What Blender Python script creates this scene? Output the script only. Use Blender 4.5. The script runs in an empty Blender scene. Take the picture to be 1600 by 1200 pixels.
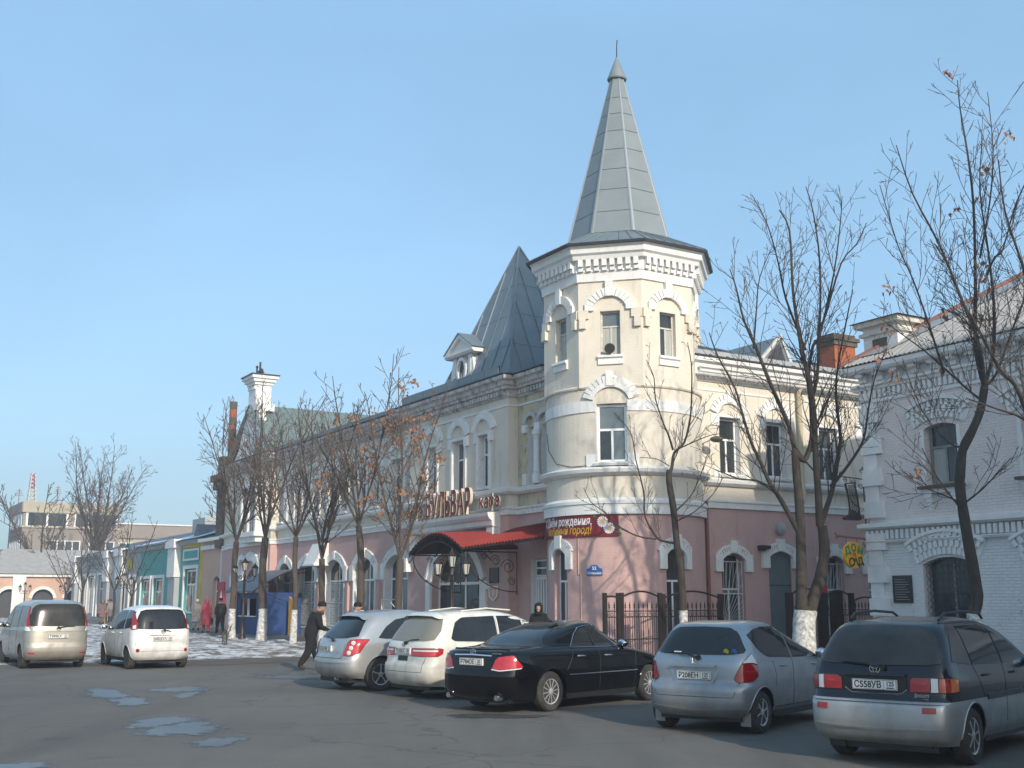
import bpy, math, random
from mathutils import Vector, Matrix
R = math.radians
scene = bpy.context.scene
COL = scene.collection

# ------------------------------------------------------------------ camera
cam_d = bpy.data.cameras.new('camera')
cam_d.sensor_width = 36.0
cam_d.lens = 40.05
cam_d.clip_start = 0.1
cam_d.clip_end = 3000.0
cam = bpy.data.objects.new('camera', cam_d)
cam.location = (0, 0, 1.82)
cam.rotation_euler = (R(90 + 10.75), 0, 0)
COL.objects.link(cam)
scene.camera = cam

# ------------------------------------------------------------------ light
SUN_EL, SUN_RIGHT = 25.0, 25.0           # degrees; the sun stands behind the camera, this far to its right
sun_dir = Vector((math.sin(R(SUN_RIGHT)) * math.cos(R(SUN_EL)),
                  -math.cos(R(SUN_RIGHT)) * math.cos(R(SUN_EL)), math.sin(R(SUN_EL))))
world = bpy.data.worlds.new('World')
scene.world = world
world.use_nodes = True
wn = world.node_tree
wn.nodes.clear()
sky = wn.nodes.new('ShaderNodeTexSky')
sky.sky_type = 'NISHITA'
sky.sun_disc = False
sky.sun_elevation = R(SUN_EL)
sky.sun_rotation = R(180 - SUN_RIGHT)
sky.altitude = 50
sky.air_density = 1.0
sky.dust_density = 2.0
sky.ozone_density = 1.6
bg = wn.nodes.new('ShaderNodeBackground')
bg.inputs['Strength'].default_value = 0.142
wo = wn.nodes.new('ShaderNodeOutputWorld')
hz = wn.nodes.new('ShaderNodeMix'); hz.data_type = 'RGBA'
hz.inputs['Factor'].default_value = 0.56
hz.inputs['B'].default_value = (1.22, 2.35, 3.55, 1)        # even thin haze all over the winter sky
wc = wn.nodes.new('ShaderNodeTexCoord'); wm = wn.nodes.new('ShaderNodeMapping'); wm.inputs['Scale'].default_value = (1.2, 1.2, 3.5)
wz = wn.nodes.new('ShaderNodeTexNoise'); wz.inputs['Scale'].default_value = 1.7; wz.inputs['Detail'].default_value = 5; wz.inputs['Distortion'].default_value = 0.6
wr = wn.nodes.new('ShaderNodeMapRange'); wr.inputs['From Min'].default_value = 0.35; wr.inputs['From Max'].default_value = 0.75; wr.inputs['To Min'].default_value = 0.95; wr.inputs['To Max'].default_value = 1.22
wx = wn.nodes.new('ShaderNodeVectorMath'); wx.operation = 'SCALE'; wx.inputs[0].default_value = (1.16, 2.34, 3.42)
wn.links.new(wc.outputs['Generated'], wm.inputs['Vector']); wn.links.new(wm.outputs[0], wz.inputs['Vector']); wn.links.new(wz.outputs['Fac'], wr.inputs['Value']); wn.links.new(wr.outputs[0], wx.inputs['Scale']); wn.links.new(wx.outputs[0], hz.inputs['B'])   # faint veils
wn.links.new(sky.outputs[0], hz.inputs['A'])
wn.links.new(hz.outputs['Result'], bg.inputs['Color'])
wn.links.new(bg.outputs[0], wo.inputs['Surface'])
sun_l = bpy.data.lights.new('sun', 'SUN')
sun_l.energy = 2.6
sun_l.angle = R(0.8)
sun_l.color = (1.0, 0.90, 0.76)
sun_o = bpy.data.objects.new('sun', sun_l)
sun_o.rotation_euler = (-sun_dir).to_track_quat('-Z', 'Y').to_euler()
sun_o.location = (20, -30, 40)
COL.objects.link(sun_o)
vs = scene.view_settings
vs.view_transform = 'Standard'
vs.look = 'None'
vs.gamma = 1.0
vs.exposure = 0.80
vs.use_curve_mapping = False
cy = scene.cycles
cy.max_bounces = 6; cy.diffuse_bounces = 3; cy.glossy_bounces = 3; cy.transmission_bounces = 3; cy.volume_bounces = 0; cy.transparent_max_bounces = 6

# ------------------------------------------------------------------ materials
MATS = {}
def mat(name, col, rough=0.7, col2=None, scale=3.0, amt=0.5, bump=0.0, bscale=20.0, metal=0.0, spec=0.5,
        coat=0.0, coord='Object', stretch=None, brick=None, dirt=None, detail=5.0, emit=None, island=0.0):
    """Principled material: colour broken up by noise, optional fine bump, painted brick relief and dirt."""
    m = bpy.data.materials.new(name)
    m.use_nodes = True
    nt = m.node_tree; N = nt.nodes; L = nt.links
    b = N['Principled BSDF']
    b.inputs['Roughness'].default_value = rough
    b.inputs['Metallic'].default_value = metal
    b.inputs['Specular IOR Level'].default_value = spec
    b.inputs['Coat Weight'].default_value = coat
    b.inputs['Coat Roughness'].default_value = 0.06
    tc = N.new('ShaderNodeTexCoord')
    src = tc.outputs[coord]
    if stretch:
        mp = N.new('ShaderNodeMapping'); mp.inputs['Scale'].default_value = stretch
        L.new(src, mp.inputs['Vector']); src_c = mp.outputs[0]
    else:
        src_c = src
    out = None
    if col2 is not None:
        nz = N.new('ShaderNodeTexNoise'); nz.inputs['Scale'].default_value = scale
        nz.inputs['Detail'].default_value = detail; nz.inputs['Roughness'].default_value = 0.65
        L.new(src_c, nz.inputs['Vector'])
        rp = N.new('ShaderNodeMapRange')
        rp.inputs['From Min'].default_value = 0.5 - 0.28 * (1.2 - amt); rp.inputs['From Max'].default_value = 0.5 + 0.28 * (1.2 - amt)
        L.new(nz.outputs['Fac'], rp.inputs['Value'])
        mx = N.new('ShaderNodeMix'); mx.data_type = 'RGBA'
        mx.inputs['A'].default_value = (*col, 1); mx.inputs['B'].default_value = (*col2, 1)
        L.new(rp.outputs[0], mx.inputs['Factor']); out = mx.outputs['Result']
    if dirt:
        dc, ds, lo, hi, dst = dirt
        mp = N.new('ShaderNodeMapping'); mp.inputs['Scale'].default_value = dst
        L.new(src, mp.inputs['Vector'])
        nz = N.new('ShaderNodeTexNoise'); nz.inputs['Scale'].default_value = ds; nz.inputs['Detail'].default_value = 8
        nz.inputs['Roughness'].default_value = 0.7
        L.new(mp.outputs[0], nz.inputs['Vector'])
        rp = N.new('ShaderNodeMapRange'); rp.inputs['From Min'].default_value = lo; rp.inputs['From Max'].default_value = hi
        L.new(nz.outputs['Fac'], rp.inputs['Value'])
        mx = N.new('ShaderNodeMix'); mx.data_type = 'RGBA'
        mx.inputs['B'].default_value = (*dc, 1)
        if out is not None: L.new(out, mx.inputs['A'])
        else: mx.inputs['A'].default_value = (*col, 1)
        L.new(rp.outputs[0], mx.inputs['Factor']); out = mx.outputs['Result']
    if out is not None: L.new(out, b.inputs['Base Color'])
    else: b.inputs['Base Color'].default_value = (*col, 1)
    h = None
    if bump:
        nb = N.new('ShaderNodeTexNoise'); nb.inputs['Scale'].default_value = bscale; nb.inputs['Detail'].default_value = 4
        L.new(src, nb.inputs['Vector'])
        bp = N.new('ShaderNodeBump'); bp.inputs['Strength'].default_value = min(1.0, bump); bp.inputs['Distance'].default_value = 0.02
        L.new(nb.outputs['Fac'], bp.inputs['Height']); h = bp
    if brick:
        bw, bh, st = brick
        tu = N.new('ShaderNodeTexBrick')
        tu.inputs['Scale'].default_value = 1.0
        tu.inputs['Brick Width'].default_value = bw; tu.inputs['Row Height'].default_value = bh
        tu.inputs['Mortar Size'].default_value = 0.008; tu.inputs['Mortar Smooth'].default_value = 0.4
        tu.inputs['Color1'].default_value = (1, 1, 1, 1); tu.inputs['Color2'].default_value = (0.75, 0.75, 0.75, 1)
        tu.inputs['Mortar'].default_value = (0, 0, 0, 1)
        uvn = N.new('ShaderNodeUVMap')
        L.new(uvn.outputs[0], tu.inputs['Vector'])
        bp = N.new('ShaderNodeBump'); bp.inputs['Strength'].default_value = st; bp.inputs['Distance'].default_value = 0.02
        L.new(tu.outputs['Color'], bp.inputs['Height'])
        if h: L.new(h.outputs[0], bp.inputs['Normal'])
        h = bp
    if h: L.new(h.outputs[0], b.inputs['Normal'])
    if emit:
        b.inputs['Emission Color'].default_value = (*emit[0], 1); b.inputs['Emission Strength'].default_value = emit[1]
    MATS[name] = m
    return m

def worn_asphalt(m):
    """cracks, darker tyre-polished bands and specks on the asphalt"""
    nt = m.node_tree; N, L = nt.nodes, nt.links; b = N['Principled BSDF']; src = b.inputs['Base Color'].links[0].from_socket; tc = N.new('ShaderNodeTexCoord')
    nz = N.new('ShaderNodeTexNoise'); nz.inputs['Scale'].default_value = 0.9; nz.inputs['Detail'].default_value = 6; L.new(tc.outputs['Object'], nz.inputs['Vector'])
    mx = N.new('ShaderNodeMix'); mx.data_type = 'RGBA'; mx.blend_type = 'LINEAR_LIGHT'; mx.inputs['Factor'].default_value = 0.55; L.new(tc.outputs['Object'], mx.inputs['A']); L.new(nz.outputs['Color'], mx.inputs['B'])
    def layer(src, tex_out, lo, hi, col, fac, clamp=True):
        mr = N.new('ShaderNodeMapRange'); mr.inputs['From Min'].default_value = lo; mr.inputs['From Max'].default_value = hi; mr.inputs['To Max'].default_value = fac; L.new(tex_out, mr.inputs['Value'])
        k = N.new('ShaderNodeMix'); k.data_type = 'RGBA'; k.inputs['B'].default_value = (*col, 1); L.new(src, k.inputs['A']); L.new(mr.outputs[0], k.inputs['Factor']); return k.outputs['Result']
    vo = N.new('ShaderNodeTexVoronoi'); vo.feature = 'DISTANCE_TO_EDGE'; vo.inputs['Scale'].default_value = 0.22; L.new(mx.outputs['Result'], vo.inputs['Vector'])
    src = layer(src, vo.outputs['Distance'], 0.006, 0.001, (0.05, 0.047, 0.042), 0.55)
    mp = N.new('ShaderNodeMapping'); mp.inputs['Rotation'].default_value = (0, 0, R(-28)); mp.inputs['Scale'].default_value = (0.9, 0.07, 1); L.new(tc.outputs['Object'], mp.inputs['Vector'])
    n2 = N.new('ShaderNodeTexNoise'); n2.inputs['Scale'].default_value = 1.0; n2.inputs['Detail'].default_value = 5; L.new(mp.outputs[0], n2.inputs['Vector']); src = layer(src, n2.outputs['Fac'], 0.52, 0.72, (0.080, 0.075, 0.068), 0.7)
    n3 = N.new('ShaderNodeTexNoise'); n3.inputs['Scale'].default_value = 38; n3.inputs['Detail'].default_value = 3; L.new(tc.outputs['Object'], n3.inputs['Vector']); src = layer(src, n3.outputs['Fac'], 0.60, 0.74, (0.22, 0.21, 0.19), 0.55); src = layer(src, n3.outputs['Fac'], 0.40, 0.28, (0.045, 0.042, 0.038), 0.55)
    n4 = N.new('ShaderNodeTexNoise'); n4.inputs['Scale'].default_value = 1.1; n4.inputs['Detail'].default_value = 7; L.new(tc.outputs['Object'], n4.inputs['Vector']); src = layer(src, n4.outputs['Fac'], 0.63, 0.72, (0.05, 0.047, 0.043), 0.5)
    L.new(src, b.inputs['Base Color'])
STREAK = (1.6, 1.6, 0.35)
mat('yellow_stucco', (0.70, 0.645, 0.55), 0.85, (0.62, 0.565, 0.47), 1.1, 0.35, 0.25, 30, brick=(0.27, 0.085, 0.28),
    dirt=((0.36, 0.31, 0.245), 1.5, 0.53, 0.86, STREAK))
mat('pink_stucco', (0.565, 0.375, 0.345), 0.85, (0.505, 0.325, 0.30), 1.3, 0.4, 0.25, 30, brick=(0.27, 0.085, 0.35),
    dirt=((0.34, 0.21, 0.19), 1.7, 0.54, 0.88, STREAK))
mat('white_trim', (0.78, 0.78, 0.76), 0.8, (0.66, 0.66, 0.64), 2.2, 0.3, 0.3, 40, dirt=((0.36, 0.34, 0.31), 2.5, 0.56, 0.90, STREAK))
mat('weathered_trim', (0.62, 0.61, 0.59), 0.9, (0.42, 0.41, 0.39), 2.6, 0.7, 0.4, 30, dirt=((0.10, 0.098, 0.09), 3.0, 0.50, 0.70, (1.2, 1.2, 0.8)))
mat('weathered_wall', (0.58, 0.50, 0.33), 0.9, (0.42, 0.38, 0.28), 1.8, 0.8, 0.5, 30, brick=(0.27, 0.085, 0.4),
    dirt=((0.08, 0.075, 0.06), 2.2, 0.53, 0.72, (1.2, 1.2, 0.8)))
mat('pinkish_brick', (0.80, 0.725, 0.70), 0.85, (0.71, 0.64, 0.62), 1.6, 0.45, 0.35, 25, brick=(0.27, 0.083, 1.0),
    dirt=((0.36, 0.31, 0.29), 1.7, 0.60, 0.88, STREAK))
mat('white_brick', (0.77, 0.77, 0.765), 0.85, (0.68, 0.68, 0.675), 1.6, 0.45, 0.35, 25, brick=(0.27, 0.083, 1.0),
    dirt=((0.33, 0.31, 0.30), 1.7, 0.60, 0.88, STREAK))
mat('white_quoin', (0.82, 0.82, 0.81), 0.8, (0.70, 0.70, 0.69), 3.0, 0.4, 0.3, 30)
mat('spire_metal', (0.225, 0.258, 0.268), 0.5, (0.185, 0.213, 0.222), 1.2, 0.4, 0.08, 3.0, metal=0.15)
mat('dark_metal_roof', (0.185, 0.23, 0.255), 0.5, (0.145, 0.185, 0.205), 1.4, 0.5, 0.10, 4.0, metal=0.15)
mat('roof_seam', (0.40, 0.42, 0.43), 0.45, metal=0.4)
mat('dark_flashing', (0.03, 0.03, 0.033), 0.5, (0.05, 0.05, 0.055), 2, 0.5)
mat('green_metal_roof', (0.20, 0.25, 0.23), 0.5, (0.15, 0.19, 0.18), 1.5, 0.5, 0.1, 4, metal=0.25)
mat('grey_sheet', (0.44, 0.45, 0.44), 0.5, (0.34, 0.35, 0.35), 1.5, 0.5, metal=0.3)
mat('slate_sheet', (0.40, 0.385, 0.36), 0.8, (0.30, 0.29, 0.27), 2.0, 0.6, 0.2, 20)
mat('pane', (0.020, 0.026, 0.028), 0.06, (0.045, 0.055, 0.058), 0.7, 0.6, spec=0.6)
mat('pane_pale', (0.16, 0.20, 0.21), 0.08, (0.10, 0.13, 0.14), 0.8, 0.5, spec=0.6)
mat('curtain', (0.42, 0.44, 0.40), 0.9, (0.30, 0.32, 0.30), 3.0, 0.6, stretch=(6, 6, 0.3))
mat('white_plastic', (0.80, 0.80, 0.80), 0.4)
mat('old_white_wood', (0.66, 0.64, 0.60), 0.7, (0.42, 0.38, 0.32), 7.0, 0.5, 0.3, 40)
mat('grey_wood', (0.30, 0.29, 0.27), 0.8, (0.18, 0.17, 0.16), 6.0, 0.5, 0.3, 40)
mat('black_iron', (0.012, 0.010, 0.010), 0.45, (0.030, 0.018, 0.014), 8.0, 0.5)
mat('white_bar', (0.62, 0.63, 0.62), 0.5)
mat('grey_door', (0.115, 0.145, 0.165), 0.6, (0.09, 0.115, 0.13), 2.5, 0.4, 0.2, 10, dirt=((0.06, 0.06, 0.06), 5, 0.62, 0.8, (1, 1, 1)))
mat('red_sheet', (0.27, 0.035, 0.028), 0.6, (0.20, 0.025, 0.022), 2.0, 0.4)
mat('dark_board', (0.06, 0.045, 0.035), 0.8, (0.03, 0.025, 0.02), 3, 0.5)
mat('maroon', (0.20, 0.014, 0.022), 0.4)
mat('banner_red', (0.22, 0.012, 0.022), 0.5, (0.17, 0.009, 0.016), 0.8, 0.4)
mat('sign_cream', (0.60, 0.52, 0.42), 0.5)
mat('gold', (0.75, 0.42, 0.02), 0.5)
mat('sign_white', (0.8, 0.8, 0.8), 0.5)
mat('sign_blue', (0.03, 0.12, 0.38), 0.5)
mat('sign_orange', (0.85, 0.42, 0.01), 0.5, (0.78, 0.36, 0.01), 3, 0.4)
mat('sign_green', (0.01, 0.24, 0.09), 0.5)
mat('sign_dark_green', (0.008, 0.035, 0.022), 0.5)
mat('sign_red', (0.6, 0.03, 0.02), 0.5)
mat('leaf_green', (0.05, 0.20, 0.02), 0.6)
mat('plaque_black', (0.012, 0.012, 0.013), 0.25)
mat('rust_pipe', (0.28, 0.12, 0.09), 0.8, (0.20, 0.10, 0.08), 4, 0.5)
mat('cream_pipe', (0.62, 0.55, 0.38), 0.6, (0.50, 0.43, 0.30), 3, 0.5)
mat('red_brick', (0.42, 0.13, 0.055), 0.9, (0.30, 0.09, 0.045), 6, 0.6, 0.4, 25, brick=(0.26, 0.08, 0.9), dirt=((0.10, 0.06, 0.05), 2, 0.55, 0.8, (1, 1, 1)))
mat('soot_brick', (0.13, 0.105, 0.085), 0.95, (0.07, 0.06, 0.05), 4, 0.6, 0.5, 25)
mat('asphalt', (0.155, 0.144, 0.127), 0.88, (0.106, 0.098, 0.087), 0.16, 0.6, 0.6, 110, dirt=((0.17, 0.158, 0.135), 0.7, 0.52, 0.80, (1, 0.35, 1)), detail=10)
worn_asphalt(MATS['asphalt'])
mat('asphalt_patch', (0.052, 0.050, 0.047), 0.6, (0.070, 0.067, 0.062), 2.5, 0.6, 0.5, 90)
mat('ice', (0.125, 0.138, 0.146), 0.42, (0.10, 0.103, 0.104), 1.2, 0.7, 0.12, 9, spec=0.5)
mat('pavement', (0.15, 0.14, 0.125), 0.85, (0.11, 0.105, 0.095), 0.8, 0.6, 0.4, 40)
mat('kerb_stone', (0.24, 0.23, 0.21), 0.9, (0.17, 0.16, 0.15), 3, 0.6, 0.5, 30)
mat('bark', (0.066, 0.053, 0.042), 0.95, (0.034, 0.028, 0.023), 9, 0.6, 0.8, 35, stretch=(1, 1, 0.35))
mat('bark_pale', (0.10, 0.080, 0.062), 0.95, (0.06, 0.047, 0.038), 9, 0.6, 0.8, 35, stretch=(1, 1, 0.35))
mat('twig', (0.058, 0.045, 0.038), 0.9)
mat('twig_pale', (0.115, 0.085, 0.068), 0.9, (0.080, 0.060, 0.050), 1.5, 0.5)
mat('seeds', (0.34, 0.17, 0.075), 0.85, (0.20, 0.085, 0.05), 3.5, 0.8)
mat('whitewash', (0.70, 0.70, 0.68), 0.9, (0.30, 0.28, 0.25), 11, 0.75, 0.5, 40)
mat('skin', (0.42, 0.25, 0.19), 0.55)
mat('kiosk_blue', (0.011, 0.055, 0.21), 0.55, (0.009, 0.044, 0.165), 2, 0.5)
mat('kiosk_roof', (0.10, 0.12, 0.15), 0.55, (0.07, 0.085, 0.11), 1.5, 0.5)
mat('turquoise', (0.075, 0.36, 0.335), 0.7, (0.06, 0.29, 0.275), 1.0, 0.4)
mat('pale_grey_paint', (0.42, 0.43, 0.44), 0.85, (0.34, 0.35, 0.36), 1.0, 0.5, 0.3, 20)
mat('peach', (0.60, 0.40, 0.30), 0.85, (0.52, 0.34, 0.25), 1.0, 0.4)
mat('mustard', (0.48, 0.36, 0.03), 0.7)
mat('apt_wall', (0.30, 0.26, 0.225), 0.9, (0.25, 0.215, 0.185), 0.3, 0.5)
mat('apt_cream', (0.46, 0.41, 0.31), 0.9, (0.38, 0.34, 0.26), 0.4, 0.5)
mat('poster_red', (0.45, 0.03, 0.05), 0.6)

def flecks(m, col, col_deep):
    """small peeled flecks and hairline cracks in old paint"""
    nt = m.node_tree; N, L = nt.nodes, nt.links; b = N['Principled BSDF']; src = b.inputs['Base Color'].links[0].from_socket; tc = N.new('ShaderNodeTexCoord')
    big = N.new('ShaderNodeTexNoise'); big.inputs['Scale'].default_value = 0.55; big.inputs['Detail'].default_value = 4; L.new(tc.outputs['Object'], big.inputs['Vector'])
    nz = N.new('ShaderNodeTexNoise'); nz.inputs['Scale'].default_value = 9; nz.inputs['Detail'].default_value = 6; nz.inputs['Roughness'].default_value = 0.7; L.new(tc.outputs['Object'], nz.inputs['Vector'])
    ad = N.new('ShaderNodeMath'); ad.operation = 'MULTIPLY_ADD'; ad.inputs[1].default_value = 0.55; L.new(big.outputs['Fac'], ad.inputs[0]); L.new(nz.outputs['Fac'], ad.inputs[2])
    mr = N.new('ShaderNodeMapRange'); mr.inputs['From Min'].default_value = 0.935; mr.inputs['From Max'].default_value = 0.975; mr.inputs['To Max'].default_value = 0.8; L.new(ad.outputs[0], mr.inputs['Value'])
    k = N.new('ShaderNodeMix'); k.data_type = 'RGBA'; k.inputs['B'].default_value = (*col, 1); L.new(src, k.inputs['A']); L.new(mr.outputs[0], k.inputs['Factor'])
    m2 = N.new('ShaderNodeMapRange'); m2.inputs['From Min'].default_value = 1.0; m2.inputs['From Max'].default_value = 1.03; m2.inputs['To Max'].default_value = 0.8; L.new(ad.outputs[0], m2.inputs['Value'])
    k2 = N.new('ShaderNodeMix'); k2.data_type = 'RGBA'; k2.inputs['B'].default_value = (*col_deep, 1); L.new(k.outputs['Result'], k2.inputs['A']); L.new(m2.outputs[0], k2.inputs['Factor']); L.new(k2.outputs['Result'], b.inputs['Base Color'])
flecks(MATS['yellow_stucco'], (0.60, 0.58, 0.53), (0.30, 0.20, 0.15)); flecks(MATS['pink_stucco'], (0.48, 0.36, 0.33), (0.30, 0.17, 0.14)); flecks(MATS['white_trim'], (0.50, 0.47, 0.43), (0.26, 0.22, 0.19)); flecks(MATS['pinkish_brick'], (0.58, 0.53, 0.51), (0.36, 0.26, 0.22)); flecks(MATS['white_brick'], (0.56, 0.55, 0.55), (0.36, 0.28, 0.25))
MATID = {}
# ------------------------------------------------------------------ frames: facade-local metres -> world
ANG = R(31.0)
UU = Vector((-math.sin(ANG), math.cos(ANG), 0))     # along the long street front, away from the camera
VV = Vector((math.cos(ANG), math.sin(ANG), 0))      # along the short front, away from the camera
def uv(u, v, z=0.0): return UU * u + VV * v + Vector((0, 0, z))
class Fr:
    """flat facade frame: x to the viewer's right, y out of the wall, z up"""
    def __init__(s, o, right, out): s.o, s.r, s.n = Vector(o), Vector(right), Vector(out)
    def __call__(s, x, y, z): return s.o + s.r * x + s.n * y + Vector((0, 0, z))
class Po:
    """curved frame on a round tower: x is arc length at radius r from the direction ang, y outward"""
    def __init__(s, c, r, ang): s.c, s.rad, s.a = Vector(c), r, ang
    def __call__(s, x, y, z):
        t = s.a + x / s.rad; k = s.rad + y
        return Vector((s.c.x + math.sin(t) * k, s.c.y - math.cos(t) * k, z))
class Lo:
    def __call__(s, x, y, z): return Vector((x, y, z))
LOC = Lo()
def FA(v0): return Fr(VV * v0, -UU, -VV)            # x = -u
def FB(u0): return Fr(UU * u0, VV, -UU)             # x = v
ORIG = {}

SPLIT = {'window_surround': 'window_surround', 'window_apron': 'window_apron', 'corbel': 'corbel', 'turret_dentils': 'dentil', 'yellow_trim': 'yellow_trim', 'pier_strip': 'pier_strip', 'surround': 'surround',
         'cornice_bracket': 'cornice_bracket', 'roof_snow_guard': 'snow_guard', 'sill_corbels': 'sill_corbel', 'gable_pier': 'gable_pier_block', 'turret_mouldings': 'turret_moulding', 'floor_ledge': 'floor_ledge', 'parapet': 'parapet'}
class MB:
    def __init__(s): s.v, s.f, s.uv, s.mi, s.cm, s.ci, s.nc = [], [], [], [], 0, [], 0
    def add(s, vs, fs, uvs=None):
        b = len(s.v)
        s.v += [tuple(p) for p in vs]
        s.uv += uvs if uvs else [(p[0] + p[1], p[2]) for p in vs]
        s.f += [tuple(i + b for i in f) for f in fs]
        s.mi += [s.cm] * len(fs); s.ci += [s.nc] * len(fs); s.nc += 1
    def box(s, F, x0, x1, y0, y1, z0, z1, n=1):
        vs, us, fs = [], [], []
        for i in range(n + 1):
            x = x0 + (x1 - x0) * i / n
            for y, z in ((y0, z0), (y1, z0), (y1, z1), (y0, z1)):
                vs.append(F(x, y, z)); us.append((x + y, z))
        for i in range(n):
            a = i * 4
            for k in range(4): fs.append((a + k, a + (k + 1) % 4, a + 4 + (k + 1) % 4, a + 4 + k))
        fs.append((3, 2, 1, 0)); e = n * 4; fs.append((e, e + 1, e + 2, e + 3))
        s.add(vs, fs, us)
    def prism(s, F, poly, y0, y1):
        """polygon of (x,z) points extruded from y0 to y1"""
        n = len(poly)
        vs = [F(x, y0, z) for x, z in poly] + [F(x, y1, z) for x, z in poly]
        us = [(x, z) for x, z in poly] * 2
        fs = [tuple(range(n - 1, -1, -1)), tuple(range(n, 2 * n))]
        fs += [(i, (i + 1) % n, n + (i + 1) % n, n + i) for i in range(n)]
        s.add(vs, fs, us)
    def profile(s, F, x0, x1, pts, n=1):
        """closed (y,z) section swept along x"""
        k = len(pts); vs, us, fs = [], [], []
        for i in range(n + 1):
            x = x0 + (x1 - x0) * i / n
            for y, z in pts: vs.append(F(x, y, z)); us.append((x + y, z))
        for i in range(n):
            for j in range(k):
                a, b = i * k + j, i * k + (j + 1) % k
                fs.append((a, b, b + k, a + k))
        fs.append(tuple(range(k - 1, -1, -1))); fs.append(tuple(n * k + j for j in range(k)))
        s.add(vs, fs, us)
    def sheet(s, grid):
        """grid of points, rows of equal length"""
        r, c = len(grid), len(grid[0])
        fs = [(i * c + j, i * c + j + 1, (i + 1) * c + j + 1, (i + 1) * c + j) for i in range(r - 1) for j in range(c - 1)]
        s.add([p for row in grid for p in row], fs)
    def wall(s, F, x0, x1, z0, z1, ops=(), depth=0.25, step=None, rev=None):
        """wall sheet with openings (xa, xb, za, zb, rise) and their reveals"""
        xs, zs = {x0, x1}, {z0, z1}
        for o in ops: xs |= {o[0], o[1]}; zs |= {o[2], o[3]}
        if step:
            k = int((x1 - x0) / step) + 1
            xs |= {x0 + (x1 - x0) * i / k for i in range(1, k)}
        xs = sorted(x for x in xs if x0 <= x <= x1); zs = sorted(z for z in zs if z0 <= z <= z1)
        vs = [F(x, 0, z) for z in zs for x in xs]; us = [(x, z) for z in zs for x in xs]; nx = len(xs); fs = []
        for j in range(len(zs) - 1):
            for i in range(nx - 1):
                cx, cz = (xs[i] + xs[i + 1]) / 2, (zs[j] + zs[j + 1]) / 2
                if any(o[0] < cx < o[1] and o[2] < cz < o[3] for o in ops): continue
                fs.append((j * nx + i, j * nx + i + 1, (j + 1) * nx + i + 1, (j + 1) * nx + i))
        s.add(vs, fs, us)
        for o in ops:
            xa, xb, za, zb = o[:4]; rise = o[4] if len(o) > 4 else 0.0
            zsp = zb - rise; T_ = s
            if rev is not None: T_ = MB(); rev.append(T_)
            for x in (xa, xb):
                T_.add([F(x, 0, za), F(x, 0, zsp), F(x, -depth, zsp), F(x, -depth, za)], [(0, 1, 2, 3)], [(0, za), (0, zsp), (depth, zsp), (depth, za)])
            n = 8 if rise else 1
            T_.add([F(xa, 0, za), F(xb, 0, za), F(xb, -depth, za), F(xa, -depth, za)], [(0, 1, 2, 3)])
            arc = arc_pts(xa, xb, zsp, rise, n)
            for (xp, zp), (xq, zq) in zip(arc, arc[1:]):
                T_.add([F(xp, 0, zp), F(xq, 0, zq), F(xq, -depth, zq), F(xp, -depth, zp)], [(0, 1, 2, 3)])
                if rise: s.add([F(xp, 0, zp), F(xq, 0, zq), F(xq, 0, zb), F(xp, 0, zb)], [(0, 1, 2, 3)], [(xp, zp), (xq, zq), (xq, zb), (xp, zb)])
    def band(s, F, inner, outer, y0, y1):
        """solid between two polylines of equal length (arch rings)"""
        n = len(inner); vs, us = [], []
        for (xi, zi), (xo, zo) in zip(inner, outer):
            for x, z, y in ((xi, zi, y0), (xi, zi, y1), (xo, zo, y1), (xo, zo, y0)):
                vs.append(F(x, y, z)); us.append((x, z))
        fs = []
        for i in range(n - 1):
            for k in range(4): fs.append((i * 4 + k, i * 4 + (k + 1) % 4, i * 4 + 4 + (k + 1) % 4, i * 4 + 4 + k))
        fs += [(3, 2, 1, 0), ((n - 1) * 4, (n - 1) * 4 + 1, (n - 1) * 4 + 2, (n - 1) * 4 + 3)]
        s.add(vs, fs, us)
    def tube(s, pts, rad, k=6, cap=True):
        """round bar along a polyline; rad is one radius or one per point"""
        n = len(pts); pts = [Vector(p) for p in pts]
        rad = rad if isinstance(rad, (list, tuple)) else [rad] * n
        vs = []; up = None
        for i, p in enumerate(pts):
            d = (pts[min(i + 1, n - 1)] - pts[max(i - 1, 0)])
            if d.length < 1e-9: d = Vector((0, 0, 1))
            d.normalize()
            if up is None: up = Vector((1, 0, 0)) if abs(d.x) < 0.7 else Vector((0, 1, 0))
            a = d.cross(up); a.normalize(); b = d.cross(a); up = a.cross(d)
            for j in range(k):
                t = 2 * math.pi * j / k
                vs.append(p + a * (math.cos(t) * rad[i]) + b * (math.sin(t) * rad[i]))
        fs = [(i * k + j, i * k + (j + 1) % k, (i + 1) * k + (j + 1) % k, (i + 1) * k + j) for i in range(n - 1) for j in range(k)]
        if cap: fs += [tuple(range(k - 1, -1, -1)), tuple((n - 1) * k + j for j in range(k))]
        s.add(vs, fs)
    def lathe(s, c, prof, k=16, ax='z'):
        """profile of (radius, height) turned about an axis through c"""
        c = Vector(c); vs, fs = [], []
        for r, h in prof:
            for j in range(k):
                t = 2 * math.pi * j / k; a, b = r * math.cos(t), r * math.sin(t)
                vs.append(c + (Vector((a, b, h)) if ax == 'z' else Vector((a, h, b)) if ax == 'y' else Vector((h, a, b))))
        n = len(prof)
        fs = [(i * k + j, i * k + (j + 1) % k, (i + 1) * k + (j + 1) % k, (i + 1) * k + j) for i in range(n - 1) for j in range(k)]
        fs += [tuple(range(k - 1, -1, -1)), tuple((n - 1) * k + j for j in range(k))]
        s.add(vs, fs)
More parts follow.
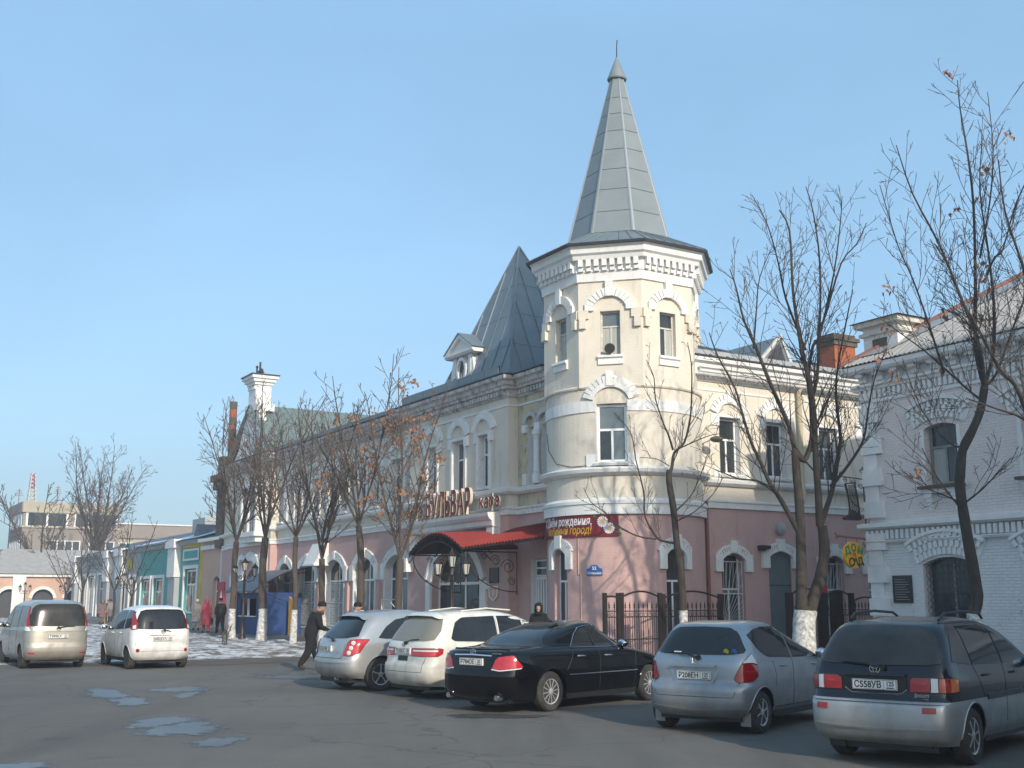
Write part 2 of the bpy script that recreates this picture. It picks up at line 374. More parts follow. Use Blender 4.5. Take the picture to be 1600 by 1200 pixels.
    def ball(s, c, rx, ry, rz, k=10, m=7):
        c = Vector(c); vs, fs = [], []
        for i in range(m + 1):
            p = math.pi * i / m
            for j in range(k):
                t = 2 * math.pi * j / k
                vs.append(c + Vector((rx * math.sin(p) * math.cos(t), ry * math.sin(p) * math.sin(t), rz * math.cos(p))))
        fs = [(i * k + j, (i + 1) * k + j, (i + 1) * k + (j + 1) % k, i * k + (j + 1) % k) for i in range(m) for j in range(k)]
        s.add(vs, fs)
    def pieces(s, name, m, parent):
        """one object for every separately added solid"""
        for c in range(s.nc):
            fs = [f for f, k in zip(s.f, s.ci) if k == c]; ids = sorted({i for f in fs for i in f}); mp = {i: k for k, i in enumerate(ids)}
            q = MB(); q.add([s.v[i] for i in ids], [tuple(mp[i] for i in f) for f in fs], [s.uv[i] for i in ids]); o = q.build(name, m, parent)
        return o
    def build(s, name, m, parent=None, smooth=False, angle=40):
        if name in SPLIT and s.nc > 1: return s.pieces(SPLIT[name], m, parent)
        me = bpy.data.meshes.new(name)
        off = top_orig(parent) if parent else None
        v = s.v if off is None else [(p[0] - off.x, p[1] - off.y, p[2] - off.z) for p in s.v]
        me.from_pydata(v, [], s.f)
        ul = me.uv_layers.new(name='UVMap')
        buf = []
        for f in s.f:
            for i in f: buf += s.uv[i]
        ul.data.foreach_set('uv', buf)
        ms = m if isinstance(m, (list, tuple)) else [m]
        for q in ms: me.materials.append(MATS[q] if isinstance(q, str) else q)
        if len(ms) > 1: me.polygons.foreach_set('material_index', s.mi)
        if smooth:
            me.polygons.foreach_set('use_smooth', [True] * len(me.polygons))
            me.set_sharp_from_angle(angle=R(angle))
        me.update()
        o = bpy.data.objects.new(name, me)
        COL.objects.link(o)
        if parent: o.parent = parent
        if name in ('dentil_row', 'brick_teeth', 'seed_clusters', 'standing_seam', 'lettering_rows'): o['kind'] = 'stuff'
        return o

def top_orig(p):
    while p.parent: p = p.parent
    return ORIG.get(p.name)
def arc_pts(xa, xb, zsp, rise, n=8):
    if rise <= 0: return [(xa, zsp), (xb, zsp)]
    h = (xb - xa) / 2; xc = (xa + xb) / 2
    r = (h * h + rise * rise) / (2 * rise); a = math.asin(min(1, h / r)); zc = zsp + rise - r
    if rise > h: a = math.pi - a
    return [(xc + r * math.sin(-a + 2 * a * i / n), zc + r * math.cos(-a + 2 * a * i / n)) for i in range(n + 1)]
def tag(o, label=None, cat=None, group=None, kind=None):
    if label: o['label'] = label
    if cat: o['category'] = cat
    if group: o['group'] = group
    if kind: o['kind'] = kind
    return o
def root(name, loc, label, cat, group=None, rz=0.0, world_verts=False):
    o = bpy.data.objects.new(name, None)
    o.location = loc; o.rotation_euler = (0, 0, rz); o.empty_display_size = 0.3
    COL.objects.link(o)
    tag(o, label, cat, group)
    if world_verts: ORIG[o.name] = Vector(loc)
    return o
def copy_tree(o, parent=None):
    c = o.copy(); COL.objects.link(c)
    if parent: c.parent = parent
    for ch in o.children: copy_tree(ch, c)
    return c
def single(name, mb, m, label, cat, group=None, smooth=False, kind=None):
    """a thing that is one mesh: its origin is moved to its base"""
    xs = [p[0] for p in mb.v]; ys = [p[1] for p in mb.v]; z0 = min(p[2] for p in mb.v)
    c = Vector(((min(xs) + max(xs)) / 2, (min(ys) + max(ys)) / 2, z0))
    mb.v = [(p[0] - c.x, p[1] - c.y, p[2] - c.z) for p in mb.v]
    o = mb.build(name, m, None, smooth); o.location = c
    return tag(o, label, cat, group, kind)
def text_mesh(s, size, depth=0.0, shear=0.0, bold=0.0, spacing=1.0, width=1.0):
    """mesh data of one line of lettering: verts in (x, y) with the thickness along z, centred"""
    cu = bpy.data.curves.new('lettering', 'FONT')
    cu.body = s; cu.size = size; cu.extrude = depth; cu.shear = shear; cu.offset = bold; cu.space_character = spacing
    cu.align_x = 'CENTER'; cu.resolution_u = 3
    ob = bpy.data.objects.new('lettering', cu)
    COL.objects.link(ob)
    dg = bpy.context.evaluated_depsgraph_get(); dg.update()
    me = bpy.data.meshes.new_from_object(ob.evaluated_get(dg))
    vs = [(v.co.x * width, v.co.y, v.co.z) for v in me.vertices]; fs = [tuple(p.vertices) for p in me.polygons]
    bpy.data.objects.remove(ob); bpy.data.curves.remove(cu); bpy.data.meshes.remove(me)
    return vs, fs
def lettering(mb, F, s, x, y, z, size, depth=0.004, shear=0.0, bold=0.0, spacing=1.0, width=1.0, rot=0.0):
    vs, fs = text_mesh(s, size, depth, shear, bold, spacing, width)
    c, sn = math.cos(rot), math.sin(rot)
    mb.add([F(x + a * c - b * sn, y + d, z + a * sn + b * c) for a, b, d in vs], fs)
# ================================================================== the corner building with the turret
def arc_geo(xa, xb, zsp, rise):
    h = (xb - xa) / 2; r = (h * h + rise * rise) / (2 * rise); a = math.asin(min(1, h / r))
    if rise > h: a = math.pi - a
    return (xa + xb) / 2, zsp + rise - r, r, a
def ring(mb, F, geo, t0, t1, y0, y1, f0=-1.0, f1=1.0, n=10):
    xc, zc, r, a = geo
    P = lambda t, f: (xc + (r + t) * math.sin(a * f), zc + (r + t) * math.cos(a * f))
    fr = [f0 + (f1 - f0) * i / n for i in range(n + 1)]
    mb.band(F, [P(t0, f) for f in fr], [P(t1, f) for f in fr], y0, y1)
def voussoirs(mb, F, geo, t0, t1, y0, y1, n, gap=0.25, skip=None):
    for i in range(n):
        f0 = -1 + 2.0 * i / n; f1 = f0 + 2.0 / n * (1 - gap)
        if skip and abs((f0 + f1) / 2) < skip: continue
        ring(mb, F, geo, t0, t1, y0, y1, f0, f1, 2)
def sweep(mb, F, path, prof):
    """section (d outward, z) swept along a plan path with mitred corners; outward is to the left of travel"""
    n = len(path); N = []
    for (ax, ay), (bx, by) in zip(path, path[1:]):
        l = math.hypot(bx - ax, by - ay); N.append((-(by - ay) / l, (bx - ax) / l))
    rows = []
    for i in range(n):
        n1 = N[max(i - 1, 0)]; n2 = N[min(i, n - 2)]
        k = 1 + n1[0] * n2[0] + n1[1] * n2[1]; m = ((n1[0] + n2[0]) / k, (n1[1] + n2[1]) / k)
        rows.append([(path[i][0] + m[0] * d, path[i][1] + m[1] * d, z) for d, z in prof])
    k = len(prof); vs = []; us = []; s = 0
    for i, row in enumerate(rows):
        if i: s += math.hypot(path[i][0] - path[i - 1][0], path[i][1] - path[i - 1][1])
        for p in row: vs.append(F(*p)); us.append((s, p[2]))
    fs = [(i * k + j, i * k + (j + 1) % k, (i + 1) * k + (j + 1) % k, (i + 1) * k + j) for i in range(n - 1) for j in range(k)]
    fs += [tuple(range(k)), tuple((n - 1) * k + j for j in range(k - 1, -1, -1))]
    mb.add(vs, fs, us)
def window(rt, F, x0, x1, z0, z1, y=-0.17, fw=0.06, transom=0.60, cols=2, fm='white_plastic', pm='pane', top_cols=1, name='window', bars=0):
    m = MB(); t = z0 + (z1 - z0) * transom if transom else z1
    m.box(F, x0, x0 + fw, y - 0.07, y, z0, z1); m.box(F, x1 - fw, x1, y - 0.07, y, z0, z1)
    a, b = x0 + fw, x1 - fw
    m.box(F, a, b, y - 0.07, y, z0, z0 + fw); m.box(F, a, b, y - 0.07, y, z1 - fw, z1)
    panes = []
    if transom: m.box(F, a, b, y - 0.07, y, t - fw / 2, t + fw / 2)
    def row(za, zb, c):
        w = (b - a) / c
        for i in range(c):
            if i: m.box(F, a + w * i - fw / 2, a + w * i + fw / 2, y - 0.065, y - 0.004, za, zb)
            panes.append((a + w * i + (fw / 2 if i else 0), a + w * (i + 1) - (fw / 2 if i < c - 1 else 0), za, zb))
    if transom: row(t + fw / 2, z1 - fw, top_cols); row(z0 + fw, t - fw / 2, cols)
    else: row(z0 + fw, z1 - fw, cols)
    w = m.build(name, fm, rt)
    for i, (pa, pb, za, zb) in enumerate(panes):
        q = MB(); q.box(F, pa, pb, y - 0.045, y - 0.03, za, zb)
        q.build('pane', pm if isinstance(pm, str) else pm[i % len(pm)], w)
    return w
def sill(rt, F, x0, x1, z, d=0.12, h=0.12, m='white_trim', e=0.08):
    q = MB(); q.profile(F, x0 - e, x1 + e, [(-0.2, z - h), (d * 0.7, z - h), (d, z - h * 0.5), (d, z - 0.02), (-0.2, z)])
    return q.build('sill', m, rt)
def fan_hood(rt, F, xa, xb, zsp, rise, t=0.34, n=11, key=0.5, m='white_trim', depth=0.09):
    """white fan-shaped hood of brick voussoirs with a keystone"""
    g = arc_geo(xa, xb, zsp, rise); q = MB()
    ring(q, F, g, 0.0, t, 0.0, depth * 0.55, n=12)
    ring(q, F, g, 0.0, t * 0.42, depth * 0.55, depth, n=12)
    voussoirs(q, F, g, t * 0.42, t, depth * 0.55, depth, n, 0.22, skip=0.1)
    xc, zc, r, a = g
    q.box(F, xc - 0.13, xc + 0.13, depth * 0.3, depth * 1.35, zc + r + 0.03, zc + r + key)
    return q.build('arch_hood', m, rt)
def eared_hood(rt, F, xa, xb, zsp, rise, t=0.30, ear=0.30, drop=0.30, m='white_trim', key=0.42, depth=0.09):
    """flat arched hood with square ears, a row of slots and a keystone"""
    g = arc_geo(xa, xb, zsp, rise); xc, zc, r, a = g; q = MB()
    ring(q, F, g, 0.0, t, 0.0, depth * 0.45, n=12)
    ring(q, F, g, 0.0, t * 0.34, depth * 0.45, depth, n=12)
    ring(q, F, g, t * 0.80, t, depth * 0.45, depth, n=12)
    voussoirs(q, F, g, t * 0.34, t * 0.80, depth * 0.45, depth, 14, 0.38)
    zt = zsp + t * 0.62
    q.box(F, xa - ear, xa - 0.002, 0.0, depth + 0.012, zsp - drop, zt); q.box(F, xb + 0.002, xb + ear, 0.0, depth + 0.012, zsp - drop, zt)
    q.box(F, xc - 0.16, xc + 0.16, 0.0, depth + 0.03, zc + r + 0.02, zc + r + key)
    return q.build('arch_hood', m, rt)

BLD = root('corner_building', uv(33, 25), 'cream and pink corner building with tall grey spire and cafe entrance', 'building', world_verts=True)
A0, B0 = 21.1, 28.75
fa, fb = FA(A0), FB(B0)
bay = FA(A0 - 0.4)
# ---- turret
TC = uv(30.25, 22.5); TR = 2.56; PHI = -14.0
def tw(phi): return Po(TC, TR, R(phi))
def tf(phi, ap):
    p = R(phi); out = Vector((math.sin(p), -math.cos(p), 0)); return Fr(TC + out * ap, (math.cos(p), math.sin(p), 0), out)
def octo(mb, prof):
    """octagon sections (apothem, z) stacked"""
    vs = []
    for a, z in prof:
        for k in range(8):
            t = R(PHI + 22.5 + 45 * k); q = a / math.cos(R(22.5))
            vs.append((TC.x + math.sin(t) * q, TC.y - math.cos(t) * q, z))
    n = len(prof)
    mb.add(vs, [(i * 8 + k, i * 8 + (k + 1) % 8, (i + 1) * 8 + (k + 1) % 8, (i + 1) * 8 + k) for i in range(n - 1) for k in range(8)])
circ = math.pi * TR
T = tw(PHI)
d45 = R(45) * TR
q = MB(); q.wall(T, -circ, circ, -0.1, 4.45, [(-d45 - 0.36, -d45 + 0.36, 0.75, 3.40, 0.22), (d45 - 0.36, d45 + 0.36, 0.75, 3.40, 0.22)], 0.28, 0.2)
q.build('turret_ground_wall', 'pink_stucco', BLD)
RV = []; q = MB(); q.wall(T, -circ, circ, 4.45, 8.45, [(-0.48, 0.48, 6.02, 7.86)], 0.26, 0.2, rev=RV)
q.build('turret_upper_wall', 'yellow_stucco', BLD)
for t_ in RV: t_.build('window_reveal', 'white_trim', BLD)
def tring(name, prof, m):
    q = MB(); n = 56; k = len(prof); vs = []; us = []
    for i in range(n):
        t = 2 * math.pi * i / n
        for d, z in prof: vs.append((TC.x + math.sin(t) * (TR + d), TC.y - math.cos(t) * (TR + d), z)); us.append((t * TR, z))
    q.add(vs, [(i * k + j, i * k + (j + 1) % k, ((i + 1) % n) * k + (j + 1) % k, ((i + 1) % n) * k + j) for i in range(n) for j in range(k)], us)
    return q.build(name, m, BLD, smooth=True, angle=30)
tring('turret_band', [(-0.05, 4.42), (0.10, 4.42), (0.10, 4.72), (0.14, 4.74), (0.14, 4.83), (0.03, 4.92), (-0.05, 4.92)], 'white_trim')
tring('turret_sill_ledge', [(-0.05, 5.60), (0.08, 5.62), (0.20, 5.70), (0.24, 5.80), (0.22, 5.84), (0.0, 5.90), (-0.05, 5.9)], 'white_trim')
tring('turret_ring', [(-0.05, 8.36), (0.05, 8.37), (0.07, 8.42), (0.05, 8.47), (-0.1, 8.49)], 'yellow_stucco')
q = MB()
for x0, x1 in ((-circ, -0.50), (0.50, circ)): q.box(T, x0, x1, -0.02, 0.035, 7.62, 7.98, 30)
q.build('turret_flat_band', 'white_trim', BLD)
q = MB(); q.box(T, -0.82, -0.50, -0.02, 0.05, 5.9, 6.28, 2); q.box(T, 0.50, 0.82, -0.02, 0.05, 5.9, 6.28, 2); q.build('window_apron', 'white_trim', BLD)
fan_hood(BLD, T, -0.56, 0.56, 7.98, 0.40, 0.36, 13, 0.52)
w = window(BLD, tf(PHI, TR), -0.46, 0.46, 6.04, 7.84, -0.16, 0.07, 0.56, 2, pm=['pane_pale', 'pane', 'pane_pale'])
sill(w, tf(PHI, TR), -0.46, 0.46, 6.03, 0.16, 0.12)
for ph in (-45, 45):
    F = tw(PHI + ph); G = tf(PHI + ph, TR)
    eared_hood(BLD, F, -0.36, 0.36, 3.18, 0.22, 0.34, 0.24, 0.42)
    w = window(BLD, G, -0.36, 0.36, 0.75, 3.42, -0.20, 0.06, 0.62, 2); sill(w, F, -0.36, 0.36, 0.74, 0.1)
# octagonal top storey
q = MB()
for k in range(8):
    F = tf(PHI + 45 * k, 2.46); h = 2.46 * math.tan(R(22.5))
    q.wall(F, -h, h, 8.40, 11.9, [(-0.32, 0.32, 9.42, 10.86)], 0.24)
q.build('turret_top_wall', 'yellow_stucco', BLD)
for k in range(8):
    if k in (3, 4, 5): continue
    F = tf(PHI + 45 * k, 2.46); h = 2.46 * math.tan(R(22.5))
    w = window(BLD, F, -0.32, 0.32, 9.42, 10.86, -0.15, 0.05, 0.66, 2, fm='old_white_wood', pm=['pane_pale', 'curtain', 'curtain'] if k != 1 else ['pane', 'pane', 'curtain'])
    q = MB(); q.profile(F, -0.40, 0.40, [(-0.1, 9.12), (0.06, 9.12), (0.06, 9.3), (0.12, 9.34), (0.10, 9.42), (-0.1, 9.43)]); q.build('sill', 'white_trim', w)
    g = arc_geo(-0.52, 0.52, 11.0, 0.34); q = MB()
    ring(q, F, g, 0.0, 0.27, 0.0, 0.05, n=10); voussoirs(q, F, g, 0.0, 0.27, 0.05, 0.10, 11, 0.2, skip=0.1)
    q.box(F, -0.13, 0.13, 0.03, 0.13, 11.33, 11.84)
    for s in (-1, 1): q.box(F, s * 0.66 - 0.14, s * 0.66 + 0.14, 0.0, 0.09, 10.88, 11.12)
    q.build('arch_hood', 'white_trim', BLD)
    q = MB()
    for s in (-1, 1):
        q.box(F, s * (h - 0.17) - 0.165, s * (h - 0.17) + 0.165, 0.0, 0.08, 10.62, 10.90)
        q.box(F, s * (h - 0.14) - 0.10, s * (h - 0.14) + 0.10, 0.0, 0.12, 10.30, 10.61)
    q.build('corbel', 'yellow_stucco', BLD)
    q = MB(); nd = 8; wd = 2 * h / nd
    for i in range(nd):
        x = -h + wd * (i + 0.5)
        q.box(F, x - wd * 0.30, x + wd * 0.30, 0.10, 0.26, 12.30, 12.52); q.box(F, x - wd * 0.30, x + wd * 0.30, 0.08, 0.18, 12.16, 12.298)
    q.build('turret_dentils', 'white_trim', BLD)
q = MB(); octo(q, [(2.40, 11.82), (2.52, 11.84), (2.54, 12.12), (2.565, 12.14), (2.565, 12.50), (2.72, 12.52), (2.76, 12.64), (2.84, 12.70), (2.86, 12.86), (2.92, 12.93), (2.5, 12.93)])
q.build('turret_cornice', 'white_trim', BLD)
q = MB(); octo(q, [(2.4, 12.935), (3.02, 12.935), (3.04, 13.0), (2.98, 13.03), (2.4, 13.03)]); q.build('gutter', 'dark_flashing', BLD)
q = MB(); octo(q, [(3.0, 13.02), (1.55, 13.78)]); sk = q.build('skirt_roof', 'dark_metal_roof', BLD)
q = MB()
for k in range(8):
    F = tf(PHI + 45 * k, 0.0); t = math.tan(R(22.5))
    for f in (-0.99, -0.66, -0.33, 0.0, 0.33, 0.66):
        q.tube([F(3.0 * t * f, 3.0, 13.035), F(1.6 * t * f, 1.6, 13.77)], 0.016, 4)
q.build('standing_seam', 'dark_metal_roof', sk)
q = MB(); octo(q, [(1.66, 13.70), (0.19, 19.96)]); sp = q.build('spire', 'spire_metal', BLD)
zs = [13.74, 14.52, 15.36, 16.14, 16.92, 17.66, 18.36, 19.02, 19.9]
ap = lambda z: 1.66 - 1.47 * (z - 13.70) / 6.26
for k in range(8):
    F = tf(PHI + 45 * k, 0.0); t = math.tan(R(22.5))
    for i in range(8):
        za, zb = zs[i] + 0.012, zs[i + 1] - 0.012; a, b = ap(za), ap(zb); q = MB()
        wa, wb = a * t - 0.03, b * t - 0.03
        if wb < 0.02: continue
        vs = [F(-wa, a + y, za) for y in (0.004, 0.022)] + [F(wa, a + y, za) for y in (0.004, 0.022)] + [F(wb, b + y, zb) for y in (0.004, 0.022)] + [F(-wb, b + y, zb) for y in (0.004, 0.022)]
        q.add(vs, [(1, 3, 5, 7), (0, 1, 3, 2), (2, 3, 5, 4), (4, 5, 7, 6), (6, 7, 1, 0)])
        q.build('panel', 'spire_metal', sp)
    q = MB(); ph = R(PHI + 22.5 + 45 * k); e = lambda z: (TC.x + math.sin(ph) * ap(z) / math.cos(R(22.5)), TC.y - math.cos(ph) * ap(z) / math.cos(R(22.5)), z)
    q.tube([e(13.72), e(19.93)], [0.065, 0.028], 6); q.build('hip_rib', 'roof_seam' if k in (6, 0, 1) else 'spire_metal', sp)
q = MB(); q.lathe((TC.x, TC.y, 0), [(0.33, 19.84), (0.35, 19.88), (0.33, 19.94), (0.03, 20.72), (0.01, 20.74)], 20); q.build('finial_cap', 'spire_metal', sp, True)
q = MB(); q.tube([(TC.x, TC.y, 20.6), (TC.x + 0.01, TC.y, 21.15), (TC.x + 0.03, TC.y, 21.38)], [0.022, 0.018, 0.022], 6); q.build('finial_rod', 'black_iron', sp)

# ---- short front (B)
ops_up = [(25.35, 26.25, 5.95, 7.86), (27.46, 28.36, 5.95, 7.86), (29.95, 30.85, 5.95, 7.86), (32.20, 33.10, 5.95, 7.86)]
ops_lo = [(25.26, 26.24, 0.75, 3.34, 0.22), (27.33, 28.37, 0.02, 3.44, 0.18), (29.90, 30.88, 0.75, 3.34, 0.22), (32.10, 33.08, 0.75, 3.34, 0.22)]
q = MB(); q.wall(fb, 22.0, 37.5, -0.1, 4.84, ops_lo, 0.3); q.build('side_ground_wall', 'pink_stucco', BLD)
RV = []; q = MB(); q.wall(fb, 22.0, 37.5, 4.84, 9.2, ops_up, 0.3, rev=RV); q.build('side_upper_wall', 'yellow_stucco', BLD)
for t_ in RV: t_.build('window_reveal', 'white_trim', BLD)
q = MB(); q.profile(fb, 23.9, 37.4, [(-0.1, 4.80), (0.07, 4.80), (0.07, 4.98), (0.11, 5.0), (0.11, 5.06), (-0.1, 5.12)]); q.build('floor_band', 'white_trim', BLD)
q = MB(); q.profile(fb, 23.9, 37.4, [(-0.1, 5.52), (0.10, 5.54), (0.20, 5.62), (0.22, 5.72), (0.0, 5.80), (-0.1, 5.80)]); q.build('sill_ledge', 'white_trim', BLD)
q = MB(); q.profile(fb, 23.9, 37.4, [(-0.1, 8.70), (0.03, 8.71), (0.03, 8.77), (-0.1, 8.78)]); q.build('string_course', 'white_trim', BLD)
CORN = [(-0.1, 9.02), (0.06, 9.02), (0.06, 9.06), (0.09, 9.08), (0.09, 9.26), (0.24, 9.30), (0.26, 9.38), (0.34, 9.42), (0.36, 9.55), (0.50, 9.60), (0.52, 9.72), (-0.1, 9.74)]
q = MB(); q.profile(fb, 23.9, 37.4, CORN); q.build('cornice', 'white_trim', BLD)
q = MB()
for i in range(68): q.box(fb, 23.95 + 0.2 * i, 24.05 + 0.2 * i, 0.08, 0.20, 9.10, 9.255)
q.build('dentil_row', 'white_trim', BLD)
q = MB(); q.tube([fb(23.9, 0.30, 9.20), fb(37.4, 0.30, 9.12)], 0.055, 8); q.build('gutter_pipe', 'weathered_trim', BLD)
for i, (a, b, za, zb) in enumerate(ops_up):
    w = window(BLD, fb, a + 0.02, b - 0.02, za + 0.02, zb - 0.02, -0.2, 0.065, 0.62, 2); sill(w, fb, a, b, 5.94, 0.14, 0.10, e=0.14)
    q = MB(); q.box(fb, a - 0.36, a - 0.004, 0, 0.045, 7.56, 7.96); q.box(fb, b + 0.004, b + 0.36, 0, 0.045, 7.56, 7.96)
    q.box(fb, a - 0.30, a - 0.05, 0, 0.04, 5.81, 6.15); q.box(fb, b + 0.05, b + 0.30, 0, 0.04, 5.81, 6.15); q.box(fb, a - 0.004, b + 0.004, 0, 0.045, 7.862, 7.958)
    q.build('window_surround', 'white_trim', BLD)
    fan_hood(BLD, fb, a - 0.10, b + 0.10, 7.962, 0.38, 0.32, 11, 0.44)
for i, (a, b, za, zb, r_) in enumerate(ops_lo):
    eared_hood(BLD, fb, a, b, zb - r_, r_, 0.30, 0.32, 0.38)
    if i == 1:
        q = MB(); q.box(fb, a, b, -0.10, -0.05, 0.03, 3.5); dr = q.build('door', 'grey_door', BLD)
        q = MB(); q.box(fb, a + 0.02, b - 0.02, -0.05, -0.035, 2.30, 2.33); q.box(fb, b - 0.2, b - 0.12, -0.05, 0.0, 1.35, 1.5); q.build('door_ironwork', 'black_iron', dr)
        continue
    w = window(BLD, fb, a + 0.02, b - 0.02, za + 0.02, zb, -0.26, 0.06, 0.55, 2); sill(w, fb, a, b, 0.74, 0.1)
    # fan-shaped white security bars
    q = MB(); y = -0.10; zb2 = zb - r_ - 0.05
    for xx in (a + 0.03, b - 0.03): q.tube([fb(xx, y, za), fb(xx, y, zb2)], 0.018, 4)
    for zz in (za + 0.05, za + 1.28, zb2): q.tube([fb(a + 0.03, y, zz), fb(b - 0.03, y, zz)], 0.018, 4)
    ox, oz = a + 0.05, za + 0.1
    for k in range(15):
        an = R(4 + 86 * k / 14); dx, dz = math.cos(an), math.sin(an)
        t = min((b - 0.03 - ox) / max(dx, 1e-3), (zb2 - oz) / max(dz, 1e-3)); q.tube([fb(ox, y, oz), fb(ox + dx * t, y, oz + dz * t)], 0.008, 4)
    for k in range(6):
        xx = a + 0.12 + k * 0.14; q.tube([fb(xx, y - 0.01, za + 1.28), fb(xx + 0.06, y - 0.01, zb2)], 0.008, 4)
    q.build('security_bars', 'white_bar', w)
q = MB(); q.tube([fb(28.95, 0.14, 5.2), fb(28.95, 0.14, 9.0), fb(28.95, 0.30, 9.2)], 0.085, 10); q.build('downpipe', 'cream_pipe', BLD, True)
q = MB(); q.tube([fb(24.62, 0.09, 0.1), fb(24.62, 0.09, 5.0)], 0.06, 8); q.build('rusty_downpipe', 'rust_pipe', BLD, True)
q = MB(); q.lathe((0, 0, 0), [(0.16, 0.0), (0.19, 0.05), (0.17, 0.16), (0.05, 0.22)], 14, 'y')
q.v = [tuple(fb(27.88 + p[0], p[1], 4.20 + p[2] * 1.2)) for p in q.v]; q.build('wall_lamp', 'grey_sheet', BLD, True)
q = MB(); q.prism(fb, [(26.85, 3.62), (27.2, 3.62), (27.18, 3.5), (26.88, 3.45)], 0.0, 0.3); q.build('small_awning', 'black_iron', BLD)
q = MB(); q.tube([fb(24.60, 0.0, 6.9), fb(24.60, 0.55, 7.0)], 0.02, 5); q.build('lamp_arm', 'grey_sheet', BLD)
q = MB(); q.ball(fb(24.68, 0.62, 6.98), 0.22, 0.22, 0.10); q.build('street_lamp_head', 'soot_brick', BLD, True)
# roof over B, triangular dormer, brick chimney
rb = MB()
def quad(mb, *p): mb.add([Vector(a) for a in p], [tuple(range(len(p)))])
q = MB(); q.box(fb, 23.6, 37.5, 0.36, 0.54, 9.745, 9.80); q.build('roof_edge', 'dark_flashing', BLD)
q = MB(); e0, e1 = uv(28.25, 23.2, 9.80), uv(28.25, 37.6, 9.80); r0, r1 = uv(33.6, 26.5, 11.6), uv(33.6, 37.6, 11.6)
quad(q, e0, e1, r1, r0); b0, b1 = uv(39.0, 24.5, 9.80), uv(39.0, 37.6, 9.8); quad(q, r0, r1, b1, b0); quad(q, e0, r0, b0); quad(q, e1, b1, r1)
rfB = q.build('side_roof', 'dark_metal_roof', BLD)
q = MB()
for i in range(20):
    t = i / 19; q.tube([e0.lerp(e1, t) + Vector((0, 0, 0.02)), (r0.lerp(r1, max(0, t * 1.25 - 0.25))) + Vector((0, 0, 0.02))], 0.018, 4)
q.build('standing_seam', 'dark_metal_roof', rfB)
q = MB()
for i in range(13): q.box(fb, 24.0 + i * 1.05, 25.02 + i * 1.05, 0.28, 0.31, 9.80, 10.02)
q.build('snow_guard', 'grey_sheet', rfB)
D = FB(29.3); q = MB(); q.prism(D, [(27.75, 10.0), (29.35, 10.0), (28.85, 11.15)], -2.6, 0.0); dm = q.build('dormer', 'dark_metal_roof', BLD)
q = MB(); q.prism(D, [(28.0, 10.08), (29.15, 10.08), (28.83, 10.92)], 0.0, 0.01); q.build('dormer_opening', 'dark_flashing', dm)
q = MB(); q.band(D, [(27.78, 10.02), (28.85, 11.1), (29.33, 10.02)], [(27.62, 10.02), (28.85, 11.24), (29.49, 10.02)], -0.05, 0.06); q.build('dormer_trim', 'old_white_wood', dm)
D = FB(30.6); q = MB(); q.box(D, 33.0, 34.15, -0.8, 0.0, 9.9, 11.60); ch = q.build('brick_chimney', 'red_brick', BLD)
q = MB(); q.box(D, 32.93, 34.22, -0.87, 0.07, 11.60, 11.78); q.box(D, 32.86, 34.29, -0.94, 0.14, 11.78, 11.93); q.box(D, 32.98, 34.17, -0.82, 0.02, 11.93, 12.06); q.build('chimney_cap', 'soot_brick', ch)

# ---- long street front (A): x = -u
BX0, BX1 = -42.7, -34.7
def U2(a, b, za, zb, r_=0.0): return (-b, -a, za, zb, r_)
pairs = [42.95 + 3.62 * k for k in range(5)]
ops = []
for p in pairs: ops += [U2(p, p + 0.86, 5.98, 7.86), U2(p + 1.5, p + 2.36, 5.98, 7.86)]
ops += [U2(32.55, 33.10, 5.75, 7.85), U2(33.44, 34.02, 5.75, 7.85)]
GL = [(43.45, 45.75), (46.85, 49.15), (50.35, 52.75), (53.95, 56.35), (57.3, 59.3)]
gops = [U2(a, b, 0.55, 3.72, 0.55) for a, b in GL] + [U2(32.85, 33.85, 0.30, 3.22, 0.0), U2(35.0, 42.4, 0, 3.8)]
RV = []; q = MB(); q.wall(fa, -69.6, -32.0, -0.1, 4.84, gops, 0.35, rev=RV); q.build('street_ground_wall', 'pink_stucco', BLD)
for t_ in RV: t_.build('window_reveal', 'white_trim', BLD)
RV = []; q = MB(); q.wall(fa, -69.6, -34.7, 4.84, 9.2, ops[:-2], 0.32, rev=RV); q.build('street_upper_wall', 'yellow_stucco', BLD)
for t_ in RV: t_.build('window_reveal', 'white_trim', BLD)
RV = []; q = MB(); q.wall(fa, -34.69, -32.0, 4.84, 9.2, ops[-2:], 0.32, rev=RV); q.build('recess_upper_wall', 'weathered_wall', BLD)
for t_ in RV: t_.build('window_reveal', 'white_trim', BLD)
BW = [(36.10, 36.86), (37.95, 38.92), (40.25, 41.05)]
bops = [U2(a, b, 5.90, 7.86) for a, b in BW]
RV = []; q = MB(); q.wall(bay, BX0, BX1, 4.84, 9.2, bops, 0.32, rev=RV); q.box(bay, BX0 + 0.01, BX0 + 0.012, -0.42, 0, 4.84, 9.2); q.box(bay, BX1 - 0.012, BX1 - 0.0, -0.42, -0.002, 4.84, 9.2); q.build('bay_upper_wall', ['yellow_stucco'], BLD)
for t_ in RV: t_.build('window_reveal', 'white_trim', BLD)
q = MB(); q.wall(bay, BX0, BX1, -0.1, 4.84, [U2(36.55, 40.55, 0.02, 3.86, 1.35)], 0.35); q.box(bay, BX1 - 0.012, BX1, -0.42, -0.002, -0.1, 4.84); q.box(bay, BX0, BX0 + 0.012, -0.42, -0.002, -0.1, 4.84); q.build('bay_ground_wall', 'pink_stucco', BLD)
PATH = [(-32.3, 0), (BX1, 0), (BX1, 0.4), (BX0, 0.4), (BX0, 0), (-59.7, 0), (-59.7, 0.4), (-67.2, 0.4), (-67.2, 0), (-69.6, 0)]
PATH = PATH[::-1]
